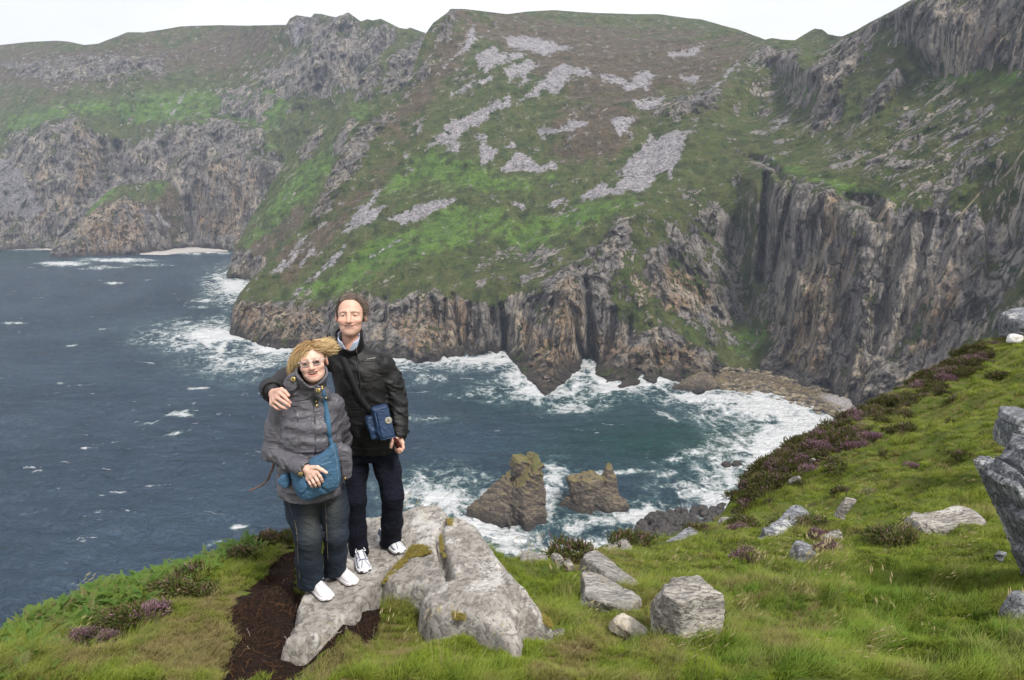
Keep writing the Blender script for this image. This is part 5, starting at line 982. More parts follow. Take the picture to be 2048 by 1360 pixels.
def shoe(parent, heel, toe, zf, kind, O, w=0.048, L=None, right=False):
    """running shoe, heel to toe along its x axis"""
    h, t_ = np.array(heel, float), np.array(toe, float); d = t_-h; L = L or 0.285; ang = math.atan2(d[1], d[0]); c = (h+t_)/2
    root = parent
    def f(P):
        x = P[..., 0]/L+0.5; tw = np.interp(x, [0, .12, .35, .6, .8, .93, 1], [.030, .036, .034, .044, .046, .036, .012]); cy = np.interp(x, [0, .5, 1], [0, 0.002, -0.006])
        top = np.interp(x, [0, .1, .3, .42, .6, .8, .93, 1], [.088, .098, .098, .092, .070, .054, .042, .028])
        zz = P[..., 2]; q = (np.abs((P[..., 1]-cy)/tw)**2.4+np.abs((zz-0.012)/(top-0.012))**2.2)**(1/2.3); u = (q-1)*0.03
        u = np.maximum(u, np.maximum(-P[..., 0]-L/2, P[..., 0]-L/2)); u = np.maximum(u, 0.010-zz)
        return u
    def fs(P):
        x = P[..., 0]/L+0.5; tw = np.interp(x, [0, .1, .35, .62, .82, .94, 1], [.028, .038, .035, .047, .049, .040, .018]); hz = np.interp(x, [0, .25, .6, 1], [.034, .030, .024, .024]); lo = np.interp(x, [0, .1, .8, 1], [0.006, 0, 0, 0.014])
        q = np.abs(P[..., 1]-np.interp(x, [0, .5, 1], [0, .002, -.006]))-tw; d1 = np.maximum(q, np.maximum(P[..., 2]-hz, lo-P[..., 2])); return smax(d1, np.abs(P[..., 0])-L/2-0.004, 0.02)
    V, Q = sd_mesh(f, (-L/2-.02, -.07, -.01), (L/2+.02, .07, .12), 0.0042); V = relax(V, Q, 2, 0.4)
    x = V[:, 0]/L+0.5; y, z = V[:, 1], V[:, 2]; side = np.abs(y)
    if kind == 'm':
        C = np.tile([0.66, 0.67, 0.70], (len(V), 1)); nav = np.array([0.045, 0.06, 0.11])
        def line(m): C[m] = nav
        s1 = np.abs(z-(0.030+0.075*np.clip(0.82-x, 0, .4)))<0.0045; line(s1 & (x > .42) & (x < .86) & (side > .012))
        s2 = np.abs(x-(0.55+0.9*(z-0.045)*2))<0.016; line(s2 & (z > .034) & (side > .016))
        line((np.abs(side-0.018) < 0.0035) & (x > .34) & (x < .70) & (z > 0.05)); line((np.abs(x-.70) < .015) & (side < .03) & (z > .04)); line((x < .16) & (z > .05) & (z < .085))
        line((np.abs(z-0.040) < 0.0035) & (x > .1) & (x < .42)); line((np.abs(side-0.006-0.09*(x-.7)) < .0028) & (x > .70) & (x < .93))
        C[(side < 0.012) & (x > .36) & (x < .66) & (z > .06)] = (0.72, 0.72, 0.74)
        sole_c = [0.72, 0.72, 0.72]; tip = (0.02, 0.02, 0.025)
    else:
        C = np.tile([0.76, 0.73, 0.74], (len(V), 1)); pk = np.array([0.55, 0.22, 0.36])
        C[(np.abs(z-0.05) < 0.008) & (x > .22) & (x < .46) & (side > .02)] = (0.42, 0.30, 0.45); C[(np.abs(x-.30) < .02) & (z < .06)] = pk
        C[(np.abs(side-0.016) < 0.0025) & (x > .36) & (x < .66) & (z > 0.05)] = (0.42, 0.38, 0.42); C[(np.abs(z-(0.030+0.05*np.clip(0.8-x, 0, .4))) < 0.0022) & (x > .45) & (x < .9)] = (0.45, 0.38, 0.42)
        sole_c = [0.74, 0.70, 0.72]; tip = (0.45, 0.42, 0.40)
    o = mk('shoe', V, Q, M_COLD, root, attrs={'col': C}); o.location = (c[0], c[1], zf); o.rotation_euler = (0, 0, ang)
    V, Q = sd_mesh(fs, (-L/2-.03, -.07, -.01), (L/2+.03, .07, .05), 0.0042); V = relax(V, Q, 1, 0.4); x = V[:, 0]/L+0.5; C = np.tile(sole_c, (len(V), 1)); C[V[:, 2] < 0.007] = (0.10, 0.09, 0.09); C[(x > .95) & (V[:, 2] < .022)] = tip
    mk('sole', V, Q, M_COLD, o, attrs={'col': C})
    mb = MB()
    for i in range(5):
        xx = (-0.5+.40+.055*i)*L; zt = np.interp(.40+.055*i, [.3, .42, .6, .8], [.098, .092, .070, .054])+0.002
        mb.tube([(xx, -.017, zt-.006), (xx+.004, 0, zt+.003), (xx-.002, .017, zt-.006)], 0.0028, 5, (0.74, 0.74, 0.76) if kind == 'm' else (.74, .70, .72))
    b = [(-.5+.38)*L, 0, 0.098]
    for sgn in (-1, 1): mb.tube(catmull([(b[0], 0, b[2]), (b[0]+.012, sgn*.022, b[2]+.008), (b[0]+.028, sgn*.034, b[2]-.012), (b[0]+.02, sgn*.018, b[2]-.008), (b[0], 0, b[2])], 4), 0.0024, 5, (0.78, 0.78, 0.78))
    mb.build('laces', M_COLD, o, col=True)
    return o

# ---------------------------------------------------------------- the man
def build_man():
    O = W(745, 1125, 4.80); O[2] = slab_z(O[0:1], O[1:2])[0]+H if 'slab_z' in globals() and False else O[2]
    J = jv(O); globals()['CUR_O'] = O
    root = empty('person', O, 'tall man with windblown grey brown hair in black jacket, arm round the woman', 'person', 'couple posing on the cliff-top boulder')
    hc = J(698, 635, 4.72); HP = dict(roll=D(0), pitch=D(-12), yaw=D(4), s=np.array([1.07, 1.02, 1.02]))
    V, Q, C = head_mesh('m'); hv = pose(V, c=hc+np.array([0, 0.06, 0]), **HP)
    # hands
    Yh = 4.31
    w_r = J(545, 784, 4.40)
    fr = [[J(560,786,4.29), J(570.6,795,4.265), J(576,801,4.262), J(581,806,4.268)], [J(555,795,4.29), J(567,803,4.26), J(573.5,808,4.258), J(579,812,4.265)], [J(549,802,4.30), J(562,812.5,4.265), J(568,815.5,4.262), J(572.5,817,4.268)], [J(543.5,808,4.315), J(553,816,4.285), J(557,818,4.28), J(561,819,4.284)]]
    th = [J(553,782,4.33), J(563,779,4.30), J(570,783,4.285), J(577.5,791,4.28)]
    HVr = sd_mesh(lambda P: smin(hand_sdf(P, None, fr, th, w_r), sd_cap(P, w_r, J(540, 778, 4.47), 0.030, 0.032), 0.012), J(520, 750, 4.2)*0+np.minimum(w_r, fr[2][3])-0.09, np.maximum(w_r, fr[0][3])+0.09, 0.0032)
    w_l = J(798, 872, 4.68)
    fl = [[J(805,886,4.655), J(806.5,896,4.64), J(803,902,4.635), J(799,897,4.63)], [J(801,889,4.665), J(803,900,4.65), J(799,905,4.64), J(796,899,4.63)], [J(798,889,4.68), J(799,899,4.67), J(796,904,4.66), J(793,898,4.645)], [J(795,888,4.695), J(795,897,4.685), J(792,901,4.675), J(791,895,4.66)]]
    tl = [J(794,874,4.66), J(786,881,4.635), J(783,889,4.63), J(782,894.5,4.63)]
    HVl = sd_mesh(lambda P: smin(hand_sdf(P, None, fl, tl, w_l), sd_cap(P, w_l, J(795, 855, 4.7), 0.026, 0.03), 0.012), np.minimum(w_l, fl[1][2])-0.09, np.maximum(w_l, fl[0][0])+0.09, 0.0032)
    sh_l, el_l = J(766, 729, 4.80), J(794, 802, 4.78); sh_r, el_r = J(660, 716, 4.84), J(572, 758, 4.72)
    hipL, kneL, ankL = J(764, 895, 4.84), J(785, 990, 4.78), J(783, 1086, 4.98); hipR, kneR, ankR = J(716, 895, 4.84), J(712, 1000, 4.76), J(717, 1106, 4.86)
    def body(P):
        d = chain(P, [J(738, 890, 4.84), J(728, 800, 4.82), J(712, 722, 4.82), J(703, 690, 4.80)], [0.11, 0.115, 0.09, 0.05], 0.05)
        for c_ in ([sh_l, el_l, w_l], [sh_r, el_r, w_r]): d = smin(d, chain(P, c_, [0.05, 0.042, 0.03], 0.02), 0.03)
        for c_ in ([hipL, kneL, ankL], [hipR, kneR, ankR]): d = smin(d, chain(P, c_, [0.075, 0.055, 0.042], 0.02), 0.03)
        return d
    BV = sd_mesh(body, (-0.75, -0.6, -0.05), (0.35, 0.4, 1.62), 0.016)
    parts = [(hv, Q, C)]+[(v, q, np.tile([0.60, 0.365, 0.285], (len(v), 1))) for v, q in (HVr, HVl, BV)]
    # knuckles and finger ends a little redder
    for i in (1, 2):
        v = parts[i][0]; c = parts[i][2]
        for f in (fr if i == 1 else fl):
            for k in range(4): m = np.exp(-((v-f[k])**2).sum(1)/0.011**2)*0.35; c[:] = c*(1-m[:, None])+np.array([0.60, 0.27, 0.21])*m[:, None]
    off = 0; VV, QQ, CC = [], [], []
    for v, q, c in parts: VV.append(v); QQ.append(q+off); CC.append(c); off += len(v)
    mk('body', np.concatenate(VV), np.concatenate(QQ), M_SKIN, root, attrs={'col': np.concatenate(CC)})
    # eyes and teeth
    M_EYE = NT('eye'); gz = M_EYE.attr('col', 'Color'); M_EYE = M_EYE.fin(gz, 0.15, None, 0.5)
    eyes_teeth(root, hc+np.array([0, 0.06, 0]), HP, M_EYE, 'm')
    # jacket
    lev = []
    for py, cx, Y, hw, dp in [(900,740,4.84,.168,.135),(880,739,4.84,.170,.14),(850,737,4.83,.172,.145),(800,731,4.82,.176,.15),(760,724,4.82,.180,.15),(730,717,4.82,.178,.135),(712,709,4.82,.130,.105),(698,703,4.82,.085,.085),(684,701,4.81,.070,.074)]:
        p = J(cx, py, Y); lev.append((p[0], p[1], p[2], hw, dp))
    cuffL, cuffR = J(797, 868, 4.70), J(543, 782, 4.43)
    def jk(P):
        d = loft(P, lev)
        d = smin(d, chain(P, [J(715, 705, 4.83), sh_l+np.array([0, 0, -.006])], [0.055, 0.070], 0.03), 0.045); d = smin(d, chain(P, [J(690, 703, 4.83), sh_r], [0.05, 0.072], 0.03), 0.03)
        sl = chain(P, [sh_l, J(783, 762, 4.80), el_l, J(798, 840, 4.74), cuffL], [0.070, 0.073, 0.066, 0.062, 0.050], 0.02)
        sr = chain(P, [sh_r, J(620, 738, 4.83), el_r, cuffR], [0.072, 0.068, 0.066, 0.062], 0.03)
        # creases around elbow and cuff
        sl = sl-folds(P, (7, 7, 22), 0.024, 501, (0.2, 0.5, 0)); sr = sr-folds(P, (16, 10, 10), 0.010, 503)
        d = d-folds(P, (6, 6, 12), 0.014, 505, (0, 0.7, 0))-folds(P, (9, 9, 22), 0.006, 507, (0, -0.4, 0))*smooth(0.95, 0.75, P[..., 2])
        d = smin(d, sl, 0.018); d = smin(d, sr, 0.02)
        # neck opening, cuff openings
        d = smax(d, -sd_cap(P, J(698, 664, 4.74), J(701, 700, 4.80), 0.066, 0.050), 0.006)
        return d
    lo, hi = np.array((-0.80, -0.62, 0.60)), np.array((0.36, 0.34, 1.66))
    V, F = sd_mesh(jk, lo, hi, 0.0078); V = relax(V, F, 1, 0.3)
    M_JK = cloth_mat('black_shell', (0.0095, 0.0088, 0.0095), 0.55, 0.28, 1200, bumpd=0.0006, crease=0.004, crot=(0, 0.7, 0))
    jacket = mk('jacket', V, F, M_JK, root)
    fr_ = lambda pts, off=0.004: on_surf(jk, np.array([J(a, b, 4.8) for a, b in pts]), off)
    # stand-up collar: open ring, low in front
    def collar(P):
        a, b = J(697, 664, 4.735), J(702, 702, 4.81); ax_ = (b-a)/np.linalg.norm(b-a); t = (P-a) @ ax_; c = a+t[..., None]*ax_; r = np.sqrt(((P-c)**2).sum(-1)); R0 = np.interp(t, [0, .06, .15], [0.079, 0.077, 0.084])
        d = np.abs(r-R0)-0.0065; q = P-c; front = smooth(0.01, -0.06, q[..., 1]); top = 0.004+0.072*front+0.006*np.sin(q[..., 0]*60); d = smax(d, top-t, 0.006); return smax(d, t-0.16, 0.01)
    a = J(700, 680, 4.77); V, F = sd_mesh(collar, a-0.16, a+0.16, 0.005); mk('collar', V, F, M_JK, jacket)
    # shirt collar showing in the neck opening
    t = NT('blue_shirt'); o_ = t.objc(); st = t.wave(o_, 90, 0, 0); M_SH = t.fin(t.mix(t.ramp(st, .45, .55), (0.62, 0.66, 0.74), (0.22, 0.32, 0.55)), 0.8)
    def shirt(P):
        a, b = J(697, 668, 4.735), J(701, 700, 4.79); ax_ = (b-a)/np.linalg.norm(b-a); t = (P-a) @ ax_; c = a+t[..., None]*ax_; q = P-c; r = np.sqrt((q**2).sum(-1)); d = np.abs(r-np.interp(t, [0, .14], [.064, .070]))-0.004
        vee = 0.10-2.2*np.abs(q[..., 0]); d = smax(d, np.where(q[..., 1] < 0, np.maximum(vee*0.85, 0.02), 0.0)-t, 0.003); return smax(d, t-0.13, 0.005)
    V, F = sd_mesh(shirt, a-0.13, a+0.13, 0.0045); mk('shirt_collar', V, F, M_SH, root)
    jk2 = lambda P: np.minimum(jk(P), collar(P)); fr_ = lambda pts, off=0.004: on_surf(jk2, np.array([J(a, b, 4.8) for a, b in pts]), off)
    zp = fr_([(711,694),(713,702),(715,720),(718,745),(721,775),(724,805),(726,835),(729,865),(731,890)], 0.0025); z_ = MB(); z_.tube(catmull(zp, 5), 0.0042, 5); zz = z_.build('zipper', M_DARK, jacket)
    m = MB(); p = fr_([(712.5,695),(713,701),(713.5,705)], 0.007); m.tube(p, [0.004, 0.003, 0.0045], 6); m.build('zip_puller', M_STEEL, zz)
    m = MB(); p = fr_([(722,723),(735,722.5),(750,721.5),(768,721)], 0.0015); m.tube(catmull(p, 5), 0.0022, 5); m.build('pocket_seam', M_DARK, jacket)
    m = MB(); p = fr_([(727,740),(729,790),(731,830),(733,880)], 0.0012); m.tube(catmull(p, 5), 0.003, 5); p = fr_([(696,893),(715,896),(740,897),(760,896),(778,894)], 0.0015); m.tube(catmull(p, 5), 0.003, 5); m.build('hem_seam', M_DARK, jacket)
    # chest lettering
    tx = bpy.data.curves.new('logo', 'FONT'); tx.body = 'Craghoppers'; tx.size = 0.0125; tx.extrude = 0.0005; tmp = bpy.data.objects.new('logo_text', tx); COL.objects.link(tmp); dg = bpy.context.evaluated_depsgraph_get(); lm_ = bpy.data.meshes.new_from_object(tmp.evaluated_get(dg)); lm_.name = 'logo'; bpy.data.objects.remove(tmp)
    to = bpy.data.objects.new('logo', lm_); COL.objects.link(to); to.parent = jacket
    p = fr_([(733.5,719),(752,716)], 0.004); dxy = p[1]-p[0]; to.location = p[0]; to.rotation_euler = (PI/2-0.12, -math.atan2(dxy[2], dxy[0]), math.atan2(dxy[1], dxy[0])); lm_.materials.clear(); lm_.materials.append(simple('logo_print', (0.55, 0.54, 0.54), 0.6)); to.scale = (0.86, 0.8, 1)
    # velcro tab on the cuff
    def cuff(P): return sd_cap(P, J(797.5, 859, 4.708), J(797.5, 870, 4.69), 0.0565, 0.0535)-folds(P, (12, 12, 12), 0.003, 511)
    V, F = sd_mesh(lambda P: smax(cuff(P), -sd_cap(P, J(797, 868, 4.69), J(798, 885, 4.67), 0.044), 0.004), cuffL-0.13, cuffL+0.12, 0.006); mk('cuff', V, F, M_JK, jacket)
    m = MB(); m.box((-0.02, -0.006, -0.012), (0.022, 0.004, 0.012)); c = m.build('cuff_tab', M_JK, jacket, False); c.location = J(812, 863, 4.68); c.rotation_euler = (0, 0.2, 0.7)
    def cuff2(P):
        a_, b_ = J(541, 777, 4.50), J(545, 784, 4.40); return smax(sd_cap(P, a_, b_, 0.066, 0.064), -sd_cap(P, a_+(b_-a_)*0.3, b_+(b_-a_)*1.5, 0.052), 0.004)
    V, F = sd_mesh(lambda P: smax(cuff2(P), (P-J(545, 784, 4.395)) @ ((J(545, 784, 4.40)-J(541, 777, 4.50))/np.linalg.norm(J(545, 784, 4.40)-J(541, 777, 4.50))), 0.006), cuffR-0.14, cuffR+0.14, 0.0065); mk('cuff', V, F, M_JK, jacket)
    # trousers
    def tr(P):
        L_ = chain(P, [hipL, J(776, 940, 4.81), kneL, J(784, 1045, 4.87), J(781, 1086, 4.96)], [0.094, 0.082, 0.071, 0.070, 0.072], 0.03)
        R_ = chain(P, [hipR, J(712, 945, 4.81), kneR, J(713, 1058, 4.80), J(718, 1104, 4.85)], [0.094, 0.074, 0.064, 0.064, 0.066], 0.03)
        bz = P[..., 2]; L_ = L_-folds(P, (6, 6, 16), 0.007, 521, (0.4, 0.3, 0))-folds(P, (4, 4, 26), 0.012, 523)*smooth(0.30, 0.10, bz); R_ = R_-folds(P, (6, 6, 16), 0.007, 525, (0.4, -0.3, 0))-folds(P, (4, 4, 26), 0.012, 527)*smooth(0.30, 0.08, bz)
        d = smin(L_, R_, 0.012); d = smin(d, loft(P, [(J(740,895,4.84)[0], J(740,895,4.84)[1], J(740,915,4.84)[2], .13, .11), (J(739,870,4.84)[0], J(739,870,4.84)[1], J(739,860,4.84)[2], .15, .125)]), 0.03)
        hem = np.where(P[..., 0] > J(750, 1090, 4.9)[0], J(781, 1086, 4.96)[2]-0.015, J(718, 1104, 4.85)[2]-0.020); d = smax(d, hem-bz, 0.005); return d
    V, F = sd_mesh(tr, (-0.25, -0.28, -0.02), (0.30, 0.30, 0.88), 0.0078); V = relax(V, F, 1, 0.3)
    mk('trousers', V, F, cloth_mat('navy_cotton', (0.0075, 0.0085, 0.016), 0.9, 0.15, 700, crease=0.008, crot=(0, 0.5, 0)), root)
    # shoes
    for hx, tx_, nm in [((714, 1106, 4.86), (731, 1136, 4.66), 'r'), ((764, 1084, 5.03), (805, 1112, 4.83), 'l')]:
        a_, b_ = J(*hx), J(*tx_); zf = min(slab_top(O+a_)-O[2], slab_top(O+b_)-O[2], key=lambda q: abs(q))
        zf = 0.5*(slab_top(O+a_)+slab_top(O+b_))-O[2]; shoe(root, a_[:2], b_[:2], zf, 'm', O)
    # hair
    rs = np.random.default_rng(21); cen = np.array([0, 0.012, 0.036]); rad = np.array([0.080, 0.101, 0.093])
    n = 900; u = rs.standard_normal((n*4, 3)); u /= np.linalg.norm(u, axis=1)[:, None]; r_ = cen+u*rad
    x, y, z = r_.T; hairline = np.interp(y, [-0.10, -0.06, -0.035, -0.01, 0.03, 0.07, 0.11], [0.100, 0.092, 0.045, -0.012, -0.030, -0.06, -0.07])+0.010*(np.abs(x) < .03)*(y < -.04)
    keep = (z > hairline+0.004*rs.standard_normal(len(z))) & ~((np.abs(x) > 0.07) & (z < -0.02) & (np.abs(y-0.01) < .03)); r_ = r_[keep][:n]; n = len(r_); nr = (r_-cen)/rad**2; nr /= np.linalg.norm(nr, axis=1)[:, None]
    comb = nr*0.26+np.array([0.45, 0.60, 0.05]); comb[r_[:, 0] < -0.05] = nr[r_[:, 0] < -0.05]*0.15+np.array([-0.1, 0.6, -0.35]); comb[r_[:, 0] > 0.05] += np.array([0.15, 0.1, -0.25])
    Lh = 0.027+0.010*rs.random(n)+0.004*smooth(0.02, 0.07, r_[:, 0])+0.010*smooth(.06, .11, r_[:, 2])-0.012*smooth(0.03, -0.02, r_[:, 2])
    G_ = strands(r_, nr, comb, n, Lh, 6, None, np.array([0.45, 0.55, -0.55]), np.array([0, 0.0, -0.3]), cen, rad, rs, 1.0, 0.80, 0.55)
    per = 16; S_ = clumps(G_, per, 0.0042, rs, 0.55, 0.0035); r_ = np.repeat(r_, per, 0); n = len(r_)
    grey = np.clip(smooth(0.03, -0.02, r_[:, 2])*0.8+rs.random(n)*0.35, 0, 1)[:, None]; cols = (1-grey)*np.array([0.165, 0.118, 0.090])*(0.55+0.9*rs.random((n, 1)))+grey*np.array([0.36, 0.32, 0.30])*(0.75+0.4*rs.random((n, 1)))
    V, F, C = strand_mesh(S_, np.full(n, 0.0013), cols)
    cap = lambda P: np.maximum(sd_ell(P, cen, rad*1.0), np.interp(P[..., 1], [-0.10, -0.06, -0.035, -0.01, 0.03, 0.07, 0.11], [0.100, 0.092, 0.05, 0.005, -0.02, -0.055, -0.065]).astype(np.float32)-P[..., 2])
    V2, F2 = sd_mesh(cap, (-.1, -.11, -.09), (.1, .13, .15), 0.005); C2 = np.tile([0.085, 0.058, 0.044], (len(V2), 1)); C2[V2[:, 2] < 0.01] = (0.2, 0.175, 0.16)
    V = pose(np.r_[V, V2], c=hc+np.array([0, 0.06, 0]), **HP); mk('hair', V, np.r_[F, F2+len(C)], M_HAIR, root, attrs={'col': np.r_[C, C2]})
    return O, J, jk, root, (fl, tl)
def slab_top(p):
    return float(_sz(np.array([p[0]]), np.array([p[1]]))[0])
def eyes_teeth(root, c, HP, M_EYE, sex):
    for s in (-1, 1):
        b = bmesh.new(); bmesh.ops.create_uvsphere(b, u_segments=16, v_segments=12, radius=0.0115); V = np.array([v.co for v in b.verts]); F = [[v.index for v in f.verts] for f in b.faces]; b.free()
        d = V/0.0115; ang = np.degrees(np.arccos(np.clip(-d[:, 1], -1, 1))); C = np.tile([0.62, 0.58, 0.55], (len(V), 1)); C[ang < 38] = (0.10, 0.065, 0.04) if sex == 'm' else (0.12, 0.13, 0.12); C[ang < 16] = (0.01, 0.01, 0.01)
        V = pose(V+np.array([s*0.032, -0.0755, 0.000]), c=c, **HP); mk('eye', V, F, M_EYE, root, attrs={'col': C})
    man = sex == 'm'; mz = -0.066 if man else -0.068; op = 0.0066 if man else 0.0105; mb = MB()
    for i in range(-5, 6):
        x = i*0.0055; y = -0.0805+5.0*x*x; z = mz+op*(0.35 if man else 0.50)+7.5*x*x; h = op*(0.80 if man else 0.42)
        mb.box((x-0.0025, y-0.003, z-h), (x+0.0025, y+0.003, z+h))
    V = pose(np.concatenate(mb.V), c=c, **HP); mk('teeth', V, mb.F, simple('teeth', (0.74, 0.69, 0.60), 0.35, 0.4, 0, 200, 0.1), root, False)
MO, MJ, man_jk, man_root, man_hand = build_man()

# ---------------------------------------------------------------- the woman
def build_woman():
    O = W(660, 1180, 4.44); J = jv(O); globals()['CUR_O'] = O
    root = empty('person', O, 'laughing woman with blonde windblown hair and pale glasses in grey jacket', 'person', 'couple posing on the cliff-top boulder')
    hc = J(619, 728.5, 4.37)+np.array([0, 0.06, 0]); HP = dict(roll=D(-8), pitch=D(-12), yaw=D(10), s=np.array([1.0, 0.97, 0.97]))
    V, Q, C = head_mesh('f'); hv = pose(V, c=hc, **HP)
    w_r = J(613, 938, 4.215)
    fr = [[J(635,944,4.185), J(640.5,953,4.175), J(643.5,959,4.18), J(645,963.5,4.19)], [J(629,950,4.185), J(635,961,4.172), J(638,967,4.178), J(639,971,4.19)], [J(622,954.5,4.19), J(627.5,965,4.175), J(631,970,4.18), J(632,973,4.19)], [J(616,958,4.20), J(620.5,967.5,4.185), J(623.5,972,4.19), J(625,974.5,4.197)]]
    th = [J(622,936,4.205), J(635,935,4.185), J(644,940,4.175), J(653,945.5,4.175)]
    HV = sd_mesh(lambda P: smin(hand_sdf(P, None, fr, th, w_r), sd_cap(P, w_r, J(600, 930, 4.25), 0.025, 0.027), 0.012), np.minimum(w_r, fr[3][3])-0.08, np.maximum(w_r, th[3])+0.08, 0.0030)
    sh_r, el_r = J(566, 812, 4.44), J(550, 900, 4.43); sh_l, el_l, w_l = J(664, 810, 4.48), J(683, 882, 4.64), J(672, 880, 4.92)
    # the hand behind the man's back
    hl = [[J(690+3*i, 868+7*i, 4.96), J(700+2*i, 868+7*i, 4.97), J(708+2*i, 869+7*i, 4.965)] for i in range(4)]
    HL = sd_mesh(lambda P: hand_sdf(P, None, hl, [J(680, 866, 4.95), J(688, 858, 4.95), J(694, 854, 4.95)], w_l), w_l-0.16, w_l+0.2, 0.006)
    hipL, kneL, ankL = J(600, 985, 4.46), J(616, 1075, 4.40), J(624, 1165, 4.50); hipR, kneR, ankR = J(660, 985, 4.50), J(672, 1070, 4.48), J(672, 1140, 4.62)
    def body(P):
        d = chain(P, [J(622, 970, 4.48), J(620, 890, 4.47), J(618, 825, 4.47), J(622, 785, 4.45)], [0.12, 0.12, 0.07, 0.040], 0.04)
        for c_ in ([sh_r, el_r, w_r], [sh_l, el_l, w_l]): d = smin(d, chain(P, c_, [0.045, 0.04, 0.027], 0.02), 0.03)
        for c_ in ([hipL, kneL, ankL], [hipR, kneR, ankR]): d = smin(d, chain(P, c_, [0.08, 0.055, 0.04], 0.02), 0.03)
        return d
    BV = sd_mesh(body, (-0.5, -0.4, -0.05), (0.40, 0.65, 1.45), 0.016)
    parts = [(hv, Q, C)]+[(v, q, np.tile([0.66, 0.43, 0.345], (len(v), 1))) for v, q in (HV, HL, BV)]; off = 0; VV, QQ, CC = [], [], []
    c = parts[1][2]; v = parts[1][0]
    for f in fr:
        for k in range(4): m = np.exp(-((v-f[k])**2).sum(1)/0.010**2)*0.35; c[:] = c*(1-m[:, None])+np.array([0.64, 0.30, 0.24])*m[:, None]
    for v, q, c in parts: VV.append(v); QQ.append(q+off); CC.append(c); off += len(v)
    mk('body', np.concatenate(VV), np.concatenate(QQ), M_SKIN, root, attrs={'col': np.concatenate(CC)})
    eyes_teeth(root, hc, HP, bpy.data.materials['eye'], 'f')
    # glasses: pale frame
    gm = MB()
    for s in (-1, 1):
        a = np.linspace(0, 2*PI, 25)[:-1]; ring = np.stack([s*0.034+0.026*np.sign(np.cos(a))*np.abs(np.cos(a))**0.75, -0.108+0.010*np.abs(s*0.034+0.026*np.cos(a))/0.05, -0.002+0.0155*np.sign(np.sin(a))*np.abs(np.sin(a))**0.75], -1)
        gm.tube(np.r_[ring, ring[:2]], 0.0014, 6, cap=False); gm.tube([(s*0.059, -0.097, 0.007), (s*0.074, -0.06, 0.006), (s*0.082, 0.0, 0.004), (s*0.082, 0.03, -0.006)], 0.0016, 6, flat=1.6)
    gm.tube([(-0.009, -0.109, 0.004), (0, -0.112, 0.007), (0.009, -0.109, 0.004)], 0.0015, 6)
    Vg = pose(np.concatenate(gm.V), c=hc, **HP); gl = mk('glasses', Vg, gm.F, simple('pale_acetate', (0.60, 0.57, 0.56), 0.2, 0.5, 0, 100, 0.1), root)
    t = NT('lens'); lm = t.fin((0.95, 0.96, 0.97), 0.02, None, 0.5); t.b.inputs['Transmission Weight'].default_value = 1.0; t.b.inputs['IOR'].default_value = 1.03
    for s in (-1, 1):
        a = np.linspace(0, 2*PI, 25)[:-1]; V = np.stack([s*0.034+0.025*np.sign(np.cos(a))*np.abs(np.cos(a))**0.75, -0.107+0.010*np.abs(s*0.034+0.026*np.cos(a))/0.05, -0.002+0.0148*np.sign(np.sin(a))*np.abs(np.sin(a))**0.75], -1); mk('lens', pose(V, c=hc, **HP), [tuple(range(24))], lm, gl, False)
    er = MB(); disc(er, (-0.083, 0.002, -0.040), (-1, -0.5, 0), 0.004, 0.004); mk('earring', pose(np.concatenate(er.V), c=hc, **HP), er.F, M_STEEL, root)
    # jacket
    lev = []
    for py, cx, Y, hw, dp in [(984,620,4.46,.194,.178),(965,620,4.46,.194,.174),(940,620,4.46,.192,.166),(905,620,4.45,.186,.165),(870,620,4.45,.183,.17),(840,619,4.45,.178,.165),(815,618,4.46,.165,.14),(798,619,4.46,.120,.11),(784,621,4.45,.085,.085),(770,623,4.43,.070,.075)]:
        p = J(cx, py, Y); lev.append((p[0], p[1], p[2], hw, dp))
    cuff_c = J(611, 936, 4.22)
    def jk(P):
        d = loft(P, lev, 2.2)
        d = smin(d, chain(P, [J(606, 795, 4.46), sh_r], [0.045, 0.068], 0.03), 0.03); d = smin(d, chain(P, [J(636, 795, 4.46), sh_l], [0.045, 0.068], 0.03), 0.03); d = smin(d, chain(P, [J(592, 788, 4.42), J(640, 790, 4.42)], [0.062, 0.060], 0.03), 0.03); d = smin(d, chain(P, [J(574, 784, 4.40), J(596, 776, 4.40)], [0.030, 0.030], 0.03), 0.03)
        zz = P[..., 2]; front = smooth(0.0, -0.1, P[..., 1])
        d = d-folds(P, (3.5, 4, 14), 0.022, 601, (0, 0.12, 0))-folds(P, (5, 7, 28), 0.010, 603, (0, -0.1, 0))*smooth(0.70, 0.9, zz)*smooth(1.12, 0.95, zz)-folds(P, (14, 6, 5), 0.016, 605, (0, 0.6, 0))*smooth(0.95, 1.05, zz)
        sr = chain(P, [sh_r, J(556, 855, 4.43), el_r, J(580, 922, 4.33), cuff_c], [0.073, 0.074, 0.072, 0.060, 0.050], 0.03)
        sr = sr-folds(P, (6, 7, 22), 0.020, 607, (0, 0.7, 0))*(0.5+smooth(0.98, 0.9, zz)*0.8)
        sl = chain(P, [sh_l, J(676, 850, 4.55), el_l, w_l], [0.070, 0.066, 0.062, 0.05], 0.03)-folds(P, (7, 7, 22), 0.018, 609, (0, -0.6, 0))
        d = smin(d, sr, 0.012); d = smin(d, sl, 0.018)
        d = smax(d, -sd_cap(P, J(622, 752, 4.38), J(620, 790, 4.45), 0.056, 0.046), 0.006); d = smax(d, -sd_cap(P, J(614, 938.5, 4.21), J(620, 942, 4.19), 0.040), 0.005)
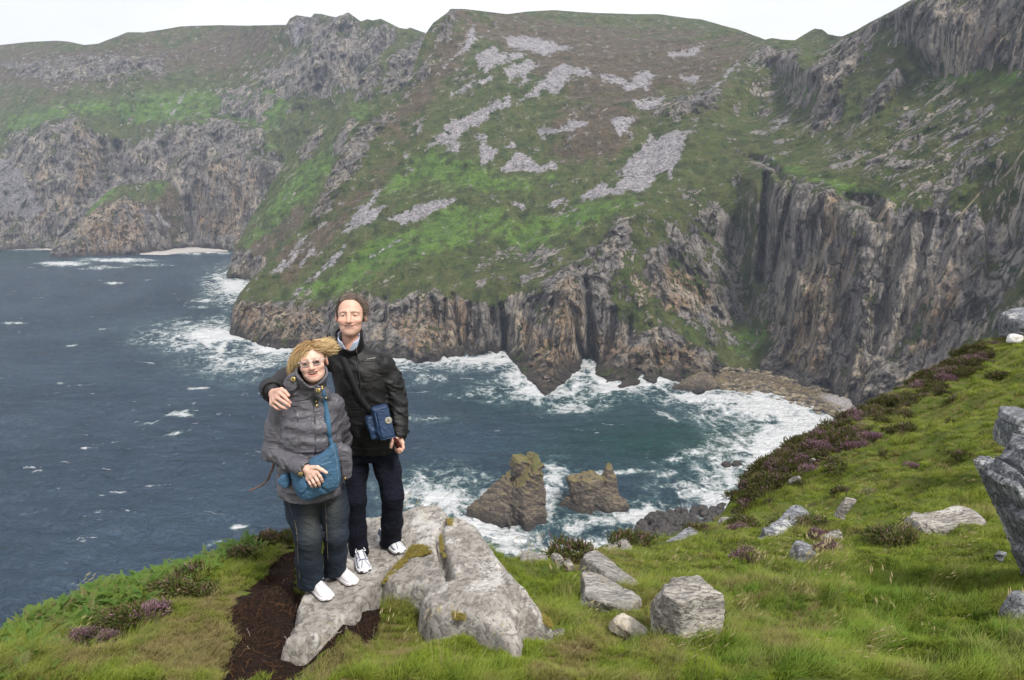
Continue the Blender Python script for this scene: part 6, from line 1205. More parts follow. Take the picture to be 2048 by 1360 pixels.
        # side flap blown open on the right
        fl = sd_cap(P, J(688, 905, 4.42), J(694, 950, 4.40), 0.050, 0.030); fl = np.maximum(fl, sd_box(P, J(690, 920, 4.41), (0.08, 0.030, 0.16), 0.014, rotm(0, D(-10), D(14)))); fl = smax(fl, (P-J(692, 962, 4.40)) @ np.array([0.55, 0, -0.83], np.float32), 0.006); d = smin(d, fl-folds(P, (8, 8, 14), 0.008, 611), 0.025)
        return d
    V, F = sd_mesh(jk, (-0.50, -0.42, 0.45), (0.36, 0.66, 1.36), 0.0072); V = relax(V, F, 1, 0.25)
    M_JK = cloth_mat('grey_quilted_shell', (0.088, 0.084, 0.098), 0.46, 0.40, 1400, bumpd=0.0005, crease=0.006, crot=(0, 0.12, 0))
    jacket = mk('jacket', V, F, M_JK, root)
    fr_ = lambda pts, off=0.004: on_surf(jk, np.array([J(a, b, 4.4) for a, b in pts]), off)
    def collar(P):
        a, b = J(623, 745, 4.385), J(619, 788, 4.47); ax_ = (b-a)/np.linalg.norm(b-a); t = (P-a) @ ax_; c = a+t[..., None]*ax_; q = P-c; r = np.sqrt((q**2).sum(-1)); d = np.abs(r-np.interp(t, [0, .06, .14], [0.086, 0.080, 0.090]))-0.008-folds(P, (10, 10, 25), 0.003, 613)
        front = smooth(0.0, -0.05, q[..., 1]); d = smax(d, -0.012+0.040*front*smooth(0.07, 0.0, np.abs(q[..., 0]-0.015))-t, 0.006); return smax(d, t-0.12, 0.01)
    a = J(621, 772, 4.43); V, F = sd_mesh(collar, a-0.15, a+0.15, 0.005); mk('collar', V, F, M_JK, jacket)
    # the two snap flaps of the collar
    def flap(poly, Y, nm, th=0.010):
        p = np.array([J(x, y, Y) for x, y in poly]); c = p.mean(0); u = np.array([1, 0, 0], np.float32); 
        def f(P):
            d = -poly_sd(P[..., 0], P[..., 2], p[:, [0, 2]]).astype(np.float32); yy = np.abs(P[..., 1]-(c[1]+0.9*(P[..., 0]-c[0])**2*6))-th; return smax(d, yy, 0.006)
        V, F = sd_mesh(f, p.min(0)-0.03, p.max(0)+0.03, 0.0045); return mk(nm, V, F, M_JK, jacket)
    flap([(582,746),(590,744),(599,752),(598,770),(591,780),(581,783),(570,776),(565,768),(571,756)], 4.345, 'collar_flap', 0.013)
    flap([(628,776),(636,770),(643,775),(645,786),(643,793),(636,792),(629,787)], 4.315, 'collar_flap', 0.010)
    bt = MB()
    for px, py, Y, r in [(586.5,758.5,4.327,0.0135),(636.5,781,4.300,0.0125),(601.5,947.5,None,0.0115),(689.5,957,None,0.008),(645,832,None,0.0)]:
        if r == 0: continue
        p = J(px, py, Y) if Y else fr_([(px, py)], 0.003)[0]; m = MB(); disc(m, p, (0.05, -1, 0.25), r, 0.005); o = m.build('snap_button', M_BRASS, jacket); m = MB(); disc(m, p+np.array([0, -0.004, 0.001]), (0.05, -1, 0.25), r*0.6, 0.004); m.build('button_centre', simple('brass_dark', (0.16, 0.12, 0.06), 0.4, 0.5, 0.6), o)
    for pts in ([(633,795),(632.5,803),(634,812)], [(651,786),(652.5,796),(653,807)]):
        p = fr_(pts, 0.005); m = MB(); m.tube(p, 0.0022, 5); cd = m.build('drawcord', M_DARK, jacket); m = MB(); m.tube([p[-1]+np.array([0, -.004, .012]), p[-1]+np.array([0, -.004, 0]), p[-1]+np.array([0, -.004, -.008])], [0.003, 0.0055, 0.004], 8); m.tube([p[1]+np.array([0, -.004, .006]), p[1]+np.array([0, -.004, -.005])], 0.005, 8); m.build('cord_toggle', M_BRASS, cd)
    zp = fr_([(626,790),(628,815),(630,845),(631,875),(631,905)], 0.002); m = MB(); m.tube(catmull(zp, 5), 0.0045, 5); m.build('zipper', simple('zip_tape', (0.04, 0.038, 0.045), 0.6), jacket)
    m = MB()
    for L in ([(646,806),(655,802),(664,799)], [(655,830),(664,822),(672,815)], [(571,800),(583,812),(592,826),(596,845)]): m.tube(catmull(fr_(L, 0.001), 4), 0.0022, 5)
    m.build('seam', simple('seam', (0.05, 0.048, 0.058), 0.6), jacket)
    # cuff with turned edge
    ca, cb = J(596, 930, 4.265), J(612.5, 938, 4.213); cx_ = (cb-ca)/np.linalg.norm(cb-ca)
    V, F = sd_mesh(lambda P: smax(smax(sd_cap(P, ca, cb, 0.056, 0.054), (P-cb) @ cx_, 0.004), -sd_cap(P, cb-cx_*0.01, cb+cx_*0.08, 0.043), 0.004), cuff_c-0.13, cuff_c+0.13, 0.0055); mk('cuff', V, F, M_JK, jacket)
    # belt cord blown out to the left
    bp = catmull([J(549, 918, 4.42), J(546, 935, 4.43), J(540, 948, 4.44), J(534, 961, 4.46), J(523, 970, 4.48), J(510, 977, 4.5), J(498, 981, 4.5)], 6); ribbon(bp, np.linspace(0.016, 0.010, len(bp)), 0.003, (0.2, -1, 0.3), simple('brown_cord', (0.16, 0.10, 0.075), 0.8), 'belt_cord', jacket)
    # jeans
    def jn(P):
        L_ = chain(P, [hipL, J(606, 1025, 4.43), kneL, J(618, 1120, 4.44), J(622, 1168, 4.49)], [0.104, 0.094, 0.078, 0.077, 0.086], 0.03); R_ = chain(P, [hipR, J(668, 1020, 4.50), kneR, J(671, 1105, 4.53), J(670, 1142, 4.60)], [0.102, 0.088, 0.073, 0.069, 0.074], 0.03); bz = P[..., 2]
        L_ = L_-folds(P, (5, 5, 13), 0.009, 621, (0, 0.5, 0))-folds(P, (5, 5, 14), 0.006, 623)*smooth(0.3, 0.12, bz)*smooth(0.0, 0.06, bz); R_ = R_-folds(P, (5, 5, 13), 0.008, 625, (0, -0.5, 0))
        d = smin(L_, R_, 0.010); q = J(626, 975, 4.47); d = smin(d, sd_ell(P, q, (0.175, 0.135, 0.11)), 0.03)
        x_ = P[..., 0]; hem = np.where(x_ < J(646, 1150, 4.5)[0], J(622, 1172, 4.49)[2]-0.10*(P[..., 1]-J(622, 1172, 4.49)[1]), J(670, 1140, 4.6)[2]-0.02); d = smax(d, hem-bz, 0.004); return d
    V, F = sd_mesh(jn, (-0.36, -0.28, -0.02), (0.22, 0.36, 0.72), 0.0076); V = relax(V, F, 1, 0.25)
    pxx, pyy = PX(V+O); fade = np.exp(-(((pxx-622)/20)**2+((pyy-1035)/60)**2))*0.8+np.exp(-(((pxx-668)/16)**2+((pyy-1010)/60)**2))*0.7; fade = fade*(V[:, 1] < 0.05)
    M_JN = cloth_mat('dark_denim', (0.016, 0.023, 0.036), 0.85, 0.2, 900, fade=(0.062, 0.066, 0.062), crease=0.006, crot=(0, 0.4, 0)); je = mk('jeans', V, F, M_JN, root, attrs={'fade': fade})
    fj = lambda pts, off: on_surf(jn, np.array([J(a, b, 4.4) for a, b in pts]), off)
    m = MB()
    for L in ([(573,990),(580,1015),(590,1045),(595,1080),(596,1120),(600,1160)], [(648,990),(652,1030),(654,1080),(656,1120)]): m.tube(catmull(fj(L, 0.0008), 6), 0.0016, 4)
    m.build('stitching', simple('tan_thread', (0.17, 0.14, 0.09), 0.8), je)
    for hx, tx_ in [((616, 1180, 4.53), (664, 1203, 4.34)), ((664, 1150, 4.66), (710, 1162, 4.52))]:
        a_, b_ = J(*hx), J(*tx_); zf = 0.5*(slab_top(O+a_)+slab_top(O+b_))-O[2]; shoe(root, a_[:2], b_[:2], zf, 'f', O, L=0.262)
    # hair
    rs = np.random.default_rng(31); cen = np.array([0, 0.012, 0.032]); rad = np.array([0.080, 0.101, 0.083]); n = 520
    u = rs.standard_normal((n*5, 3)); u /= np.linalg.norm(u, axis=1)[:, None]; r_ = cen+u*rad; x, y, z = r_.T
    hl_ = np.interp(y, [-0.10, -0.07, -0.04, -0.015, 0.03, 0.11], [0.086, 0.073, 0.048, 0.030, -0.03, -0.06]); keep = (z > hl_) & ~((x+0.25*np.clip(y, 0, 1) > 0.012) & (z < 0.030)); r_ = r_[keep][:n]; n = len(r_); x = r_[:, 0]; nr = (r_-cen)/rad**2; nr /= np.linalg.norm(nr, axis=1)[:, None]
    part = 0.010; rt = smooth(part-0.004, part+0.012, x+0.25*np.clip(r_[:, 1], 0, 1))[:, None]
    comb = nr*0.02+(1-rt)*np.array([-0.85, 0.02, -0.05])+rt*np.array([0.85, 0.0, -0.12])
    wind = (1-rt)*np.array([-0.20, 0.45, -0.30])+rt*(np.array([1.0, 0.10, -0.03])+rs.standard_normal((n, 1))*np.array([0.03, 0.16, 0.20])+0.10*rs.standard_normal((n, 3)))
    grav = (1-rt)*np.array([0, 0.02, -0.80])+rt*np.array([0, 0, -0.10])*(1-2.2*rs.random((n, 1)))
    L = (1-rt[:, 0])*(0.115+0.04*rs.random(n))+rt[:, 0]*(0.050+0.065*rs.random(n)+0.40*np.clip(0.06-x, 0, .06))*(0.55+0.45*smooth(0.03, 0.08, r_[:, 2]))
    G_ = strands(r_, nr, comb, n, L, 10, None, wind, grav, cen, rad, rs, 0.995, 0.74, 0.16)
    per = 22; S_ = clumps(G_, per, 0.0070, rs, 0.15, 0.009, 0.50); n_ = n*per; rt = np.repeat(rt, per, 0)
    tt = np.linspace(0, 1, 11)[None, :, None]; b0 = np.array([0.34, 0.20, 0.082])*(0.75+0.5*rs.random((n_, 1, 1))); b1 = np.array([0.66, 0.48, 0.25])*(0.8+0.35*rs.random((n_, 1, 1))); k_ = np.clip(tt*1.3, 0, 1); cols = b0*(1-k_)+b1*k_
    V, F, C = strand_mesh(S_, np.full(n_, 0.0013), cols, 0.35)
    # nape hair hanging behind the ear
    n2 = 420; r2 = np.stack([-0.068+0.012*rs.standard_normal(n2), 0.045+0.03*rs.random(n2), -0.03+0.02*rs.standard_normal(n2)], -1); S2 = strands(r2, None, np.tile([-0.25, 0.25, -1.0], (n2, 1)), n2, 0.085+0.05*rs.random(n2), 7, None, np.array([-0.30, 0.15, 0.0]), np.array([0, 0, -0.8]), cen, rad, rs, 1.0, 0.7, 0.5)
    tt2 = np.linspace(0, 1, 8)[None, :, None]; V2, F2, C2 = strand_mesh(S2, np.full(n2, 0.0014), np.array([0.24, 0.15, 0.07])*(0.7+0.6*rs.random((n2, 1, 1)))*(1-tt2)+np.array([0.55, 0.42, 0.24])*tt2, 0.3)
    capf = lambda P: np.maximum(sd_ell(P, cen, rad*1.0), np.interp(P[..., 1], [-0.10, -0.07, -0.04, -0.015, 0.03, 0.11], [0.088, 0.075, 0.052, 0.036, -0.025, -0.055]).astype(np.float32)-P[..., 2])
    V3, F3 = sd_mesh(capf, (-.1, -.11, -.09), (.1, .13, .15), 0.005); C3 = np.tile([0.30, 0.19, 0.085], (len(V3), 1))
    VV = pose(np.r_[V, V2, V3], c=hc, **HP); mk('hair', VV, np.r_[F, F2+len(V), F3+len(V)+len(V2)], M_HAIR, root, attrs={'col': np.r_[C, C2, C3]})
    return O, J, jk, root
WO, WJ, wom_jk, wom_root = build_woman()

# ---------------------------------------------------------------- bags and wallet
def bags():
    # navy shoulder bag of the man
    J = MJ; globals()['CUR_O'] = MO; c = J(764, 845, 4.62); root = empty('shoulder_bag', MO+c, "man's navy blue shoulder bag with a round pale badge", 'bag')
    R = rotm(D(-12), D(-9), D(20))
    def sh(P): return smin(sd_box(P, (0.004, 0, 0), (0.052, 0.042, 0.108), 0.022, R), sd_box(P, (-0.058, 0.0, -0.03), (0.032, 0.036, 0.078), 0.016, R), 0.012)-folds(P, (9, 9, 7), 0.016, 701)
    V, F = sd_mesh(sh, (-0.16, -0.12, -0.19), (0.14, 0.12, 0.19), 0.0055); M_N = cloth_mat('navy_nylon', (0.016, 0.036, 0.085), 0.5, 0.35, 1500, crease=0.004)
    body = mk('bag_body', V, F, M_N, root)
    A = lambda x, y, z: R @ np.array([x, y, z])
    V, F = sd_mesh(lambda P: sd_box(P, A(0.012, -0.048, -0.010), (0.041, 0.008, 0.084), 0.007, R)-folds(P, (8, 8, 8), 0.003, 703), (-0.12, -0.12, -0.16), (0.12, 0.06, 0.16), 0.004); fp = mk('front_pocket', V, F, M_N, root)
    m = MB(); bd = [A(-0.034, -0.058, 0.075), A(0.056, -0.056, 0.075)]; m.tube(bd, 0.003, 5); m.tube([A(-0.036, -0.057, -0.095), A(0.058, -0.056, -0.098)], 0.0032, 5); m.tube([A(-0.036, -0.057, -0.095), A(-0.034, -0.058, 0.075)], 0.0025, 5); m.build('piping', simple('navy_piping', (0.035, 0.075, 0.16), 0.4), root)
    nb = -(R @ np.array([0, 1, 0])); nb = R @ np.array([0, -1, 0]); cb = A(0.034, -0.0585, 0.010); m = MB(); disc(m, cb, nb, 0.021, 0.004, 24); bg = m.build('badge', simple('badge_cream', (0.42, 0.40, 0.32), 0.5), root)
    m = MB(); ux, uz = R @ np.array([1, 0, 0]), R @ np.array([0, 0, 1]); f_ = cb+nb*0.0035
    a = np.linspace(0, 2*PI, 29); m.tube([f_+0.0165*(np.cos(t)*ux+np.sin(t)*uz) for t in a], 0.0012, 4, cap=False); m.tube([f_+ux*-0.013, f_+ux*0.013], 0.0022, 4); m.tube([f_+uz*0.002, f_+uz*0.013+ux*0.003], 0.0024, 4); m.tube([f_+uz*-0.006+ux*-0.008, f_+uz*-0.009+ux*0.008], 0.0018, 4); m.tube([f_+uz*0.008+ux*-0.008, f_+uz*0.012+ux*-0.002], 0.0016, 4); m.build('badge_mark', simple('badge_dark', (0.06, 0.06, 0.06), 0.5), bg)
    pts = on_surf(man_jk, np.array([J(a_, b_, 4.8) for a_, b_ in [(680,706),(688,722),(697,743),(706,765),(716,787),(727,806),(738,818)]]), 0.006); ribbon(catmull(np.r_[[J(672, 694, 4.80)], pts, [J(748, 822, 4.63)]], 5)-c, 0.040, 0.003, (0, -1, 0.2), simple('strap_web', (0.010, 0.010, 0.012), 0.75, 0.3, 0, 300, 0.3), 'strap', root)
    # wallet in his hand
    w = MO+J(795.5, 889, 4.64); m = MB(); m.box((-0.010, -0.020, -0.048), (0.010, 0.020, 0.048)); wa = m.build('wallet', simple('oxblood_leather', (0.07, 0.012, 0.012), 0.35, 0.5), None, False, loc=w); wa.rotation_euler = (0.25, -0.42, 0.5)
    mod = wa.modifiers.new('bevel', 'BEVEL'); mod.width = 0.004; mod.segments = 2; tag(wa, "dark red wallet in the man's lowered hand", 'wallet')
    # denim bag of the woman
    J = WJ; globals()['CUR_O'] = WO; ctr = J(628, 955, 4.255); rb = empty('denim_bag', WO+ctr, "woman's blue denim shoulder bag under her hand", 'bag')
    prof = [(603,930),(618,919),(640,908),(655,898),(662,889),(668,888),(673,902),(678,930),(680,955),(678,972),(668,982),(645,990),(622,998),(607,998),(595,989),(587,975),(583,958),(580,945),(590,940)]
    pw = np.array([J(x, y, 4.255)-ctr for x, y in prof])
    def bg(P):
        d = -poly_sd(P[..., 0], P[..., 2], pw[:, [0, 2]]).astype(np.float32); inner = np.clip(-d/0.06, 0, 1); th = 0.022+0.030*np.sqrt(inner)
        yc = 0.05*P[..., 0]*0+0.9*P[..., 0]**2; return smax(d, np.abs(P[..., 1]-yc)-th, 0.016)-folds(P, (7, 7, 9), 0.007, 711, (0, 0.3, 0))
    V, F = sd_mesh(bg, pw.min(0)-np.array([.03, .09, .03]), pw.max(0)+np.array([.03, .12, .03]), 0.0055); M_D = cloth_mat('blue_denim', (0.050, 0.110, 0.185), 0.85, 0.2, 800, bumpd=0.002, crease=0.006)
    mk('bag_body', V, F, M_D, rb)
    fb = lambda pts, off: on_surf(bg, np.array([J(a, b, 4.2)-ctr for a, b in pts]), off, WO+ctr)
    def patch(poly, nm, th=0.008, dy=0.0):
        p = fb(poly, -0.002); c0 = p.mean(0); 
        def f(P): return smax(-poly_sd(P[..., 0], P[..., 2], p[:, [0, 2]]).astype(np.float32), np.abs(bg(P)-0.001)-th, 0.005)
        V, F = sd_mesh(f, p.min(0)-np.array([.02, .06, .02]), p.max(0)+np.array([.02, .06, .02]), 0.0045); V = V[:]; return mk(nm, V, F, M_D, rb)
    patch([(641,945),(660,938),(676,935),(677,960),(670,974),(655,978),(645,974),(640,962)], 'front_pocket', 0.007)
    patch([(590,945),(612,955),(616,975),(606,986),(596,983),(588,968)], 'front_pocket', 0.007)
    sp_ = np.array([J(x, y, 4.30)-ctr for x, y in [(556,958),(566,948),(576,945),(581,957),(580,970),(574,976),(562,970),(556,964)]])
    V, F = sd_mesh(lambda P: smax(-poly_sd(P[..., 0], P[..., 2], sp_[:, [0, 2]]).astype(np.float32), np.abs(P[..., 1]-sp_[0, 1])-0.022, 0.014), sp_.min(0)-.04, sp_.max(0)+.04, 0.005); mk('side_pocket', V, F, M_D, rb)
    m = MB()
    for L in ([(640,922),(655,916),(672,909)], [(642,930),(658,925),(675,921)], [(666,893),(671,910),(675,935),(677,965)]): m.tube(catmull(fb(L, 0.0008), 5), 0.0013, 4)
    m.build('seam', simple('denim_seam', (0.20, 0.30, 0.38), 0.8), rb)
    pts = on_surf(wom_jk, np.array([J(a, b, 4.4) for a, b in [(645.5,780),(647,790),(650,806),(653,825),(655.5,845),(658,865),(660.5,880)]]), 0.007); ribbon(catmull(np.r_[pts, [J(664, 893, 4.26)]], 5)-ctr, np.interp(np.linspace(0, 1, 36), [0, .3, .6, .85, 1], [.024, .026, .034, .022, .03]), 0.003, (0, -1, 0.2), simple('strap_denim', (0.045, 0.115, 0.19), 0.8, 0.2, 0, 300, 0.2), 'strap', rb)
    m = MB(); p = on_surf(wom_jk, np.array([J(644, 773, 4.4), J(644.5, 780, 4.4)]), 0.014)-ctr; m.tube([p[0], p[1]], [0.006, 0.006], 8); m.tube([p[0]+(0, -.004, .006), p[0]+(0, -.004, -.004)], 0.0085, 8); m.build('buckle', M_BRASS, rb)
bags()
# ================================================================ vegetation
def proto(name, V, F, mat, attrs=None):
    o = mk(name, V, F, mat, None, False, attrs); COL.objects.unlink(o); return o
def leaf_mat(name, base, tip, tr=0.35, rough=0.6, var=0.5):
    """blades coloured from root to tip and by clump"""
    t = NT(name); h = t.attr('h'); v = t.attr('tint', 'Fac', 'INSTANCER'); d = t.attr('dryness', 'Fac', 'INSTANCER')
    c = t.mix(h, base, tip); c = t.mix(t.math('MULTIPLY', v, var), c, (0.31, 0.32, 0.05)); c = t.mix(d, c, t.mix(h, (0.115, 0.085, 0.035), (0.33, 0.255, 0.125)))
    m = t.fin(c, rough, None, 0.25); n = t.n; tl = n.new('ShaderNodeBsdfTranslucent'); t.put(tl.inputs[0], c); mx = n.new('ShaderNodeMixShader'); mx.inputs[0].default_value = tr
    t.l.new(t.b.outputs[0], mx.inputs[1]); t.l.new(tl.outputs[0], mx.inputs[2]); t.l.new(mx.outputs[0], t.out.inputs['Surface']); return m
def blades(n, h, w, spread, lean, rs, seg=3, wind=(0.25, 0.1)):
    V, F, Hh = [], [], []
    for i in range(n):
        a = rs.random()*6.28; r = spread*math.sqrt(rs.random()); p = np.array([r*math.cos(a), r*math.sin(a), -0.01]); hh = h*(0.5+0.7*rs.random()); b = rs.random()*6.28; ln = lean*(0.3+rs.random())
        dx, dy = math.cos(b)*ln+wind[0], math.sin(b)*ln+wind[1]; s = np.array([-math.sin(b+.4), math.cos(b+.4), 0]); k = len(V)
        for j in range(seg+1):
            t = j/seg; q = p+np.array([dx*hh*t*t, dy*hh*t*t, hh*t*(1-0.28*t*(ln+.2))]); ww = w*(1-t)**0.7
            if j < seg: V += [q-s*ww, q+s*ww]; Hh += [t, t]
            else: V.append(q); Hh.append(1)
        for j in range(seg-1): F.append((k+2*j, k+2*j+1, k+2*j+3, k+2*j+2))
        F.append((k+2*seg-2, k+2*seg-1, k+2*seg))
    return np.array(V), F, np.array(Hh)
def scatter(name, P, rot, scl, idx, tint, dry, protos, kind='stuff'):
    """one object: points that carry a randomly turned clump each"""
    c = bpy.data.collections.new(name+'_clumps')
    for i, o in enumerate(protos): o.name = '%02d_%s' % (i, name); c.objects.link(o)
    me = bpy.data.meshes.new(name); me.vertices.add(len(P)); me.vertices.foreach_set('co', np.asarray(P, np.float32).ravel())
    for k, a, ty in (('rot', rot, 'FLOAT_VECTOR'), ('scl', scl, 'FLOAT'), ('idx', idx, 'INT'), ('tint', tint, 'FLOAT'), ('dryness', dry, 'FLOAT')):
        at = me.attributes.new(k, ty, 'POINT'); at.data.foreach_set('vector' if ty == 'FLOAT_VECTOR' else 'value', np.asarray(a, np.int32 if ty == 'INT' else np.float32).ravel())
    o = bpy.data.objects.new(name, me); COL.objects.link(o); o['kind'] = kind
    g = bpy.data.node_groups.new(name+'_scatter', 'GeometryNodeTree'); g.interface.new_socket('Geometry', in_out='INPUT', socket_type='NodeSocketGeometry'); g.interface.new_socket('Geometry', in_out='OUTPUT', socket_type='NodeSocketGeometry')
    N, L = g.nodes, g.links; gi, go = N.new('NodeGroupInput'), N.new('NodeGroupOutput'); ci = N.new('GeometryNodeCollectionInfo'); ci.inputs['Collection'].default_value = c; ci.inputs['Separate Children'].default_value = True; ci.inputs['Reset Children'].default_value = True
    ip = N.new('GeometryNodeInstanceOnPoints'); ip.inputs['Pick Instance'].default_value = True
    def na(nm, ty): a = N.new('GeometryNodeInputNamedAttribute'); a.data_type = ty; a.inputs['Name'].default_value = nm; return a.outputs['Attribute']
    L.new(gi.outputs[0], ip.inputs['Points']); L.new(ci.outputs[0], ip.inputs['Instance']); L.new(na('idx', 'INT'), ip.inputs['Instance Index']); L.new(na('rot', 'FLOAT_VECTOR'), ip.inputs['Rotation']); L.new(na('scl', 'FLOAT'), ip.inputs['Scale']); L.new(ip.outputs[0], go.inputs[0])
    md = o.modifiers.new('scatter', 'NODES'); md.node_group = g
    return o
RS = np.random.default_rng(77)
_hx, _hy = np.arange(-9, 30, 0.05), np.arange(1.0, 22, 0.05); _HM = ground_z(*np.meshgrid(_hx, _hy), False)
def hm(x, y):
    u, v = np.clip((x+9)/0.05, 0, len(_hx)-1.001), np.clip((y-1.0)/0.05, 0, len(_hy)-1.001); i, j = u.astype(int), v.astype(int); a, b = u-i, v-j
    return (_HM[j, i]*(1-a)+_HM[j, i+1]*a)*(1-b)+(_HM[j+1, i]*(1-a)+_HM[j+1, i+1]*a)*b
def ray_ground(px, py):
    """where the sight line through a pixel meets the near ground"""
    px, py = np.asarray(px, float), np.asarray(py, float); Y = np.full(px.shape, 2.4); hit = np.zeros(px.shape, bool); out = Y.copy()
    for k in range(160):
        P = W(px, py, Y); below = (P[:, 2] <= hm(P[:, 0], P[:, 1])) & ~hit; out[below] = Y[below]; hit |= below; Y = Y*1.013+0.004
        if hit.all(): break
    return W(px, py, out), hit
def grass():
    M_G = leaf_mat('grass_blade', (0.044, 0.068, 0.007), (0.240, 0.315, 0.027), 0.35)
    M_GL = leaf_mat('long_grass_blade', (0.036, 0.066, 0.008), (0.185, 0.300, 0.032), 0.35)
    M_S = leaf_mat('seed_stalk', (0.10, 0.10, 0.03), (0.46, 0.40, 0.22), 0.3, var=0.1)
    pr = []
    for i in range(4): V, F, h = blades(30, 0.036, 0.0017, 0.036, 0.7, RS); pr.append(proto('turf', V, F, M_G, {'h': h}))
    for i in range(3): V, F, h = blades(34, 0.085, 0.0018, 0.04, 0.75, RS, 4, (0.45, 0.1)); pr.append(proto('tuft', V, F, M_GL, {'h': h}))
    for i in range(2):
        V, F, h = blades(9, 0.26, 0.0011, 0.05, 0.35, RS, 4, (0.35, 0.05)); V, F, h = list(V), list(F), list(h)
        for k in range(5):       # pale seed heads
            a = RS.random()*6.28; p = np.array([0.05*math.cos(a)+0.08, 0.05*math.sin(a), 0.17+0.06*RS.random()]); d = np.array([0.035, 0.004, 0.014+0.02*RS.random()]); s = np.array([0, 0.0035, 0]); u = np.array([-.001, 0, 0.0032]); b = len(V); V += [p, p+d*.4+s, p+d, p+d*.4-s, p+d*.4+u]; F += [(b, b+1, b+4), (b+1, b+2, b+4), (b+2, b+3, b+4), (b+3, b, b+4)]; h += [0.9]*5
        pr.append(proto('seeding', np.array(V), F, M_S, {'h': np.array(h)}))
    n = 90000; px = RS.uniform(-60, 2110, n); py = RS.uniform(600, 1375, n)
    m = py > np.interp(px, [-60, 0, 590, 760, 1000, 1460, 1480, 2110], [1300, 1262, 1066, 1010, 1100, 1026, 990, 615]); px, py = px[m], py[m]
    P, hit = ray_ground(px, py); d = edge_sd(P[:, 0], P[:, 1]); sl = poly_sd(P[:, 0], P[:, 1], so)
    wob = fbm(P, 1/0.25, 3, 0.6, 131)*22; peat = paint(px+wob, py+wob, PEAT, 7)*(P[:, 1] < 6.5); dry0 = paint(px, py, DRY, 40)
    n_all = len(P); keep = hit & (d > -0.25) & (sl < 0.02) & (peat+0.10*RS.standard_normal(n_all) < 0.36) & (P[:, 1] < 17.5); P, px, py, dry0, d = P[keep], px[keep], py[keep], dry0[keep], d[keep]; n = len(P)
    P[:, 2] = ground_z(P[:, 0], P[:, 1])
    q = P*np.array([1, 1, 0]); n1 = fbm(q, 1/0.7, 3, 0.55, 801); n2 = fbm(q, 1/0.22, 3, 0.55, 811); n3 = fbm(q, 1/1.6, 3, 0.5, 821)
    right = smooth(1250, 1500, px)*smooth(1050, 1150, py); longz = n1+0.30*right*smooth(1080, 1200, py)+0.25*paint(px, py, [[(1020,1150),(1100,1120),(1180,1230),(1120,1260)]], 40)+0.15*RS.standard_normal(n)
    idx = np.where(longz > 0.26, RS.integers(4, 7, n), RS.integers(0, 4, n)); seedz = paint(px, py, [[(1480,1130),(1640,1130),(1700,1210),(1540,1240)],[(1010,1130),(1080,1120),(1100,1180)]], 40)
    s_ = RS.random(n); idx = np.where((s_ < 0.003+0.035*seedz) & (P[:, 1] < 9), RS.integers(7, 9, n), idx)
    dry = np.clip(dry0*0.7+1.9*(n2-0.06)+1.3*n3+0.18*RS.standard_normal(n)+0.12, 0, 1)*0.85; dry = np.where(idx >= 7, 0.5, dry)
    tint = np.clip(0.42+2.6*n1+1.2*n2+0.2*RS.standard_normal(n)+0.25*smooth(9, 13, P[:, 1]), 0, 1)
    scl = (0.75+0.6*RS.random(n))*(0.75+0.055*P[:, 1])*np.where(dry0 > .5, 0.8, 1.0); rot = np.stack([RS.normal(0, .12, n), RS.normal(0, .12, n), RS.normal(0, 0.9, n)], -1)
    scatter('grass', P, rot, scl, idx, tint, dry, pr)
def heather_mesh(seed, bloom, n=900, flat=0.62):
    """a mound of fine upright sprigs"""
    r = np.random.default_rng(seed); V, F, C = [], [], []
    for i in range(n):
        u = r.standard_normal(3); u[2] = abs(u[2])*0.9+0.02; u /= np.linalg.norm(u); lump = 1+0.32*math.sin(3*u[0]+seed)*math.cos(4*u[1]+2*seed)+0.12*r.standard_normal(); b = u*np.array([0.5, 0.5, 0.5*flat])*lump*(0.55+0.45*r.random()**0.5)
        d = u*0.6+np.array([0.25, 0.05, 0.55])+0.45*r.standard_normal(3); d /= np.linalg.norm(d); L = 0.10+0.10*r.random(); s = np.cross(d, r.standard_normal(3)); s /= np.linalg.norm(s); w = 0.012+0.008*r.random(); k = len(V); e = b+d*L; e2 = np.cross(d, s)
        V += [b-s*w*.4, b+s*w*.4, b+d*L*.55+s*w, b+d*L*.55-s*w, e]; F += [(k, k+1, k+2, k+3), (k+3, k+2, k+4)]
        V += [b+d*L*.3-e2*w, b+d*L*.3+e2*w, b+d*L*.95]; F += [(k+5, k+6, k+7)]
        g = np.array([0.075, 0.092, 0.022])*(0.5+1.0*r.random()); br = np.array([0.13, 0.092, 0.052])*(0.6+0.8*r.random()); base = g if r.random() < 0.68 else br; fl = np.array([0.44, 0.22, 0.37])*(0.6+0.7*r.random()) if r.random() < bloom*(0.4+0.8*u[2]) else base*1.25
        C += [base*.6, base*.6, fl if r.random() < .6 else base, base, fl, base, base, fl]
    return np.array(V), F, np.array(C)
def col_leaf(name):
    t = NT(name); c = t.attr('col', 'Color'); m = t.fin(c, 0.7, None, 0.2); tl = t.n.new('ShaderNodeBsdfTranslucent'); t.put(tl.inputs[0], c); mx = t.n.new('ShaderNodeMixShader'); mx.inputs[0].default_value = 0.25
    t.l.new(t.b.outputs[0], mx.inputs[1]); t.l.new(tl.outputs[0], mx.inputs[2]); t.l.new(mx.outputs[0], t.out.inputs['Surface']); return m
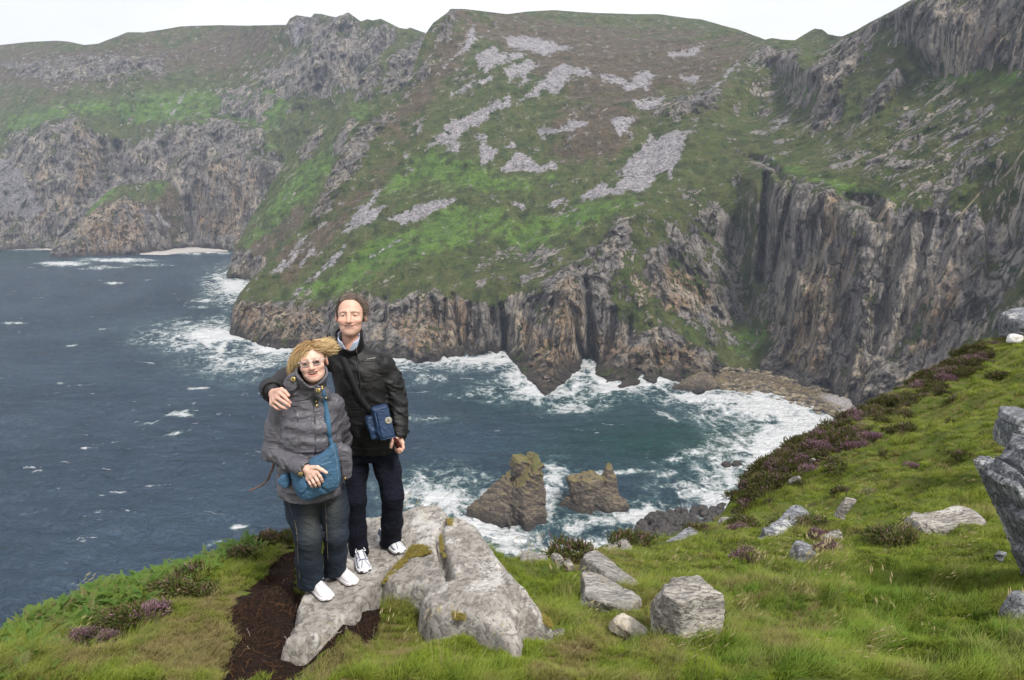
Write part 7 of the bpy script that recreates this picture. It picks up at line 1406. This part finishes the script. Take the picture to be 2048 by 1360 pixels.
def heather():
    M = col_leaf('heather_sprig'); ms = {}
    for k, bl in enumerate([0.03, 0.03, 0.14, 0.14, 0.80, 0.80]):
        V, F, C = heather_mesh(40+k, bl); o = mk('heather', V, F, M, None, False, {'col': C}); ms[k] = o.data; bpy.data.objects.remove(o)
    todo = []
    def put(*a, **k): todo.append((a, k))
    def place(p, px, py, Y, wpx, kind, label, group='heather clumps on the cliff-top slope', hk=1.0):
        if Y: p = W(px, py, Y); p[2] = hm(p[0:1], p[1:2])[0]
        s = wpx*p[1]/0.93/FPX*(1.12 if p[1] < 9 else 0.95); o = bpy.data.objects.new('heather', ms[kind*2+(int(px) % 2)]); COL.objects.link(o); o.location = (p[0], p[1], p[2]+(0.06*s if p[1] < 9 else -0.06*s)); o.rotation_euler = (0, 0, (px*0.37) % 6.3); o.scale = (s, s, s*hk); tag(o, label, 'heather', group)
    # named clumps
    put(1145,1108,6.9,84,1,'brown green heather mound on the rocks at the cliff edge', hk=0.9); put(1398,1052,9.6,60,0,'rounded green heather clump at the edge beside the dark boulders'); put(1262,1108,8.2,76,0,'dark green heather cushion on the edge right of the pale wedge rock', hk=.8)
    put(1408,1205,4.36,80,1,'reddish heather sprouting from the cleft of the square boulder', hk=.7); put(1496,1116,None,58,2,'bright purple heather patch left of the long rock rib', hk=.6); put(1640,1076,None,40,2,'pink heather clump on top of the curved rib')
    put(1660,1110,None,58,2,'purple heather sprawling over the pale stone'); put(1690,990,None,58,1,'dark purple heather above the upright slab'); put(1746,992,None,62,2,'mauve heather clump right of the upright slab', hk=.7); put(1793,1085,None,90,0,'dark green heather below the jutting ledge', hk=.6)
    put(1960,722,None,50,2,'vivid purple heather near the skyline boulder', hk=.7); put(2018,755,None,66,0,'dark heather tussock at the frame edge under the skyline', hk=.8); put(1940,806,None,80,0,'broad dark heather clump on the upper grass', hk=.7); put(1716,895,None,50,2,'dark purple heather tuft in the middle of the slope'); put(1811,858,None,46,1,'brownish heather knot on the slope')
    put(1885,786,None,40,1,'small brown heather knot on the upper slope'); put(1695,925,None,90,1,'low mauve heather spread on the slope', hk=.5); put(1642,898,None,60,2,'round pinkish heather at the cliff brow'); put(1932,910,None,60,0,'dark heather in the grass left of the shelf rock', hk=.6); put(2000,872,None,56,0,'heather wedged above the split outcrop', hk=.6)
    put(1580,1060,None,70,0,'dark heather between the two slanting ribs', hk=.6); put(1620,1050,None,60,0,'green heather beside the upright slab', hk=.6)
    put(166,1275,None,46,2,'leftmost of two mauve heather sprays in the left foreground'); put(216,1278,None,42,2,'right of the two mauve heather sprays in the left foreground'); put(309,1230,None,60,2,'pale mauve heather beside the dry grass on the left'); put(390,1160,None,70,1,'brownish heather among bracken on the left edge'); put(540,1090,None,60,1,'heather on the edge left of the woman\'s knees'); put(484,1120,None,60,1,'heather mixed with bracken at the left cliff edge'); put(131,1318,None,80,1,'faded heather low in the left corner', hk=.6); put(430,1180,None,60,0,'green heather between bracken and peat', hk=.6); put(60,1345,None,60,1,'faded heather in the bottom left corner', hk=.6); put(350,1185,None,90,0,'dark green heather bank below the bracken', hk=.6); put(250,1240,None,90,0,'green heather bank above the mauve sprays', hk=.5); put(575,1085,None,50,0,'green heather tuft behind the woman\'s left leg')
    # the heather fringe along the cliff brow
    r = random.Random(8); br = [(1470,1020),(1478,995),(1500,960),(1530,935),(1560,912),(1600,884),(1640,864),(1690,844),(1730,822),(1760,806),(1800,780),(1850,750),(1900,722),(1950,697),(1990,675)]; L = lut(br); k = 0
    for x in np.arange(1474, 1985, 6.0):
        for row in range(5):
            if r.random() < (0.25, 0.35, 0.5, 0.65, 0.82)[row]: continue
            xx = x+r.uniform(-6, 6); yy = L(xx)+4+row*(17-0.013*(xx-1474))+r.uniform(-6, 6); w = r.uniform(34, 62)*(1-0.0006*(xx-1474)); kd = r.choices([0, 1, 2], [6, 4, 2.0])[0]
            put(xx, yy, None, w, kd, ['olive green', 'brownish', 'mauve-flowered'][kd]+' heather clump in the fringe along the cliff brow', ['olive', 'brown', 'mauve'][kd]+' heather along the cliff brow', r.uniform(.65, 1.0)); k += 1
    for (x0, y0, x1, y1, cnt) in [(1500,985,1650,1010,10),(1700,860,1830,930,10),(1830,800,1990,880,8)]:
        for i in range(cnt):
            kd = r.choices([0, 1, 2], [5, 4, 1.2])[0]; put(r.uniform(x0, x1), r.uniform(y0, y1), None, r.uniform(30, 55), kd, ['olive green', 'brownish', 'mauve-flowered'][kd]+' heather clump scattered over the grassy slope', ['olive', 'brown', 'mauve'][kd]+' heather scattered on the slope', r.uniform(.4, .7))
    PP, _ = ray_ground([a[0] for a, k in todo], [a[1]+4. for a, k in todo])
    for p, (a, k) in zip(PP, todo): place(p, *a, **k)
def bracken():
    """fern fronds in a band along the left edge"""
    M = leaf_mat('fern_frond', (0.035, 0.080, 0.012), (0.13, 0.26, 0.045), 0.4, var=0.25); pr = []
    for q in range(4):
        V, F, h = [], [], []; n = 16
        for fr in range(3):
            a = fr*2.1+RS.random(); ln = 0.20*(0.8+0.4*RS.random()); dr = np.array([math.cos(a), math.sin(a), 0]); sd_ = np.array([-dr[1], dr[0], 0]); pv = None
            for i in range(n+1):
                t = i/n; p = dr*ln*t+np.array([0, 0, ln*(0.75*t-0.62*t*t)])+np.array([0.05*t*t, 0, 0])
                if pv is not None and i > 2:
                    w = ln*0.30*(1-t)**0.8*min(1, (i-1)/4)
                    for s in (-1, 1):
                        tip = p+sd_*s*w+dr*w*0.35-np.array([0, 0, w*0.22]); k = len(V); d = (p-pv)*0.45
                        m1 = p*0.5+tip*0.5
                        V += [p-d, m1-d*0.9, tip, m1+d*0.9, p+d]; h += [.2, .6, 1, .6, .2]; F += [(k, k+1, k+3, k+4), (k+1, k+2, k+3)]
                pv = p
        pr.append(proto('frond', np.array(V), F, M, {'h': np.array(h)}))
    n = 2600; px = RS.uniform(-80, 520, n); e = np.interp(px, [-80, 0, 150, 300, 450, 520], [1310, 1268, 1206, 1150, 1106, 1092]); py = e+np.abs(RS.normal(0, 1, n))*np.interp(px, [-80, 250, 520], [46, 34, 10])-2
    P, hit = ray_ground(px, py); d = edge_sd(P[:, 0], P[:, 1]); k = hit & (d > -0.35) & (P[:, 1] < 6.5); P = P[k]; n = len(P); P[:, 2] = ground_z(P[:, 0], P[:, 1])-0.015
    scatter('bracken', P, np.stack([RS.normal(0, .35, n), RS.normal(0.15, .35, n), RS.random(n)*6.3], -1), 0.32+0.36*RS.random(n), RS.integers(0, 4, n), RS.random(n)*0.8, np.clip(RS.random(n)**6*0.8, 0, 1), pr)
def peat_bits():
    """dead roots and stalks lying on the bare peat"""
    mb = MB(); r = np.random.default_rng(91); n = 0
    while n < 230:
        px, py = r.uniform(420, 770), r.uniform(1085, 1360)
        if paint(np.array([px]), np.array([py]), PEAT, 6)[0] < 0.5: continue
        p, hit = ray_ground(np.array([px]), np.array([py])); p = p[0]
        if poly_sd(p[0:1], p[1:2], so)[0] > -0.01: continue
        a = r.random()*6.3; L = 0.03+0.09*r.random()**2; st = []; q = np.array([p[0], p[1]])
        for i in range(6):
            z = ground_z(q[0:1], q[1:2])[0]-0.028+0.022*math.sin(i*PI/5)*r.random(); st.append((q[0], q[1], z)); a += r.normal(0, 0.5); q = q+L/5*np.array([math.cos(a), math.sin(a)])
        c = np.array([0.14, 0.07, 0.032])*(0.25+0.9*r.random()) if r.random() < .92 else np.array([0.5, 0.45, 0.38]); mb.tube(st, 0.0006+0.0009*r.random(), 4, c, cap=False); n += 1
    mb.build('dead_roots', attr_mat('root', 0.8, 0.2), col=True)['kind'] = 'stuff'
    # moss cushions on the slab
    M = leaf_mat('moss_tip', (0.18, 0.15, 0.035), (0.46, 0.38, 0.09), 0.3, var=0.0); pr = []
    for i in range(3): V, F, h = blades(40, 0.016, 0.0016, 0.016, 0.9, RS, 2, (0, 0)); pr.append(proto('moss', V, F, M, {'h': h}))
    pts = []; 
    for poly, cnt in [([(812,1106),(828,1090),(850,1092),(862,1104),(845,1110),(815,1116)],330),([(775,1150),(795,1128),(812,1112),(815,1120),(790,1145),(765,1168)],220),([(895,1040),(905,1036),(910,1048),(900,1054)],60),([(1080,1225),(1098,1240),(1105,1255),(1092,1250)],90),([(905,1225),(925,1228),(930,1240),(910,1240)],80),([(880,1068),(885,1090),(890,1118),(882,1100)],60)]:
        p = np.array(poly, float); c = 0
        while c < cnt:
            x, y = r.uniform(p[:, 0].min(), p[:, 0].max()), r.uniform(p[:, 1].min(), p[:, 1].max())
            if poly_sd(np.array([x]), np.array([y]), poly)[0] < -1.5: continue
            q = at_slab(x, y); pts.append((q[0], q[1], float(slab_z(q[0:1], q[1:2])[0])+0.004)); c += 1
    P = np.array(pts); n = len(P); scatter('moss', P, np.stack([RS.normal(0, .2, n), RS.normal(0, .2, n), RS.random(n)*6.3], -1), 0.35+0.45*RS.random(n), RS.integers(0, 3, n), RS.random(n), RS.random(n)*0.3, pr)
grass(); heather(); bracken(); peat_bits()
